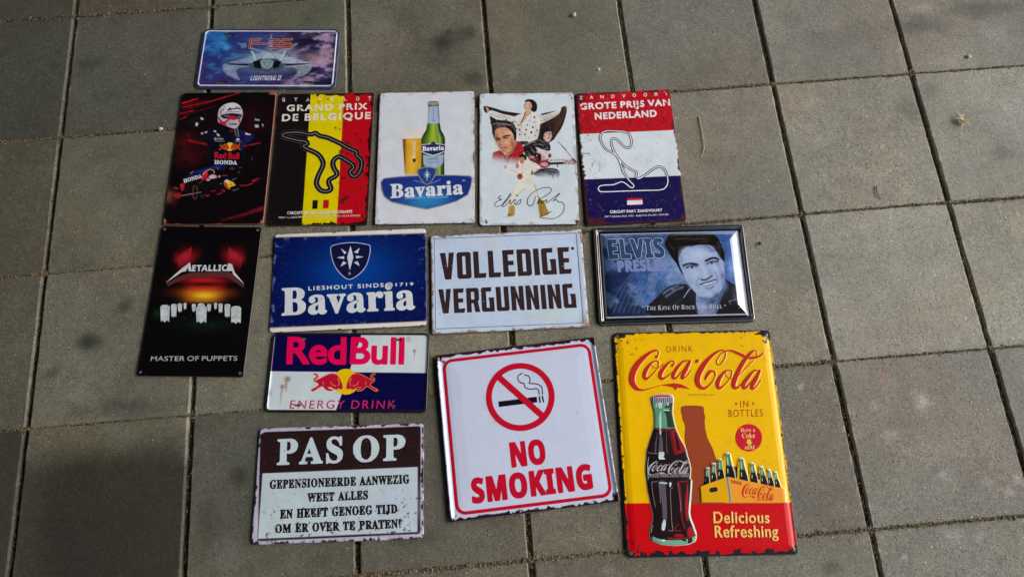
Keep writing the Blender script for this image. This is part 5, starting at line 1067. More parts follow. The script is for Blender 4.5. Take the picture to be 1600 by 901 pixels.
# ---------------------------------------------------------------- heavy metal band sign (the sleeve picture itself is only a plain stand-in)
def sign_band():
    K = (200, 345, 3.605)
    s = Sign('band_sign', 'black rock band sign with a spiky white logo over an orange sunset', 'metal sign',
             (0.3099, -0.6784), -5.44, 200, 300, PX['band'], r=6, bend=(.4, .5, .3), mat=M_GLOSS)
    c = s.canvas('0b0a0d', .8)
    for (x, y) in ((320, 205), (600, 200)):
        sg = -1 if x < 400 else 1
        c.blob(K, (x, y), 52, 46, '8a1420', .85, sg * .5, .4); c.blob(K, (x - sg * 20, y + 20), 26, 60, 'a81c2a', .6, sg * .7, .5); c.blob(K, (x, y - 4), 24, 18, 'd04050', .55, 0, .7)
        c.blob(K, (x + sg * 45, y + 10), 18, 26, 'a82030', .6, .2, .8)
    for a_ in range(7):
        for sg, x_ in ((1, 300), (-1, 622)):
            c.paint(s.stroke(K, [(x_ + sg * a_ * 10 - sg * 10, 262 - a_ * 9, 2), (x_ + sg * a_ * 11 - sg * 18, 228 - a_ * 9, 7), (x_ + sg * a_ * 11 - sg * 14, 200 - a_ * 8, 3)], None), 'c02434', 1.6, .55)
    c.over(np.exp(-(((c.X - s.L(K, [(425, 400)])[0][0]) / 34) ** 4 + ((c.Y - s.L(K, [(425, 395)])[0][1]) / 21) ** 4)), 'b41c22')
    c.blob(K, (425, 332), 125, 18, 'c81e2c', .95); c.blob(K, (430, 357), 130, 13, '10080a', .95, 0, .3); c.blob(K, (425, 403), 130, 26, 'e06018', .95); c.blob(K, (428, 420), 84, 24, 'fccf2c', 1.0); c.blob(K, (420, 445), 90, 12, 'c8901c', .7)
    c.blob(K, (420, 585), 170, 40, '11241c', .7, 0, .8); c.specks('1f4030', 3, .70, 161, .6, np.exp(-((c.X / 55) ** 2 + ((c.Y + 45) / 14) ** 2)))
    c.blob(K, (160, 520), 22, 30, '1c3a2a', .6)
    s.edge = srgb('100f12'); s.face()
    lw = 'd2dde2'
    under = [s.poly(K, [(212, 352), (290, 312), (350, 290), (570, 286), (612, 312), (660, 358), (656, 378), (618, 352), (560, 318), (350, 320), (262, 348), (222, 368)])]
    s.layer('logo_shade', under, '5f3130', .4)
    s.layer('logo_lettering', s.text(K, 'ETALLIC', 'N', (358, 284), (556, 282), (362, 251), track=2, grow=.35) +
            [s.poly(K, [(346, 235), (357, 284), (340, 285), (336, 262), (322, 286), (302, 288), (207, 350), (286, 280)]), s.poly(K, [(566, 240), (588, 245), (604, 290), (662, 358), (598, 306), (588, 283), (572, 283), (556, 283)])], lw, .35, .24)
    # standing blocks in three receding rows
    blocks = [(206, 470, 27, 96), (414, 474, 31, 98), (614, 478, 30, 98), (256, 465, 17, 76), (564, 466, 17, 76), (370, 466, 12, 44), (458, 466, 12, 44), (290, 462, 13, 50), (524, 464, 13, 52), (320, 460, 9, 38), (495, 460, 9, 38), (412, 462, 20, 20)]
    def bcol(X, Y):
        n = fbm(X, Y, 6, 163); return np.clip(srgb('cfdade') * (.55 + .75 * n[:, None]), 0, .8)
    for (x, y, w, h) in blocks[::-1]:
        s.layer('picture_block', [s.poly(K, [(x - w, y + w * .45), (x - w * .7, y + w * .14), (x, y), (x + w * .7, y + w * .14), (x + w, y + w * .45), (x + w - 3, y + h), (x + w * .4, y + h - 9), (x - 2, y + h + 3), (x - w * .5, y + h - 8), (x - w + 3, y + h - 2)])], bcol, .4, .14 + .01 * w, worn=(7, 0.17, 165))
    s.layer('title_lettering', s.text(K, 'MASTER OF PUPPETS', 'B', (126, 783), (622, 785), (129, 757), track=4, grow=.12, space=40), 'b9b6be', .3)
    s.grommets(corner_pts(200, 300, 7), '9a9aa0', 1.5)
    return s
sign_band()
# ---------------------------------------------------------------- white beer sign
def sign_beer():
    K = (590, 150, 4.742)
    s = Sign('beer_sign', 'white beer sign with a green bottle, a full glass and a blue name banner', 'metal sign',
             (0.7563, -0.4092), -3.66, 200, 300, PX['beer'], r=4, bend=(.6, .3, .2))
    c = s.canvas('d9e0ea'); c.mottle(.03, 30, 15); c.specks('a89fa6', 3, .76, 171, .4); c.specks('5a3a36', 4, .81, 172, .8)
    c.wear('b09c9c', 3, 9, 16, 173, soft=4, a=.45); c.wear('54302e', -.4, 5, 9, 175); c.wear('6a3234', .2, 7, 18, 177, 'lr', soft=1.4); c.wear('54302e', .2, 5, 7, 179, 'b', corner=24)
    s.edge = srgb('4a2a28'); s.face()
    # glass of beer
    gl = s.poly(K, [(184, 322), (262, 318), (346, 320), (336, 592), (300, 598), (206, 592)])
    x0, x1 = s.L(K, [(195, 450)])[0][0], s.L(K, [(340, 450)])[0][0]
    def beer(X, Y):
        u = np.clip((X - x0) / (x1 - x0), 0, 1)[:, None]; n = fbm(X, Y, 9, 181)[:, None]
        col = srgb('8a5410') * sstep(.16, .02, u) + srgb('d9a024') * (1 - sstep(.16, .02, u)); k = np.exp(-((u - .45) / .22) ** 2)
        col = col * (1 - .7 * k) + srgb('f3c84c') * .7 * k; k2 = sstep(.86, 1.0, u); col = col * (1 - .6 * k2) + srgb('a86c12') * .6 * k2
        return np.clip(col * (.85 + .3 * n), 0, .9)
    s.layer('foam', [s.poly(K, [(188, 244), (270, 236), (346, 240), (347, 330), (184, 328)], 0)], 'e3dedb', .5, .14)
    s.layer('beer_glass', [gl], beer, .5, .2)
    s.layer('glass_base', [s.poly(K, [(206, 590), (204, 578), (300, 584), (337, 578), (336, 594), (270, 602)])], 'c7cad0', .4, .24, under='beer_glass')
    g = s.text(K, 'Bavaria', 'S', (279, 462), (279, 340), (256, 462), track=2, grow=.1); s.layer('glass_lettering', g, 'ece4d4', .3, .3, under='beer_glass')
    s.layer('glass_emblem', [s.poly(K, [(260, 470), (284, 470), (282, 486), (271, 496), (262, 486)], 2)], '2f3340', .3, .3, under='beer_glass')
    # bottle
    bo = [(368, 50), (406, 46), (446, 50), (450, 66), (446, 84), (452, 150), (456, 208), (466, 258), (486, 290), (497, 322), (498, 400), (492, 440), (494, 540), (496, 596), (410, 606), (324, 596), (324, 440), (321, 400), (322, 322), (336, 290), (356, 258), (366, 208), (372, 150), (374, 84), (364, 66)]
    ax = lambda y: 408 + (y - 300) * .004
    gy = s.L(K, [(408, 330)])[0]
    def green(X, Y):
        cx = s.L(K, [(408, 330)])[0][0]; hw = np.interp(Y, sorted([s.L(K, [(408, y)])[0][1] for y in (600, 320, 260, 200, 60)]), [w * s.mmper(K, (408, 300)) for w in (85, 87, 52, 42, 40)])
        u = np.abs(X - cx) / hw; v = (X - cx) / hw
        col = srgb('a3c22e') * np.exp(-(u[:, None] / .45) ** 2) + srgb('24591c') * (1 - np.exp(-(u[:, None] / .45) ** 2))
        k = sstep(.72, .98, u)[:, None]; col = col * (1 - k) + srgb('0e2a12') * k
        k = np.exp(-((v[:, None] - .55) / .10) ** 2) * .5; col = col * (1 - k) + srgb('cfe08a') * k
        return col
    s.layer('bottle', [s.poly(K, bo)], green, .4, .26)
    s.layer('bottle_cap', [s.poly(K, [(366, 52), (380, 44), (432, 44), (447, 52), (450, 70), (406, 76), (364, 70)])], '9c9d98', .35, .34); s.layer('cap_ridge', [s.stroke(K, [(368, 72), (406, 77), (447, 72)], 2.4), s.stroke(K, [(372, 52), (406, 48), (442, 52)], 2.2)], '2e3428', .3, .4, under='bottle_cap')
    def silver(X, Y):
        n = fbm(X, Y * .4, 6, 183)[:, None]; return srgb('a9bfdc') * (.8 + .35 * n)
    s.layer('neck_label', [s.poly(K, [(379, 84), (440, 84), (453, 207), (410, 214), (367, 207)])], silver, .35, .34); s.layer('label_lettering', s.text(K, 'Bavaria', 'S', (416, 195), (410, 95), (403, 195), track=4), '6a7c9c', .3, .4, under='neck_label')
    s.layer('bottle_label', [s.poly(K, [(323, 362), (384, 358), (392, 344), (410, 338), (428, 344), (436, 358), (497, 364), (497, 418), (462, 434), (410, 450), (358, 434), (323, 418)])], 'd6dbe6', .4, .34)
    s.layer('label_field', [s.poly(K, [(324, 367), (388, 363), (398, 350), (410, 345), (422, 350), (432, 363), (496, 369), (496, 413), (460, 427), (410, 442), (360, 427), (324, 413)])], '1d2a6c', .4, .4, under='bottle_label')
    s.layer('label_lettering', s.text(K, 'Bavaria', 'S', (331, 411), (489, 405), (330, 378), track=2, grow=.3), 'f0f0f4', .3, .48, under='bottle_label')
    s.layer('label_emblem', [s.poly(K, [(392, 350), (410, 340), (428, 350), (424, 366), (410, 374), (396, 366)], 2)], '3a4048', .3, .46, under='bottle_label')
    s.layer('bottle_label', [s.poly(K, [(336, 440), (410, 458), (488, 438), (484, 500), (460, 530), (410, 538), (358, 532), (340, 505)], 0)], silver, .4, .34)
    s.layer('label_lettering', [s.stroke(K, [(380, 470), (440, 468)], 8, False), s.stroke(K, [(376, 495), (444, 493)], 4, False)], '7f9fc4', .35, .4, under='bottle_label')
    # banner and shield
    ban = [(26, 640), (48, 608), (160, 596), (290, 590), (430, 588), (570, 590), (690, 598), (705, 622), (692, 690), (672, 740), (590, 786), (480, 818), (370, 842), (240, 816), (110, 786), (55, 744), (36, 696)]
    b = P(s.L(K, ban)); q = s.L(K, [(370, 775)])[0]
    def blue(X, Y):
        d = np.hypot((X - q[0]) / 42, (Y - q[1]) / 22)[:, None]; k = np.exp(-d ** 2); return srgb('1c3488') * (1 - k) + srgb('2f8ccc') * k
    s.layer('banner', [b], '857a58', .5, .44); s.layer('banner_line', [G(b, -1.0)], 'b9bcc6', .5, .5, under='banner'); s.layer('banner_field', [G(b, -1.7)], blue, .5, .56, under='banner')
    s.layer('lettering', s.text(K, 'Bavaria', 'S', (104, 754), (633, 731), (101, 656), track=4, grow=.9), 'dfe6f0', .4, .64)
    s.layer('small_lettering', s.text(K, 'LIESHOUT HOLLAND', 'B', (208, 764), (522, 757), (208, 752), track=28, grow=.2, space=50), '8cbfe6', .3, .64)
    s.layer('trademark_symbol', s.text(K, 'TM', 'B', (626, 640), (648, 639), (626, 629), grow=.15), 'c4cfe4', .3, .64)
    s.layer('scroll_work', [s.stroke(K, [(270, 628), (320, 640), (350, 650)], 4), s.stroke(K, [(465, 622), (430, 640), (395, 650)], 4)], '5f7fae', .35, .62, under='banner')
    sh = P(smooth(s.L(K, [(297, 550), (330, 534), (370, 528), (410, 533), (438, 547), (426, 600), (402, 638), (368, 664), (334, 638), (306, 600)]), True, 3))
    s.layer('emblem', [sh], '6f6a58', .4, .7); s.layer('emblem_edge', [G(sh, -.9)], 'a7aab0', .4, .76, under='emblem'); s.layer('emblem_field', [G(sh, -1.9)], '21438f', .4, .82, under='emblem')
    cx, cy = 368, 588
    st = [s.poly(K, [(cx, cy - 46), (cx + 7, cy), (cx, cy + 52), (cx - 7, cy)])] + [s.poly(K, [(cx + 4 * math.cos(a + 1.57), cy + 4 * math.sin(a + 1.57)), (cx + 34 * math.cos(a), cy + 34 * math.sin(a)), (cx - 4 * math.cos(a + 1.57), cy - 4 * math.sin(a + 1.57))]) for a in np.radians([0, 45, 135, 180, 225, 315])]
    s.layer('compass_star', st, 'bcd2ee', .3, .9, under='emblem')
    s.grommets(corner_pts(200, 300, 8), '8a8084', 1.4)
    return s
sign_beer()

# ---------------------------------------------------------------- white sign with four pictures of a singer
def sign_singer():
    K = (750, 150, 6.4375); K2 = (750, 220, 6.931)
    s = Sign('singer_sign', 'white sign with four pictures of a dark haired singer above a black signature', 'metal sign',
             (0.9648, -0.4292), -4.01, 200, 300, PX['singer'], r=8, bend=(.5, .4, -.2))
    c = s.canvas('d4e2eb', .7); c.mottle(.05, 40, 17); c.specks('a4afb4', 2.6, .78, 191, .3)
    pz = lambda k, p, col, soft=.7, sm=2, a=1: c.paint(s.poly(k, p, sm), col, soft, a)
    sk = lambda k, p, w, col, soft=.5, a=1: c.paint(s.stroke(k, p, w), col, soft, a)
    # cape figure
    blk = '2b1f22'
    pz(K, [(36, 116), (60, 108), (150, 130), (250, 160), (412, 184), (400, 198), (330, 214), (230, 190), (110, 150), (84, 178), (52, 172), (36, 142)], blk)
    pz(K, [(96, 205), (170, 245), (280, 252), (340, 285), (350, 330), (260, 340), (150, 385), (125, 388), (118, 300)], blk)
    pz(K, [(606, 188), (700, 168), (772, 154), (690, 184), (630, 202)], '3c383c')
    pz(K, [(866, 112), (868, 170), (832, 300), (770, 400), (705, 470), (560, 440), (590, 320), (600, 290), (690, 250), (790, 190), (818, 130)], '33221f')
    c.blob(K, (770, 260), 40, 70, '4c3026', .6)
    pz(K, [(80, 158), (150, 170), (230, 190), (350, 214), (385, 262), (335, 285), (220, 236), (95, 198)], 'dcdbd6'); sk(K, [(100, 190), (220, 230), (330, 280)], 4, '8a8a88', .8, .7)
    pz(K, [(540, 188), (640, 214), (760, 168), (792, 188), (690, 246), (580, 282)], 'd8d4cc'); sk(K, [(600, 262), (690, 238), (780, 190)], 5, '9a8f84', .8, .7); sk(K, [(650, 220), (690, 235)], 3, 'a89c90'); sk(K, [(700, 200), (730, 215)], 3, 'a89c90')
    pz(K, [(52, 118), (80, 130), (95, 160), (78, 172), (60, 150)], 'c9a890'); pz(K, [(40, 125), (56, 120), (70, 160), (55, 165)], '3a2c2c'); pz(K, [(815, 125), (845, 110), (868, 120), (862, 148), (835, 160), (815, 148)], '3a2a28'); pz(K, [(850, 112), (872, 122), (862, 138)], 'a07a68')
    pz(K, [(432, 182), (470, 165), (540, 172), (600, 240), (600, 320), (572, 450), (500, 470), (400, 475), (372, 400), (350, 290), (345, 222), (385, 195)], 'e0e1df'); c.blob(K, (400, 330), 30, 90, 'b9bdbf', .5); c.blob(K, (565, 380), 20, 60, 'b4b4b4', .5)
    pz(K, [(390, 462), (480, 460), (480, 480), (420, 500), (400, 480)], '3a363a'); 
    pz(K, [(452, 160), (505, 155), (512, 185), (470, 215), (440, 262), (418, 285), (410, 262), (440, 205)], 'c9a48c'); sk(K, [(450, 175), (440, 215), (415, 265), (412, 300)], 4, '5a4038'); sk(K, [(520, 165), (530, 190), (490, 215)], 5, 'f0efec')
    for x, y, r in ((386, 298, 8), (476, 297, 8), (530, 320, 11), (394, 346, 10), (462, 346, 11), (515, 371, 12), (400, 393, 9), (452, 393, 10), (552, 402, 8), (545, 220, 10), (542, 270, 7), (495, 252, 6), (360, 270, 7), (508, 215, 6), (572, 350, 7), (430, 370, 5), (430, 320, 4), (560, 300, 5), (487, 425, 5)):
        c.paint(s.dot(K, (x, y), r), '2a2e40', .6, .95)
    pz(K, [(446, 84), (466, 64), (505, 62), (522, 92), (514, 136), (488, 160), (462, 156), (446, 132), (440, 110)], 'd8b59c'); c.blob(K, (500, 120), 14, 30, '9a6a56', .6); sk(K, [(450, 92), (462, 88)], 4, '4a302a'); sk(K, [(448, 124), (460, 126)], 3, '8a4a44'); sk(K, [(443, 98), (440, 112), (448, 114)], 2.5, 'a87a68')
    pz(K, [(448, 74), (456, 50), (492, 38), (540, 50), (570, 88), (572, 140), (552, 168), (520, 162), (508, 142), (520, 116), (516, 88), (496, 66), (470, 66)], '24171a')
    # red shirt
    o_ = s.L(K, [(0, 0), (1000, 0), (0, 1000)]); sx, sy = (o_[1][0] - o_[0][0]) / 1000, (o_[0][1] - o_[2][1]) / 1000
    U, Vv = (c.X - o_[0][0]) / sx, (o_[0][1] - c.Y) / sy
    mk = sstep(735, 610, Vv + (330 - U) * .22 + 40 * (fbm(c.X, c.Y, 14, 192) - .5)); mk2 = sstep(860, 770, Vv + 40 * (fbm(c.X, c.Y, 12, 193) - .5))
    c.paint(s.poly(K, [(135, 572), (200, 548), (262, 600), (330, 570), (362, 452), (400, 470), (440, 522), (446, 570), (400, 620), (372, 722), (330, 760), (250, 740), (180, 700), (108, 690)], 1), 'ac1e2a', .8, 1, mk); c.paint(s.stroke(K, [(300, 600), (280, 660), (262, 740)], 8), '6e1018', 2, .8, mk); c.paint(s.stroke(K, [(355, 480), (345, 560), (300, 620)], 7), '7a121c', 2, .7, mk); c.paint(s.stroke(K, [(180, 570), (230, 620), (270, 640)], 8), 'c8323a', 2, .6, mk)
    
    pz(K, [(284, 560), (340, 470), (372, 462), (362, 500), (330, 570), (272, 612), (258, 590)], 'b98062'); c.blob(K, (320, 540), 26, 40, '8f553e', .6)
    pz(K, [(146, 350), (220, 322), (290, 332), (330, 385), (345, 450), (330, 530), (290, 572), (262, 582), (236, 574), (200, 532), (166, 480), (150, 420)], 'd29a7a')
    c.blob(K, (165, 420), 22, 70, '8d5644', .8); c.blob(K, (195, 510), 20, 40, '9a5f4b', .7); c.blob(K, (320, 480), 26, 60, 'b57a5e', .6); c.blob(K, (290, 375), 40, 24, 'e8bea0', .7); c.blob(K, (275, 470), 26, 28, 'e2b092', .7); c.blob(K, (215, 465), 10, 34, 'dba688', .6)
    sk(K, [(234, 420), (260, 406), (298, 402)], 7, '2a1610'); sk(K, [(154, 432), (180, 427), (204, 436)], 7, '28140f')
    sk(K, [(240, 430), (262, 424), (284, 428)], 4, '2a1814'); sk(K, [(164, 446), (182, 444), (198, 448)], 4, '241410'); c.paint(s.dot(K, (262, 428), 8), '14100f', .5); c.paint(s.dot(K, (182, 447), 8), '14100f', .5); c.blob(K, (262, 420), 30, 10, '8d5644', .6); c.blob(K, (330, 500), 14, 60, '8a523e', .6)
    sk(K, [(208, 440), (200, 480), (206, 498), (226, 500)], 4, '8d5240', .6, .85); sk(K, [(212, 528), (236, 520), (272, 522)], 5, '8c3c3c'); sk(K, [(222, 538), (245, 542), (264, 536)], 4, 'c47068'); c.blob(K, (242, 556), 18, 5, '9a604c', .6)
    pz(K, [(114, 292), (128, 272), (160, 262), (205, 266), (250, 254), (300, 262), (334, 284), (356, 318), (366, 370), (364, 440), (350, 462), (342, 440), (338, 404), (322, 372), (300, 346), (268, 326), (222, 316), (180, 330), (148, 356), (126, 338)], '191113'); sk(K, [(135, 290), (190, 280), (250, 300)], 5, 'a29da8', .8, .85); [sk(K, q_, 5, '191113', 1.0) for q_ in ([(122, 296), (106, 276)], [(152, 266), (136, 248)], [(200, 264), (188, 248)], [(256, 256), (266, 242)], [(322, 276), (342, 262)], [(352, 330), (368, 336)])]; sk(K, [(180, 300), (230, 282), (300, 300)], 4.5, 'b0acb6', .7, .75); sk(K, [(150, 320), (200, 306), (260, 316)], 3.5, '5e5860', .7, .8); c.blob(K, (210, 282), 70, 14, '4a444a', .75, .1, .6); c.blob(K, (320, 300), 16, 30, '57525c', .7, 0, .6); sk(K, [(300, 290), (335, 315), (350, 355)], 5, '6e6872', .8, .8); sk(K, [(160, 338), (185, 322), (215, 318)], 5, 'a0745c', 1.2, .5); pz(K, [(120, 320), (150, 345), (148, 420), (138, 425)], '2a1c1c')
    # guitar player in leather
    pz(K, [(436, 512), (480, 480), (540, 455), (610, 430), (690, 468), (708, 552), (640, 552), (566, 522), (600, 600), (620, 655), (560, 680), (480, 620), (450, 582)], '1c181d'); 
    for p in ([(450, 510), (520, 470), (600, 445)], [(620, 460), (660, 500), (690, 540)], [(500, 510), (540, 560), (570, 600)], [(470, 560), (520, 600)], [(600, 480), (640, 520)], [(640, 455), (690, 490)]): sk(K, p, 3.5, '6e6a72', .8, .75)
    pz(K, [(636, 350), (690, 342), (720, 385), (708, 448), (672, 466), (640, 432), (622, 395)], 'dcbfb6'); c.blob(K, (650, 410), 16, 40, '9c7268', .7); sk(K, [(660, 380), (680, 376)], 3.5, '2a1a1c'); sk(K, [(695, 382), (714, 388)], 3.5, '2a1a1c'); sk(K, [(680, 436), (702, 432)], 4, '7a3038'); sk(K, [(694, 395), (702, 414), (690, 418)], 2.5, '9c6c60')
    pz(K, [(614, 412), (616, 350), (655, 320), (704, 334), (716, 362), (664, 368), (642, 392), (636, 432), (616, 440)], '1f171b')
    pz(K, [(556, 516), (620, 540), (700, 568), (716, 618), (690, 640), (640, 620), (590, 560)], 'd9cdd0'); pz(K, [(560, 560), (600, 570), (650, 610), (640, 640), (600, 610)], 'caa898')
    pz(K, [(480, 610), (540, 600), (620, 640), (690, 650), (706, 700), (650, 730), (590, 712), (520, 670)], '77202a'); c.paint([s.dot(K, (640, 640), 40, 18), s.dot(K, (520, 620), 26, 12)], 'c9a8ae', .8, .7); pz(K, [(600, 690), (650, 670), (690, 690), (660, 715)], 'd0a8ae', .8); sk(K, [(560, 590), (600, 600), (600, 650)], 12, '181416'); c.paint(s.dot(K, (572, 604), 6), 'd0c8cc'); c.paint(s.dot(K, (700, 605), 16, 20), '6a2a4a', .8); sk(K, [(608, 660), (660, 650), (690, 640)], 5, 'b04858')
    sk(K, [(690, 655), (790, 650), (930, 645)], 9, 'd6c6c2', .6); c.paint([s.stroke(K, [(x, 640), (x, 662)], 3, False) for x in (715, 745, 772, 800, 825, 848)], '5a4a50', .5, .8); sk(K, [(695, 684), (760, 682), (846, 680)], 12, '17141a'); sk(K, [(776, 690), (780, 715)], 5, '17141a')
    pz(K, [(836, 676), (870, 650), (958, 655), (966, 690), (900, 694), (850, 690)], 'b8a0a4', .8); c.paint([s.dot(K, p, 6) for p in ((870, 655), (890, 685), (915, 652), (935, 690), (850, 678), (950, 672))], '3c2c34', .5)
    c.paint(s.poly(K, [(640, 732), (700, 728), (775, 740), (802, 790), (782, 848), (745, 872), (690, 840), (600, 820), (530, 790), (550, 745)], 2), '1f1b20', 1.4, 1, mk2); sk(K, [(700, 750), (770, 760), (780, 820)], 5, '77747c', 1.0, .7); sk(K, [(720, 790), (740, 840)], 4, '66626a', 1, .6)
    
    sk(K, [(784, 466), (850, 540), (900, 600), (952, 660)], 3, '26262c', .4); sk(K, [(826, 512), (860, 548)], 5, '303036', .5); sk(K, [(930, 640), (964, 670)], 9, '3a3438', .6)
    # white jumpsuit
    wht = 'e4e2d8'
    pz(K2, [(470, 355), (540, 350), (580, 430), (600, 520), (640, 620), (700, 660), (640, 660), (590, 560), (510, 480), (440, 560), (384, 640), (376, 720), (312, 720), (322, 640), (360, 560), (410, 470), (440, 420)], wht); 
    pz(K2, [(626, 630), (690, 650), (720, 720), (748, 788), (700, 806), (648, 812), (634, 720)], 'a8853a'); sk(K2, [(640, 640), (660, 720), (668, 806)], 6, '7d611c', 1, .6); pz(K2, [(318, 700), (378, 700), (378, 800), (340, 815), (300, 810), (312, 760)], 'b39545'); sk(K2, [(350, 710), (345, 800)], 6, '8c7024', 1, .6); c.paint(s.dot(K2, (325, 800), 20, 14), '8a6a1c', .8)
    c.blob(K2, (330, 670), 28, 40, 'e6e0c0', .7); c.blob(K2, (290, 822), 60, 6, '8b979c', .5); c.blob(K2, (690, 815), 60, 6, '8b979c', .4); sk(K2, [(500, 500), (440, 560), (400, 600)], 8, 'b9b498', 1.2, .7); sk(K2, [(590, 470), (620, 570), (640, 620)], 6, 'b4b094', 1.2, .6)
    pz(K, [(244, 722), (270, 700), (290, 735), (372, 772), (380, 740), (398, 690), (436, 660), (520, 660), (600, 706), (612, 735), (545, 770), (522, 798), (530, 860), (540, 920), (380, 920), (400, 850), (385, 800), (300, 790), (262, 752)], wht)
    sk(K, [(520, 660), (560, 720), (520, 790)], 5, 'b4ae98', .9, .6); sk(K, [(440, 680), (420, 760), (440, 840)], 5, 'bdb8a4', .9, .6); sk(K, [(370, 775), (300, 745)], 5, 'b0aca0', .9, .6); c.specks('b39a50', 3, .70, 197, .6, (sdf(s.poly(K, [(400, 850), (540, 850), (545, 900), (400, 900)]), c.X, c.Y) < 0) * 1.0)
    c.paint(s.dot(K, (258, 716), 14, 18), 'cf9f70', .6); c.paint(s.dot(K, (376, 705), 16, 26), 'c0814e', .6); c.paint(s.dot(K, (402, 812), 27, 30), '9c2a22', .8); c.paint(s.dot(K, (398, 822), 12, 9), 'c8503c', .6); sk(K, [(520, 790), (525, 760)], 7, '3a3024', .7)
    pz(K, [(396, 620), (440, 612), (448, 650), (424, 688), (400, 664)], 'c98f50'); c.blob(K, (435, 655), 10, 22, '8a5524', .6); sk(K, [(402, 634), (416, 632)], 3, '2a1a10'); sk(K, [(408, 664), (424, 662)], 3, '7a3020'); pz(K, [(392, 605), (428, 584), (466, 606), (468, 645), (450, 655), (440, 620), (400, 624)], '1c1416'); sk(K, [(455, 655), (470, 690)], 8, wht)
    pz(K, [(470, 690), (520, 680), (600, 720), (560, 740), (500, 720)], wht); sk(K, [(570, 745), (620, 730)], 5, 'c9828a')
    for p in ([(470, 500), (500, 480), (560, 470)], [(540, 500), (580, 490), (640, 500)], [(640, 540), (680, 530)], [(520, 540), (545, 575)], [(600, 445), (630, 470)], [(480, 590), (520, 620), (560, 650)]): sk(K, p, 3, 'a09ca4', .7, .7)
    for p in ([(650, 755), (720, 748), (780, 770)], [(760, 780), (785, 800)], [(690, 770), (740, 776)]): sk(K, p, 3, 'a09ca4', .8, .7)
    for p in ([(395, 240), (400, 300), (420, 440)], [(560, 230), (560, 330), (545, 440)], [(460, 300), (455, 460)], [(350, 240), (372, 300)], [(590, 290), (582, 380)]): sk(K, p, 3.5, 'b3b6b8', 1.0, .6)
    for p in ([(120, 185), (200, 205), (300, 235)], [(180, 190), (260, 215)], [(620, 235), (720, 200)]): sk(K, p, 3, 'a9aaa8', .8, .7)
    for p in ([(640, 240), (700, 300), (690, 420)], [(800, 210), (770, 320), (720, 430)], [(850, 150), (800, 300)]): sk(K, p, 6, '5c4238', 1.6, .5)
    for p in ([(110, 250), (150, 330)], [(160, 255), (200, 300)]): sk(K, p, 5, '4a3a3c', 1.4, .6)
    for x, y in ((470, 700), (500, 720), (520, 745), (455, 735), (440, 770), (470, 790), (500, 810), (480, 840), (450, 830), (420, 780)): c.paint(s.dot(K, (x, y), 5), 'b9a866', .6, .8)
    for x, y in ((470, 440), (500, 452), (540, 460), (560, 440), (520, 430), (450, 420), (590, 480), (602, 520), (360, 560), (340, 600)): c.paint(s.dot(K2, (x, y), 5), 'b9a866', .6, .8)
    c.blob(K, (180, 520), 50, 40, '6e1018', .0); sk(K, [(215, 560), (250, 610), (262, 640)], 5, '7a121c', 1.2, .8); sk(K, [(330, 590), (380, 560), (430, 540)], 5, 'c93a40', 1.4, .6); sk(K, [(150, 600), (180, 590)], 6, 'c93a40', 1.6, .5)
    c.grain(.26, 6, 198, 'd4e2eb'); c.grain(.25, 2.5, 199, 'd4e2eb')
    c.wear('8a6a62', 3, 7, 12, 201, soft=2, a=.45); c.wear('563632', -.7, 5, 13, 203); c.wear('5a3430', -1.2, 9, 24, 208, 'lr'); c.wear('5a3430', 2.2, 9, 10, 205, '', corner=30); c.wear('e6edf0', -.8, 3, 7, 207)
    s.edge = srgb('5a4440'); s.face('printed_picture')
    sig = [[(236, 596), (212, 604), (204, 622), (228, 630), (238, 634), (196, 652), (164, 684), (172, 708), (210, 706), (250, 680), (300, 620), (332, 572), (334, 592), (290, 650), (248, 700), (250, 712), (280, 700), (318, 660), (334, 640), (330, 680), (344, 678), (366, 648), (386, 636), (376, 676), (390, 684), (420, 650), (446, 636), (440, 664), (424, 686), (380, 688)],
           [(600, 600), (594, 640), (572, 690), (538, 704), (514, 672), (524, 620), (580, 556), (660, 518), (730, 508), (768, 520), (762, 556), (706, 600), (640, 632)],
           [(618, 600), (644, 620), (636, 650), (620, 682), (640, 664), (664, 646), (672, 652), (662, 676), (684, 670), (704, 648), (722, 640), (716, 672), (744, 660), (800, 615), (862, 570), (830, 610), (790, 656), (812, 640), (832, 642), (846, 664), (880, 664), (908, 696), (906, 750), (870, 804), (800, 840), (720, 838), (648, 824), (700, 802), (776, 764)]]
    s.layer('signature', [s.stroke(K2, p, 3.8) for p in sig] + [s.dot(K2, (402, 590), 10, 7)], '0d1216', .35)
    s.grommets(corner_pts(200, 300, 8), '6a6a6c', 1.3)
    return s
sign_singer()

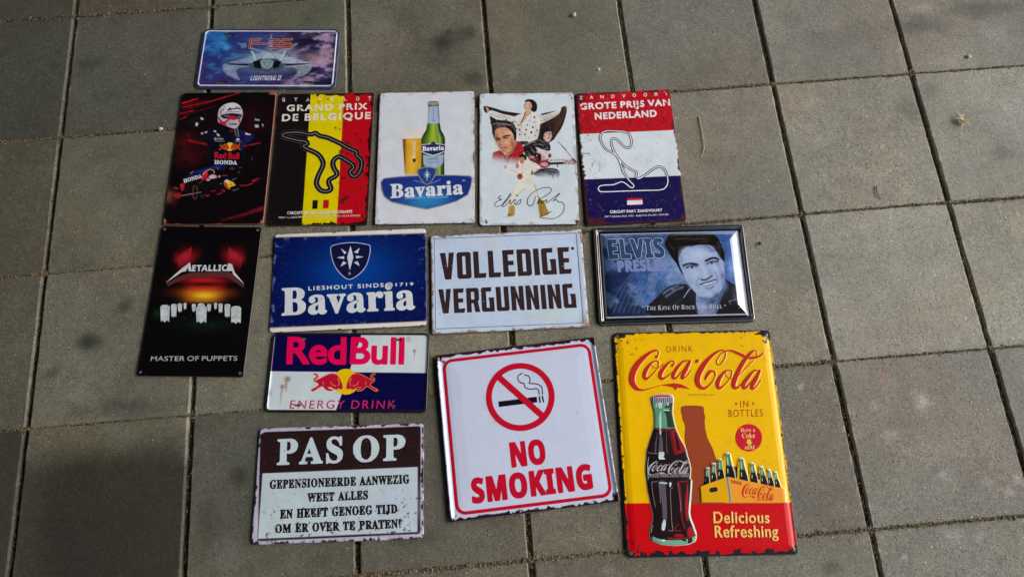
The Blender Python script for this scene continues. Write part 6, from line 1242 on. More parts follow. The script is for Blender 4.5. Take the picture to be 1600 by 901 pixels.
# ---------------------------------------------------------------- domed portrait plate with a rolled black frame
def sign_portrait():
    K = (920, 340, 5.148); F = (1030, 360, 6.929)
    s = Sign('portrait_sign', 'glossy domed blue portrait of a smiling man in a rolled black frame', 'metal sign',
             (1.2232, -0.7037), -3.34, 300, 200, PX['portrait'], r=9, mat=M_GLOSS2, bend=(0, 0, 0),
             prof=[(0, 1.0), (.7, 4.4), (2.2, 7.0), (4, 8.0), (6, 7.6), (9.5, 2.6), (12.0, 2.2), (13.5, 3.0), (17, 5.2), (22, 7.8), (27, 9.6), (33, 10.9), (42, 11.8), (60, 12.2), (110, 12.2)])
    c = s.canvas('3f62a0', .8); X, Y = c.X, c.Y
    n = fbm(X + Y, Y - X * .3, 40, 211, 4)
    c.over(sstep(60, -120, X) * .8, '1f3362'); c.over(sstep(-10, -90, Y) * sstep(40, -100, X) * .8, '1a2444'); c.over(sstep(.48, .66, n) * .5, '7a9bd0'); c.blob(K, (700, 420), 180, 150, '8fb0e4', .75, 0, .4); c.blob(K, (1130, 260), 90, 130, '2f5ba8', .6); c.blob(K, (1140, 420), 60, 90, '7ba0dc', .8)
    for p, col, a in (([(360, 440), (440, 440), (500, 580), (560, 440), (632, 436), (520, 700), (440, 700)], '3a6ab8', .55), ([(150, 480), (330, 440), (300, 520), (160, 590)], '1b2a52', .6), ([(470, 470), (540, 460), (520, 640), (450, 620)], '88a9dc', .35)): c.paint(s.poly(K, p, 0), col, 2, a)
    for a in range(9): c.paint(s.stroke(K, [(150 + a * 40, 760), (250 + a * 38, 560), (420 + a * 30, 400)], 3), '8aa8d8', 2.0, .22)
    c.paint(s.stroke(K, ell(500, 560, 120, 110, 20), 5, True, True, 2), '2f5aa4', 1.5, .5); c.paint(s.stroke(K, ell(520, 570, 70, 80, 20), 4, True, True, 2), '6a90cc', 1.5, .5)
    pz = lambda p, col, soft=.8, sm=2, a=1: c.paint(s.poly(F, p, sm), col, soft, a)
    sk = lambda p, w, col, soft=.6, a=1: c.paint(s.stroke(F, p, w), col, soft, a)
    # jacket
    pz([(-170, 880), (-100, 780), (0, 690), (90, 612), (200, 590), (310, 598), (380, 680), (410, 900), (100, 960)], '20232c'); pz([(690, 528), (760, 570), (850, 622), (905, 760), (950, 880), (600, 940), (590, 860), (640, 760), (700, 620)], '1d2028')
    for p in ([(30, 690), (100, 640), (190, 610)], [(60, 720), (150, 660)], [(120, 640), (170, 650), (240, 620)]): sk(p, 9, '7d8fb4', 2.0, .6)
    sk([(250, 728), (290, 670), (328, 622)], 4, 'b8c4dc', .6, .9); sk([(150, 800), (240, 740)], 10, '3b4152', 3, .7); c.blob(F, (820, 720), 60, 60, '4a566e', .6, 0, .8); sk([(740, 770), (830, 740), (880, 690)], 3, '8a97ae', .8, .7); sk([(850, 835), (910, 780)], 4, '9aa6bc', .8, .7); sk([(740, 760), (760, 800)], 3, '7a869c', .8, .6)
    pz([(385, 690), (460, 735), (560, 745), (640, 690), (695, 560), (704, 620), (640, 770), (600, 900), (410, 900)], '8498c8'); c.blob(F, (560, 770), 80, 40, '38456c', .8); c.blob(F, (460, 850), 40, 60, 'aabce4', .7); pz([(640, 690), (700, 560), (710, 620), (640, 780), (605, 880), (590, 860)], '39456a', 1.5, 2, .8)
    c.grain(.5, 8, 214, None, .5, 1.6)
    # face
    skin = 'a9c0e6'
    pz([(196, 262), (215, 218), (300, 188), (420, 176), (560, 190), (622, 250), (664, 330), (684, 400), (694, 470), (692, 560), (664, 640), (604, 702), (520, 740), (450, 726), (380, 682), (310, 602), (268, 540), (240, 470), (208, 390)], skin)
    c.blob(F, (420, 280), 120, 60, 'c6d6f8', .8); c.blob(F, (380, 480), 60, 60, 'c4d4f6', .8); c.blob(F, (600, 420), 50, 50, 'bccef4', .6); c.blob(F, (560, 235), 60, 26, '7a92c8', .7); c.blob(F, (672, 500), 36, 50, '4a5f98', .85); c.blob(F, (690, 600), 40, 60, '6a7eb4', .8); c.blob(F, (240, 420), 24, 80, '8ea6da', .6); c.blob(F, (310, 570), 26, 60, '92a8dc', .6); c.blob(F, (600, 690), 70, 26, '7389bd', .7); c.blob(F, (520, 690), 60, 26, 'c0d0f4', .7)
    c.blob(F, (330, 400), 60, 16, '7e94c8', .6); c.blob(F, (560, 355), 58, 16, '7e94c8', .6)
    sk([(246, 396), (290, 380), (345, 374), (400, 386)], 12, '151820', .8); sk([(488, 346), (540, 322), (590, 314), (624, 330)], 12, '151820', .8)
    sk([(276, 420), (315, 404), (352, 396), (394, 404)], 8, '10131c', .6); sk([(496, 378), (540, 356), (580, 350), (624, 352)], 8, '10131c', .6); c.paint(s.dot(F, (340, 409), 17, 13), '161c2c', .5); c.paint(s.dot(F, (553, 364), 17, 13), '161c2c', .5); c.paint(s.dot(F, (344, 404), 3), 'e8eefc', .4); c.paint(s.dot(F, (557, 359), 3), 'e8eefc', .4); sk([(300, 425), (340, 424), (385, 410)], 3, '6378ac', .8, .8); sk([(515, 382), (555, 378), (610, 362)], 3, '6378ac', .8, .8)
    sk([(412, 520), (420, 536), (440, 545)], 4, '6d82b8', .8, .8); sk([(440, 540), (472, 546), (500, 536), (530, 520), (556, 500)], 9, '1f2844', 1.0, .95); c.blob(F, (480, 470), 20, 50, 'cbdafa', .7); c.blob(F, (535, 470), 18, 50, '8ea4da', .6); c.blob(F, (490, 505), 26, 18, 'c8d8f8', .7)
    pz([(428, 590), (470, 572), (520, 566), (560, 552), (594, 542), (580, 574), (530, 596), (476, 604)], 'ccdaf4', .6); sk([(424, 592), (470, 576), (520, 566), (560, 552), (600, 540)], 7, '2a3354', .7); sk([(440, 596), (480, 606), (530, 598), (580, 576)], 4, '56658f', .7, .9); c.paint([s.stroke(F, [(x, y - 12), (x, y + 14)], 1.6, False) for x, y in ((480, 586), (505, 581), (530, 577), (553, 570))], '9fb0d8', .4, .8)
    c.blob(F, (530, 612), 46, 12, '9fb2e2', .8); sk([(486, 628), (530, 636), (574, 612)], 6, '4a5a8c', 1.2, .9); sk([(408, 600), (420, 585)], 3, '6d80b4', 1, .8); sk([(604, 552), (600, 530)], 3, '6d80b4', 1, .8)
    pz([(672, 345), (690, 360), (692, 410), (684, 420)], '8ea4d8')
    hair = [(50, 160), (70, 118), (95, 62), (130, 42), (220, 34), (300, 33), (400, 33), (480, 36), (560, 45), (612, 82), (640, 130), (664, 190), (692, 262), (690, 345), (672, 335), (640, 290), (620, 248), (560, 190), (480, 172), (400, 182), (300, 192), (215, 222), (194, 280), (204, 380), (232, 450), (250, 506), (214, 458), (170, 372), (120, 312), (92, 262), (64, 214), (52, 190)]
    pz(hair, '14120f', 1.0); c.blob(F, (230, 110), 110, 26, '2c2925', .5, -.1, .8); c.blob(F, (450, 100), 120, 22, '2a2723', .5, .1, .9); c.blob(F, (640, 230), 22, 60, '2e2c2c', .8, 0, .8)
    for a_ in range(16): sk([(70 + (a_ * 37) % 60, 100 + a_ * 7), (40 + (a_ * 53) % 30, 140 + a_ * 6)], 2.2, '14120f', .6, .9); sk([(640 + (a_ * 13) % 40, 120 + a_ * 12), (668 + (a_ * 29) % 36, 110 + a_ * 13)], 2.2, '14120f', .6, .9)
    for p in ([(110, 90), (200, 66), (320, 80)], [(160, 120), (280, 108), (400, 130)], [(380, 110), (460, 112), (520, 130)], [(430, 145), (500, 140)], [(620, 140), (640, 190)], [(100, 170), (150, 240)]): sk(p, 3.5, '58524b', 1.2, .6)
    for q_ in ([(215, 218), (205, 260), (200, 300)], [(240, 200), (225, 230), (212, 262)], [(300, 185), (270, 200), (240, 222)], [(380, 176), (350, 190), (320, 196)], [(470, 172), (500, 190), (540, 206)], [(560, 188), (590, 216), (612, 246)], [(610, 240), (632, 280), (650, 320)]): sk(q_, 8, '14120f', 2.0, .8)
    sk([(400, 185), (470, 215), (560, 250)], 3, '3a4060', .7, .8); sk([(430, 180), (500, 205), (590, 240)], 4, '2a2e44', .7, .8)
    c.blob(F, (300, 395), 30, 22, '6f86ba', .6); c.blob(F, (395, 420), 20, 30, '8fa5d8', .6); c.blob(F, (500, 380), 16, 30, '8fa5d8', .5); c.blob(F, (620, 380), 24, 30, '7d93c8', .6)
    for x_, y_ in ((316, 411), (366, 406), (530, 367), (578, 360)): c.paint(s.dot(F, (x_, y_), 8, 4), 'd4e0f6', .5, .8)
    sk([(590, 470), (616, 520), (612, 570)], 8, '6b80b6', 2.5, .7); sk([(400, 540), (392, 590), (412, 630)], 8, '8298cc', 2.5, .7); c.blob(F, (540, 660), 40, 14, '8ca2d6', .6); c.blob(F, (470, 735), 90, 16, '4f6398', .7); c.blob(F, (610, 715), 50, 30, '43578c', .8); c.blob(F, (225, 330), 20, 70, '6f86ba', .6); c.blob(F, (400, 200), 160, 14, '8aa0d4', .6)
    c.blob(F, (640, 430), 20, 60, '8aa0d4', .5); c.blob(F, (455, 430), 14, 70, 'cfdcf6', .6); c.grain(.10, 3, 217); c.grain(.12, 16, 218)
    blackf = '0f1014'
    c.over(1 - sstep(13.2, 14.0, c.D), blackf); c.over(sstep(13.6, 14.2, c.D) * (1 - sstep(16.2, 16.8, c.D)), 'c9cddd')
    s.edge = srgb(blackf); s.face('domed_picture')
    tl = s.text(K, 'ELVIS', 'N', (165, 345), (598, 331), (150, 199), track=8, grow=2.3)
    s.layer('heading_lettering', tl, 'dfe8f6', .4, .14); s.layer('lettering_core', [G(x[1] if x[0] == 'g' else x, 1.5) for x in tl], '34507f', .4, .22, under='heading_lettering')
    s.layer('name_lettering', s.text(K, 'PRESLEY', 'N', (232, 446), (632, 431), (222, 364), track=4, grow=1.3), '8496cc', .4, .14, worn=(10, 0.24, 215))
    def sc(words, p0, p1, caph):
        """small capitals: first letters larger"""
        out = []; tot = 0; items = []
        for w in words.split(' '):
            for i, ch in enumerate(w):
                k = 1.0 if i == 0 else .78; a, cs = glyph('S', ch); items.append((tot, cs, k)); tot += (a + 12) * k
            tot += 34
        tot -= 46
        q0, q1 = s.L(K, [p0, p1]); qt = s.L(K, [(p0[0], p0[1] - caph)])[0]; ex = (q1 - q0) / tot; ey = (qt - q0) / CAPH['S']
        for x, cs, k in items: out.append(G(P(*[q0 + (cc[:, :1] * k + x) * ex + cc[:, 1:] * k * ey for cc in cs]), -.02))
        return out
    s.layer('motto_lettering', sc('THE KING OF ROCK AND ROLL', (450, 744), (1062, 727), 34), 'c6ccda', .24, .14)
    s.layer('motto_star', [s.dot(K, (425, 720), 5), s.dot(K, (1084, 704), 5)], 'c9d2e6', .3, .14)
    return s
M_GLOSS2 = mat_paint('lacquered_tin', 0.12, 0.6, 0.006, 1.0, 0.02); M_GLOSS2.node_tree.nodes['Principled BSDF'].inputs['Coat IOR'].default_value = 2.2
sign_portrait()
# ---------------------------------------------------------------- big embossed cola sign
SCRIPT = [  # flowing script traced as brush strokes x, y, half width
    [(338, 182, 15), (352, 168, 10), (366, 142, 5), (358, 116, 7), (328, 108, 10), (268, 132, 15), (190, 192, 24), (112, 280, 32), (68, 380, 34), (66, 460, 32), (102, 520, 25), (150, 546, 14), (210, 548, 7), (300, 525, 4), (382, 500, 4)],
    [(340, 226, 6), (292, 240, 9), (232, 310, 20), (204, 380, 22), (216, 424, 17), (260, 408, 8), (320, 350, 5), (358, 290, 5), (364, 242, 7), (340, 224, 6)],
    [(290, 240, 4), (285, 270, 4), (318, 300, 4), (362, 300, 4), (420, 262, 4)],
    [(518, 276, 14), (540, 254, 7), (534, 230, 7), (500, 230, 8), (440, 282, 16), (388, 360, 22), (382, 408, 20), (410, 424, 14), (460, 400, 7), (522, 350, 5)],
    [(694, 222, 6), (644, 230, 9), (582, 290, 16), (532, 370, 20), (528, 412, 17), (562, 414, 10), (620, 352, 5), (690, 252, 4)],
    [(716, 226, 14), (680, 308, 18), (634, 388, 20), (630, 418, 14), (672, 402, 6), (736, 330, 4)],
    [(886, 430, 10), (902, 395, 16), (940, 346, 16), (984, 342, 8), (1000, 380, 7), (972, 450, 6), (904, 520, 10), (852, 530, 18), (808, 490, 28), (798, 420, 30), (832, 330, 30), (892, 240, 24), (970, 160, 16), (1050, 112, 9), (1098, 112, 6), (1116, 150, 5), (1094, 220, 6), (1050, 268, 6), (1016, 255, 6), (1022, 210, 5), (1070, 142, 5), (1120, 116, 7), (1180, 113, 12), (1250, 140, 16), (1318, 172, 18)],
    [(1388, 196, 14), (1440, 190, 14), (1500, 170, 9), (1542, 134, 4)],
    [(1160, 330, 6), (1112, 340, 9), (1052, 410, 20), (1024, 480, 24), (1038, 528, 17), (1086, 508, 8), (1150, 440, 5), (1184, 370, 6), (1180, 336, 6), (1156, 326, 5)],
    [(1116, 340, 4), (1116, 380, 4), (1150, 420, 4), (1190, 420, 4), (1230, 392, 4)],
    [(1460, 162, 4), (1465, 122, 4), (1432, 112, 8), (1380, 152, 18), (1312, 240, 22), (1252, 350, 24), (1208, 460, 26), (1206, 518, 21), (1246, 524, 12), (1310, 470, 6)],
    [(1266, 385, 3), (1340, 310, 4), (1422, 226, 4)],
    [(1470, 330, 6), (1432, 336, 9), (1372, 400, 18), (1318, 480, 22), (1314, 522, 19), (1346, 520, 12), (1410, 450, 6), (1480, 350, 4)],
    [(1496, 336, 14), (1456, 420, 20), (1408, 510, 22), (1416, 534, 14), (1450, 520, 6), (1510, 440, 4)]]
SWASH = [(378, 497), (460, 482), (540, 474), (612, 484), (672, 510), (724, 541), (650, 530), (602, 524), (574, 530), (555, 552), (540, 535), (522, 520), (470, 507)]
HYPH = [(782, 212), (826, 212), (808, 247), (768, 247)]
def script_shapes(f, k=1.0):
    """f maps script coordinates to millimetres on the sign; k thickens the strokes"""
    o = f([(0, 0), (10, 0), (0, 10)]); m = .5 * (np.hypot(*(o[1] - o[0])) + np.hypot(*(o[2] - o[0]))) / 10
    out = [ST(np.c_[f([p[:2] for p in q]), [max(p[2] * m * k, .22) for p in q]], None, True, False, 4) for q in SCRIPT]
    return out + [P(f(SWASH)), P(f(HYPH))]

def sign_cola():
    K = (950, 505, 2.4355); KS = (980, 535, 7.273); B = (1000, 610, 7.508); R = (1080, 610, 5.006); D = (1100, 780, 11.43)
    s = Sign('cola_sign', 'large yellow and red cola sign with a tall dark bottle', 'metal sign',
             (1.2287, -1.02), -3.7, 300, 400, PX['cola'], r=9, mat=M_COLA, bend=(.3, .3, .2),
             prof=[(0, 1.4), (.8, 3.0), (2.5, 3.6), (6, 3.4), (11, 4.6), (17, 5.4), (200, 5.6)],
             holes=[place_hole(x, y, 1.7) for x, y in corner_pts(300, 400, 8)])
    c = s.canvas('fbc000'); c.mottle(.06, 70, 21)
    bound = s.L(K, [(0, 681), (75, 680), (700, 677), (800, 677), (800, 1000), (0, 1000)])
    c.paint(P(bound), 'cc0714', .5); c.mottle(.05, 12, 22)
    script = script_shapes(lambda p: s.L(KS, p)); SP = lambda p: s.L(B, p)
    bottle = [(140, 85), (160, 72), (250, 54), (345, 58), (374, 66), (394, 96), (390, 150), (386, 205), (380, 262), (396, 350), (420, 450), (462, 545), (520, 650), (542, 700), (548, 745), (576, 830), (592, 910), (588, 985), (580, 1020), (604, 1045), (602, 1110), (592, 1250), (576, 1400), (586, 1480), (622, 1560), (652, 1640), (656, 1700), (640, 1742), (560, 1776), (400, 1790), (250, 1776), (152, 1734), (120, 1682), (126, 1600), (160, 1500), (160, 1430), (130, 1300), (96, 1150), (84, 1030), (70, 950), (74, 870), (82, 780), (86, 700), (112, 620), (150, 500), (172, 430), (176, 330), (164, 240), (146, 180), (134, 120)]
    bot = s.poly(B, bottle)
    crate_out = s.poly(R, [(66, 744), (110, 715), (104, 610), (122, 596), (146, 600), (150, 568), (170, 560), (196, 572), (204, 536), (222, 530), (240, 545), (252, 490), (278, 482), (300, 495), (316, 560), (345, 650), (360, 528), (384, 522), (402, 535), (440, 670), (444, 565), (466, 560), (484, 575), (508, 660), (515, 592), (540, 588), (576, 655), (580, 612), (600, 610), (624, 670), (628, 630), (650, 630), (688, 742), (722, 762), (730, 864), (76, 866)])
    fd = lambda sh, r: 1 - sstep(-r, r, field(sh if isinstance(sh, list) else [sh], c.X, c.Y))
    deli = s.text(D, 'Delicious', 'B', (160, 390), (1132, 385), (152, 196), track=10, grow=.55); refr = s.text(D, 'Refreshing', 'B', (182, 636), (1285, 630), (172, 438), track=8, grow=.55)
    bd = field([bot], c.X, c.Y)
    s.relief = .9 * fd(script, 1.1) + 1.6 * fd(bot, 1.6) + 1.4 * np.sqrt(np.clip(-bd / 18, 0, 1)) + 1.5 * fd(crate_out, 1.3) + .8 * fd(deli + refr, .9)
    # flaked dark edge
    blk = '251f26'
    c.specks(blk, 5, .67, 221, .95, (1 - sstep(8, 42, np.hypot(c.X + 128, c.Y - 175)))); c.specks(blk, 5, .66, 223, .9, (1 - sstep(10, 46, np.hypot(c.X - 122, c.Y - 178)))); c.specks('6a5a10', 3, .72, 225, .5, (c.X > 60) * (c.Y < 40) * 1.0)
    c.wear(blk, 3.0, 3.6, 9, 227); c.wear(blk, 2.5, 7, 8, 229, corner=40); c.wear(blk, 3.5, 9, 9, 231, 'b'); c.wear(blk, 6, 12, 8, 233, 'b', corner=70); c.wear(blk, 2.5, 8, 8, 235, 'l')
    c.over(1 - sstep(1.6, 3.0, c.D + .9 * (fbm(c.X, c.Y, 7, 237) - .5)), blk)
    s.edge = srgb('5d5a60'); s.face('embossed_face')
    red = 'c22a22'
    s.layer('small_lettering', s.text(KS, 'DRINK', 'B', (452, 128), (748, 122), (449, 62), track=28, grow=-.05), 'b04a16', .35)
    s.layer('script_lettering', script, red, .45, .14)
    s.layer('small_lettering', s.text(KS, 'TRADE MARK REG.', 'B', (690, 613), (996, 612), (690, 596), track=24, grow=.05, space=50), 'a35a1a', .3)
    # second bottle as a flat brown silhouette
    s.layer('bottle_silhouette', [s.poly(B, [(480, 218), (486, 196), (540, 184), (620, 182), (700, 186), (740, 196), (750, 225), (748, 270), (762, 310), (756, 365), (762, 450), (790, 560), (850, 680), (888, 800), (925, 930), (980, 1100), (980, 1312), (545, 1312), (600, 1000), (545, 720), (522, 560), (530, 420), (520, 390), (496, 340), (490, 285), (480, 265)], 0)], '9a4526', .6, .14)
    s.layer('small_lettering', s.text(R, 'IN', 'B', (378, 136), (440, 133), (377, 86), track=26, grow=.1) + [s.dot(R, (346, 109), 9), s.dot(R, (475, 106), 9)], 'b4441c', .35)
    s.layer('small_lettering', s.text(R, 'BOTTLES', 'B', (288, 210), (551, 205), (286, 156), track=22, grow=.1), 'b4441c', .35)
    s.layer('badge', [s.dot(R, (441, 369), 104, 106)], 'cc1a2c', .4)
    s.layer('badge_lettering', s.text(R, 'Have a', 'S', (379, 326), (493, 322), (378, 295), track=2, grow=-.05, space=45) + s.text(R, 'Coke', 'S', (391, 372), (490, 369), (389, 336), track=2) + s.text(R, 'HERE', 'B', (412, 461), (486, 455), (414, 434), track=14, grow=.12), 'ecd68a', .3, .24, under='badge')
    s.layer('badge_arrow', [s.poly(R, [(428, 381), (459, 380), (459, 402), (472, 402), (447, 430), (420, 403), (430, 403)])], 'f0c430', .35, .24, under='badge')
    # tall bottle
    s.layer('bottle_outline', [G(bot, 1.1)], 'cfcdb4', .5, .18)
    def cola(X, Y):
        n = fbm(X, Y * .3, 12, 241)[:, None]; return srgb('1f1216') * (.8 + .5 * n)
    s.layer('bottle', [bot], cola, .5, .26)
    ON = {'crate_bottle': None, 'crate_end': None, 'crate_front': None, 'crate_corner': 'crate_front', 'corner_line': 'crate_front', 'handle_hole': 'crate_end', 'hole_rim': 'crate_end', 'crate_lettering': 'crate_front', 'small_highlight': 'crate_bottle', 'small_cap': 'crate_bottle', 'bottle_body': 'crate_bottle'}
    SPLIT = ('glass_shade', 'glass_highlight', 'bottle_reflection', 'bottle_highlight', 'bottle_glint', 'bottle_ridge', 'bottle_edge', 'base_shade', 'cap_flute')
    def ly(name, sh, col, st=.4, dz=.34):
        for x in ([[q] for q in sh] if name in SPLIT else [sh]): s.layer(name, x, col, st, dz, under=ON.get(name, 'bottle'))
    ly('bottle_glass', [s.poly(B, [(148, 150), (386, 150), (382, 262), (396, 350), (416, 440), (320, 452), (172, 440), (176, 330), (164, 240)])], '5fa07c')
    ly('glass_shade', [s.poly(B, [(275, 256), (320, 240), (376, 190), (384, 240), (384, 300), (398, 370), (412, 440), (318, 434), (312, 330), (300, 280)]), s.poly(B, [(330, 160), (384, 155), (380, 195), (330, 215), (275, 212), (300, 195)])], '22392f', .4, .42)
    ly('glass_highlight', [s.stroke(B, [(236, 165, 22), (238, 200, 20)], None, False), s.stroke(B, [(240, 258, 7), (238, 350, 14), (240, 510, 9)], None, False), s.stroke(B, [(280, 240), (345, 240)], 6, False), s.stroke(B, [(195, 165), (192, 200)], 6, False), s.stroke(B, [(330, 160), (328, 180)], 8, False)], 'c3dcdc', .35, .5)
    ly('liquid_line', [s.stroke(B, [(176, 448, 4), (220, 462, 9), (300, 466, 6), (412, 448, 4)], None)], '9a1c22', .35, .5)
    ly('bottle_reflection', [s.poly(B, [(362, 470), (414, 468), (462, 560), (526, 680), (528, 715), (470, 735), (412, 755), (398, 690), (385, 600)]), s.stroke(B, [(345, 470), (372, 600), (400, 740)], 4)], '8a1420', .4)
    ly('reflection_shade', [s.poly(B, [(400, 490), (420, 490), (450, 600), (470, 700), (432, 700), (418, 600)])], '2a0e12', .4, .42)
    ly('bottle_highlight', [s.stroke(B, [(240, 520, 12), (248, 620, 22), (245, 700, 26)], None, False), s.stroke(B, [(262, 1080, 36), (275, 1200, 32), (290, 1400, 26), (290, 1500, 24)], None, False), s.stroke(B, [(208, 490, 2), (190, 600, 7), (182, 725, 9)], None, False), s.stroke(B, [(312, 480, 3), (308, 620, 4), (318, 735, 4)], None, False)], '5c5663', .4)
    ly('bottle_glint', [s.poly(B, [(222, 720), (282, 718), (286, 760), (270, 775), (292, 790), (290, 805), (226, 806), (218, 780)], 0), s.stroke(B, [(286, 1500, 8), (280, 1545, 22), (272, 1600, 20)], None), s.stroke(B, [(236, 1072), (310, 1078)], 8, False), s.stroke(B, [(355, 1080, 14), (352, 1112, 8)], None, False)], 'c9dbe2', .35, .42)
    ly('bottle_ridge', [s.stroke(B, p, 3.2) for p in ([(140, 1060), (150, 1180), (182, 1350)], [(220, 1060), (236, 1200), (240, 1300)], [(380, 1130), (355, 1160), (362, 1350), (374, 1580)], [(440, 1065), (465, 1250), (475, 1400)], [(95, 725), (180, 738), (270, 730)], [(140, 1065), (200, 1058)], [(330, 1615), (380, 1620), (378, 1560)])], '8d7f88', .3, .42)
    ly('bottle_reflection', [s.stroke(B, [(455, 1062), (552, 1052)], 6, False), s.stroke(B, [(458, 1065), (480, 1250), (485, 1450), (520, 1600)], 5), s.poly(B, [(556, 1060), (562, 1200), (562, 1330), (572, 1480), (540, 1500), (524, 1350), (530, 1220)], 2), s.dot(B, (452, 1676), 58, 18), s.poly(B, [(552, 1600), (600, 1580), (640, 1680), (600, 1712), (556, 1690)], 2), s.stroke(B, [(330, 1705), (420, 1712), (540, 1700)], 8), s.stroke(B, [(405, 1620), (420, 1570), (455, 1545)], 4), s.stroke(B, [(400, 1620), (480, 1622)], 4, False)], 'a0161f', .4, .4)
    ly('bottle_edge', [s.stroke(B, [(598, 1050, 7), (592, 1200, 11), (578, 1380, 12), (588, 1470, 12), (622, 1570, 12), (648, 1650, 10)], None), s.stroke(B, [(104, 780, 3), (94, 880, 4), (100, 1030, 4)], None), s.stroke(B, [(150, 1560, 3), (132, 1640, 5)], None)], 'a9bfba', .35, .44)
    ly('bottle_base', [s.poly(B, [(146, 1684), (200, 1708), (280, 1726), (400, 1730), (520, 1722), (600, 1702), (652, 1676), (654, 1705), (640, 1742), (560, 1774), (400, 1788), (250, 1774), (154, 1734)])], '72b29a', .4, .46)
    ly('base_shade', [s.poly(B, [(556, 1715), (606, 1700), (606, 1758), (556, 1770)]), s.poly(B, [(480, 1724), (540, 1722), (530, 1750)])], '1f2a26', .35, .54); ly('base_glint', [s.dot(B, (275, 1732), 24, 10)], 'd8e4e6', .35, .54)
    k1 = lambda p: s.L(B, [(96 + (x - 40) * .318 - (y - 330) * .03, 900 + (y - 330) * .345 - (x - 780) * .010) for x, y in p])
    ly('bottle_lettering', script_shapes(k1, 1.05), 'b9b3ba', .3, .5)
    ly('bottle_lettering', s.text(B, 'TRADE MARK REGISTERED', 'B', (98, 1012), (572, 1004), (98, 972), track=8, grow=.12, space=34), '9c979c', .3, .5)
    ly('crown_cap', [s.poly(B, [(140, 88), (160, 72), (250, 54), (345, 58), (374, 66), (394, 96), (388, 146), (320, 158), (230, 160), (142, 146), (134, 118)])], 'a9a4b8', .35, .46)
    ly('cap_flute', [s.stroke(B, [(x, 104 + abs(x - 262) * -.06), (x + 1, 152 - abs(x - 262) * .05)], 5, False) for x in range(150, 390, 25)], '34303c', .3, .54); ly('cap_top', [s.dot(B, (258, 78), 100, 18)], 'd6a2a0', .35, .54); ly('cap_lettering', [s.stroke(B, [(180, 80), (260, 74), (340, 78)], 9)], 'b03434', .3, .6)
    # crate and its bottles
    spots = [(122, 600, 114, 740, 15), (169, 566, 168, 720, 17), (219, 534, 224, 700, 19), (276, 486, 300, 690, 24), (381, 526, 402, 710, 22), (465, 562, 480, 715, 19), (536, 590, 560, 735, 18), (594, 612, 612, 748, 15), (644, 630, 664, 755, 14)]
    ly('crate_bottle', [s.poly(R, [(150 + 170, 590), (352, 590), (352, 680), (320, 680)]), s.poly(R, [(505, 640), (525, 640), (525, 690), (505, 690)]), s.poly(R, [(560, 655), (580, 655), (580, 700), (560, 700)])], '2a2320', .4, .3)
    for (xt, yt, xb, yb, w) in spots:
        H_ = yb - yt; L_ = lambda t: xt + (xb - xt) * t
        o = [(L_(0) - w * .72, yt), (L_(0) + w * .72, yt), (L_(.1) + w * .72, yt + H_ * .1), (L_(.2) + w * .62, yt + H_ * .2), (L_(.45) + w * .85, yt + H_ * .45), (L_(.7) + w * 1.35, yt + H_ * .7), (L_(1) + w * 1.6, yb), (L_(1) - w * 1.5, yb), (L_(.7) - w * 1.2, yt + H_ * .7), (L_(.45) - w * .85, yt + H_ * .45), (L_(.2) - w * .62, yt + H_ * .2), (L_(.1) - w * .72, yt + H_ * .1)]
        sh = s.poly(R, o); ly('crate_bottle', [G(s.poly(R, [(x + 4, y - 3) for x, y in o]), .5)], 'd9d3b4', .4, .32)
        def bc(X, Y, a=s.L(R, [(xt, yt)])[0][1], b=s.L(R, [(xb, yb)])[0][1], cx=s.L(R, [(xt, yt)])[0][0], ww=w * .2):
            t = (Y - a) / (b - a); k = sstep(.44, .52, t)[:, None]; g = srgb('4f8d68') * (.6 + .8 * np.exp(-((X - cx + .4) / 1.6) ** 2))[:, None]
            return np.clip(g * (1 - k) + srgb('1d1114') * k, 0, .9)
        ly('bottle_body', [sh], bc, .4, .40)
        ly('small_highlight', [s.stroke(R, [(L_(.18) - w * .2, yt + H_ * .18), (L_(.42) - w * .3, yt + H_ * .42)], w * .2, False), s.stroke(R, [(L_(.6) - w * .5, yt + H_ * .6), (L_(.75) - w * .6, yt + H_ * .75)], w * .16, False)], 'a8d0b8', .3, .46)
        ly('small_cap', [s.poly(R, [(xt - w * .85, yt + 6), (xt - w * .8, yt - 4), (xt + w * .8, yt - 4), (xt + w * .85, yt + 6)])], 'ddd9cc', .35, .48)
    ly('crate_end', [s.poly(R, [(66, 744), (268, 671), (292, 864), (76, 865)])], 'e6ac00', .45, .5); ly('crate_front', [s.poly(R, [(286, 670), (640, 744), (714, 756), (722, 768), (728, 864), (308, 865)])], 'f0a032', .45, .5)
    ly('crate_corner', [s.poly(R, [(264, 672), (288, 669), (312, 865), (289, 865)])], 'b2ac96', .4, .58); ly('corner_line', [s.stroke(R, [(274, 674), (298, 864)], 2.6, False)], '5a523c', .3, .64); ly('crate_corner', [s.stroke(R, [(706, 756), (718, 768), (724, 862)], 5)], 'ecdca6', .35, .58)
    ly('handle_hole', [s.stroke(R, [(154, 771), (184, 764)], 18, False)], '3a2410', .4, .58); ly('hole_rim', [OUT(s.stroke(R, [(154, 771), (184, 764)], 21, False), .25)], 'f0d47a', .3, .6)
    ly('crate_lettering', s.text(R, 'DRINK', 'B', (304, 716), (386, 731), (304, 692), track=14, grow=.3), 'b8401c', .3, .58)
    k2 = lambda p: s.L(R, [(388 + (x - 40) * .163, 712 + (y - 100) * .245 + (x - 40) * .022) for x, y in p])
    ly('crate_lettering', script_shapes(k2, 1.15), 'd0321c', .35, .58); ly('crate_lettering', [s.stroke(R, [(495, 846), (580, 850)], 2.4, False)], 'd0321c', .3, .58)
    # slogan
    def gold(X, Y): return srgb('f6bd58') * (.9 + .2 * fbm(X, Y, 4, 245)[:, None])
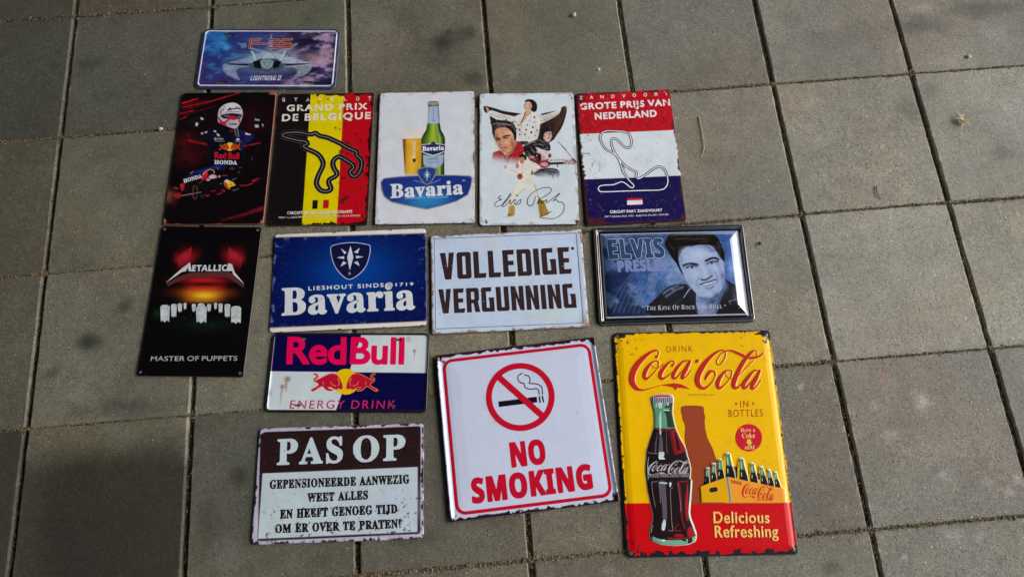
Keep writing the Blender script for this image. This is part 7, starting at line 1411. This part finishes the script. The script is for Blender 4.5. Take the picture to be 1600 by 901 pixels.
    s.layer('slogan_shadow', [G(x[1], .95) for x in deli + refr], '8f0c14', .4, .14)
    s.layer('slogan_lettering', deli, gold, .4, .24); s.layer('slogan_lettering', refr, gold, .4, .24)
    s.grommets(corner_pts(300, 400, 8), '8d8d92', 1.7)
    return s
M_COLA = mat_paint('embossed_tin', 0.30, 0.22, 0.02, 0.12, 0.05)
sign_cola()
# ------------------------------------------------------------------ small things lying about on the pavers
def tube(name, pts, r, mat, label, cat, loc, taper=1.0, seg=6):
    p = smooth(np.array(pts, float), False, 4); V, Fc = [], []
    for i, q in enumerate(p):
        t = p[min(i + 1, len(p) - 1)] - p[max(i - 1, 0)]; t = t / (np.linalg.norm(t) + 1e-9)
        a = np.cross(t, [0, 0, 1.0]); a = a / (np.linalg.norm(a) + 1e-9); b = np.cross(a, t)
        rr = r * (1 + (taper - 1) * i / (len(p) - 1))
        for k in range(seg):
            w = 2 * math.pi * k / seg; V.append(q + rr * (math.cos(w) * a + math.sin(w) * b))
    n = len(p)
    for i in range(n - 1):
        for k in range(seg): Fc.append((i * seg + k, i * seg + (k + 1) % seg, (i + 1) * seg + (k + 1) % seg, (i + 1) * seg + k))
    Fc.append(tuple(range(seg))[::-1]); Fc.append(tuple((n - 1) * seg + k for k in range(seg)))
    o = new_obj(name, V, Fc, mat)
    o.location = (*loc, 0)
    o['label'] = label; o['category'] = cat
    return o
M_STRAW = mat_plain('dry_straw', (0.42, 0.33, 0.17), 0.7)
M_TWIG = mat_plain('dark_twig', (0.05, 0.035, 0.025), 0.8)
M_HUSK = mat_plain('dry_husk', (0.46, 0.38, 0.22), 0.75, nscale=200)
M_PEB = mat_plain('pale_pebble', (0.50, 0.48, 0.42), 0.8, nscale=200)
tube('straw_stalk', [(0, .040, .0012), (.001, 0, .0025), (-.001, -.034, .0020), (-.012, -.053, .0010)], .0011, M_STRAW, 'long thin straw stalk right of the red, white and navy sign', 'straw', (1.330, -0.405), .6)
tube('twig', [(-.002, .014, .0012), (-.005, .004, .002), (-.003, -.008, .0018), (.001, -.014, .0008)], .0014, M_TWIG, 'short dark curved twig on a paver right of the portrait sign', 'twig', (1.665, -0.567), .5)
tube('straw_stalk', [(-.016, -.010, .001), (0, 0, .0025), (.020, .014, .001)], .0007, M_STRAW, 'very thin dry stalk lying across a joint crossing at the upper right', 'straw', (1.810, -0.287), .6)
tube('straw_stalk', [(-.012, -.008, .001), (0, 0, .002), (.012, .011, .001)], .0006, M_STRAW, 'fine straw just below the sandy joint at the upper right', 'straw', (1.725, -0.319), .6)
tube('straw_stalk', [(-.014, .006, .001), (-.002, .002, .0018), (.012, -.004, .001)], .0006, M_STRAW, 'pale curled fibre beside the right edge of the red, white and navy sign', 'straw', (1.292, -0.352), .6)
def clump():
    """frayed dry husk: many short strips springing from one spot, one mesh"""
    h = np.random.default_rng(5); V, Fc = [], []
    for i in range(46):
        a = h.uniform(0, 2 * math.pi); L_ = h.uniform(.006, .020); up = h.uniform(.2, 1.1); w = h.uniform(.0006, .0016)
        base = np.array([h.normal(0, .003), h.normal(0, .006), .001 + abs(h.normal(0, .003))])
        d = np.array([math.cos(a) * .7, math.sin(a) * 1.1, up]); d = d / np.linalg.norm(d); side = np.cross(d, [0, 0, 1.0]); side = side / np.linalg.norm(side) * w
        p1 = base + d * L_ * .6; p2 = base + d * L_ + np.array([math.cos(a), math.sin(a), -1.0]) * L_ * .35; p2[2] = max(p2[2], .0006)
        b = len(V); V += [base - side, base + side, p1 - side * .9, p1 + side * .9, p2]
        Fc += [(b, b + 1, b + 3, b + 2), (b + 2, b + 3, b + 4)]
    o = new_obj('dry_husk', V, Fc, M_HUSK); o.location = (1.874, -0.419, 0)
    o['label'] = 'frayed pale dry plant husk lying on a grey paver at the upper right'; o['category'] = 'husk'
clump()
def pebble(loc, r, label, mat, name='pebble'):
    h = np.random.default_rng(int(loc[0] * 1e4)); V, Fc = [], []; nu, nv = 9, 6
    for j in range(nv + 1):
        for i in range(nu):
            a, b = 2 * math.pi * i / nu, math.pi * j / nv; k = r * (1 + .18 * h.standard_normal() * (0 < j < nv))
            V.append((k * math.sin(b) * math.cos(a) * 1.2, k * math.sin(b) * math.sin(a), k * .7 * math.cos(b) + r * .6))
    for j in range(nv):
        for i in range(nu): Fc.append((j * nu + i, (j + 1) * nu + i, (j + 1) * nu + (i + 1) % nu, j * nu + (i + 1) % nu))
    o = new_obj(name, V, Fc, mat); o.location = (*loc, 0); o['label'] = label; o['category'] = name.replace('_', ' ')
pebble((1.096, -0.092), .0048, 'small yellowish crumb on the paver above the white singer sign', M_HUSK, 'crumb')
pebble((1.931, -0.270), .0042, 'pale yellow crumb just above the joint near the upper right corner', M_HUSK, 'crumb')
pebble((1.404, -0.655), .0034, 'dark little stone right of the portrait sign top corner', M_TWIG, 'pebble')
pebble((0.207, -0.299), .0040, 'pale greenish crumb in the joint left of the racing driver sign', M_PEB, 'crumb')
pebble((1.134, -0.234), .0030, 'tiny white stone above the red, white and navy sign', M_PEB, 'pebble')
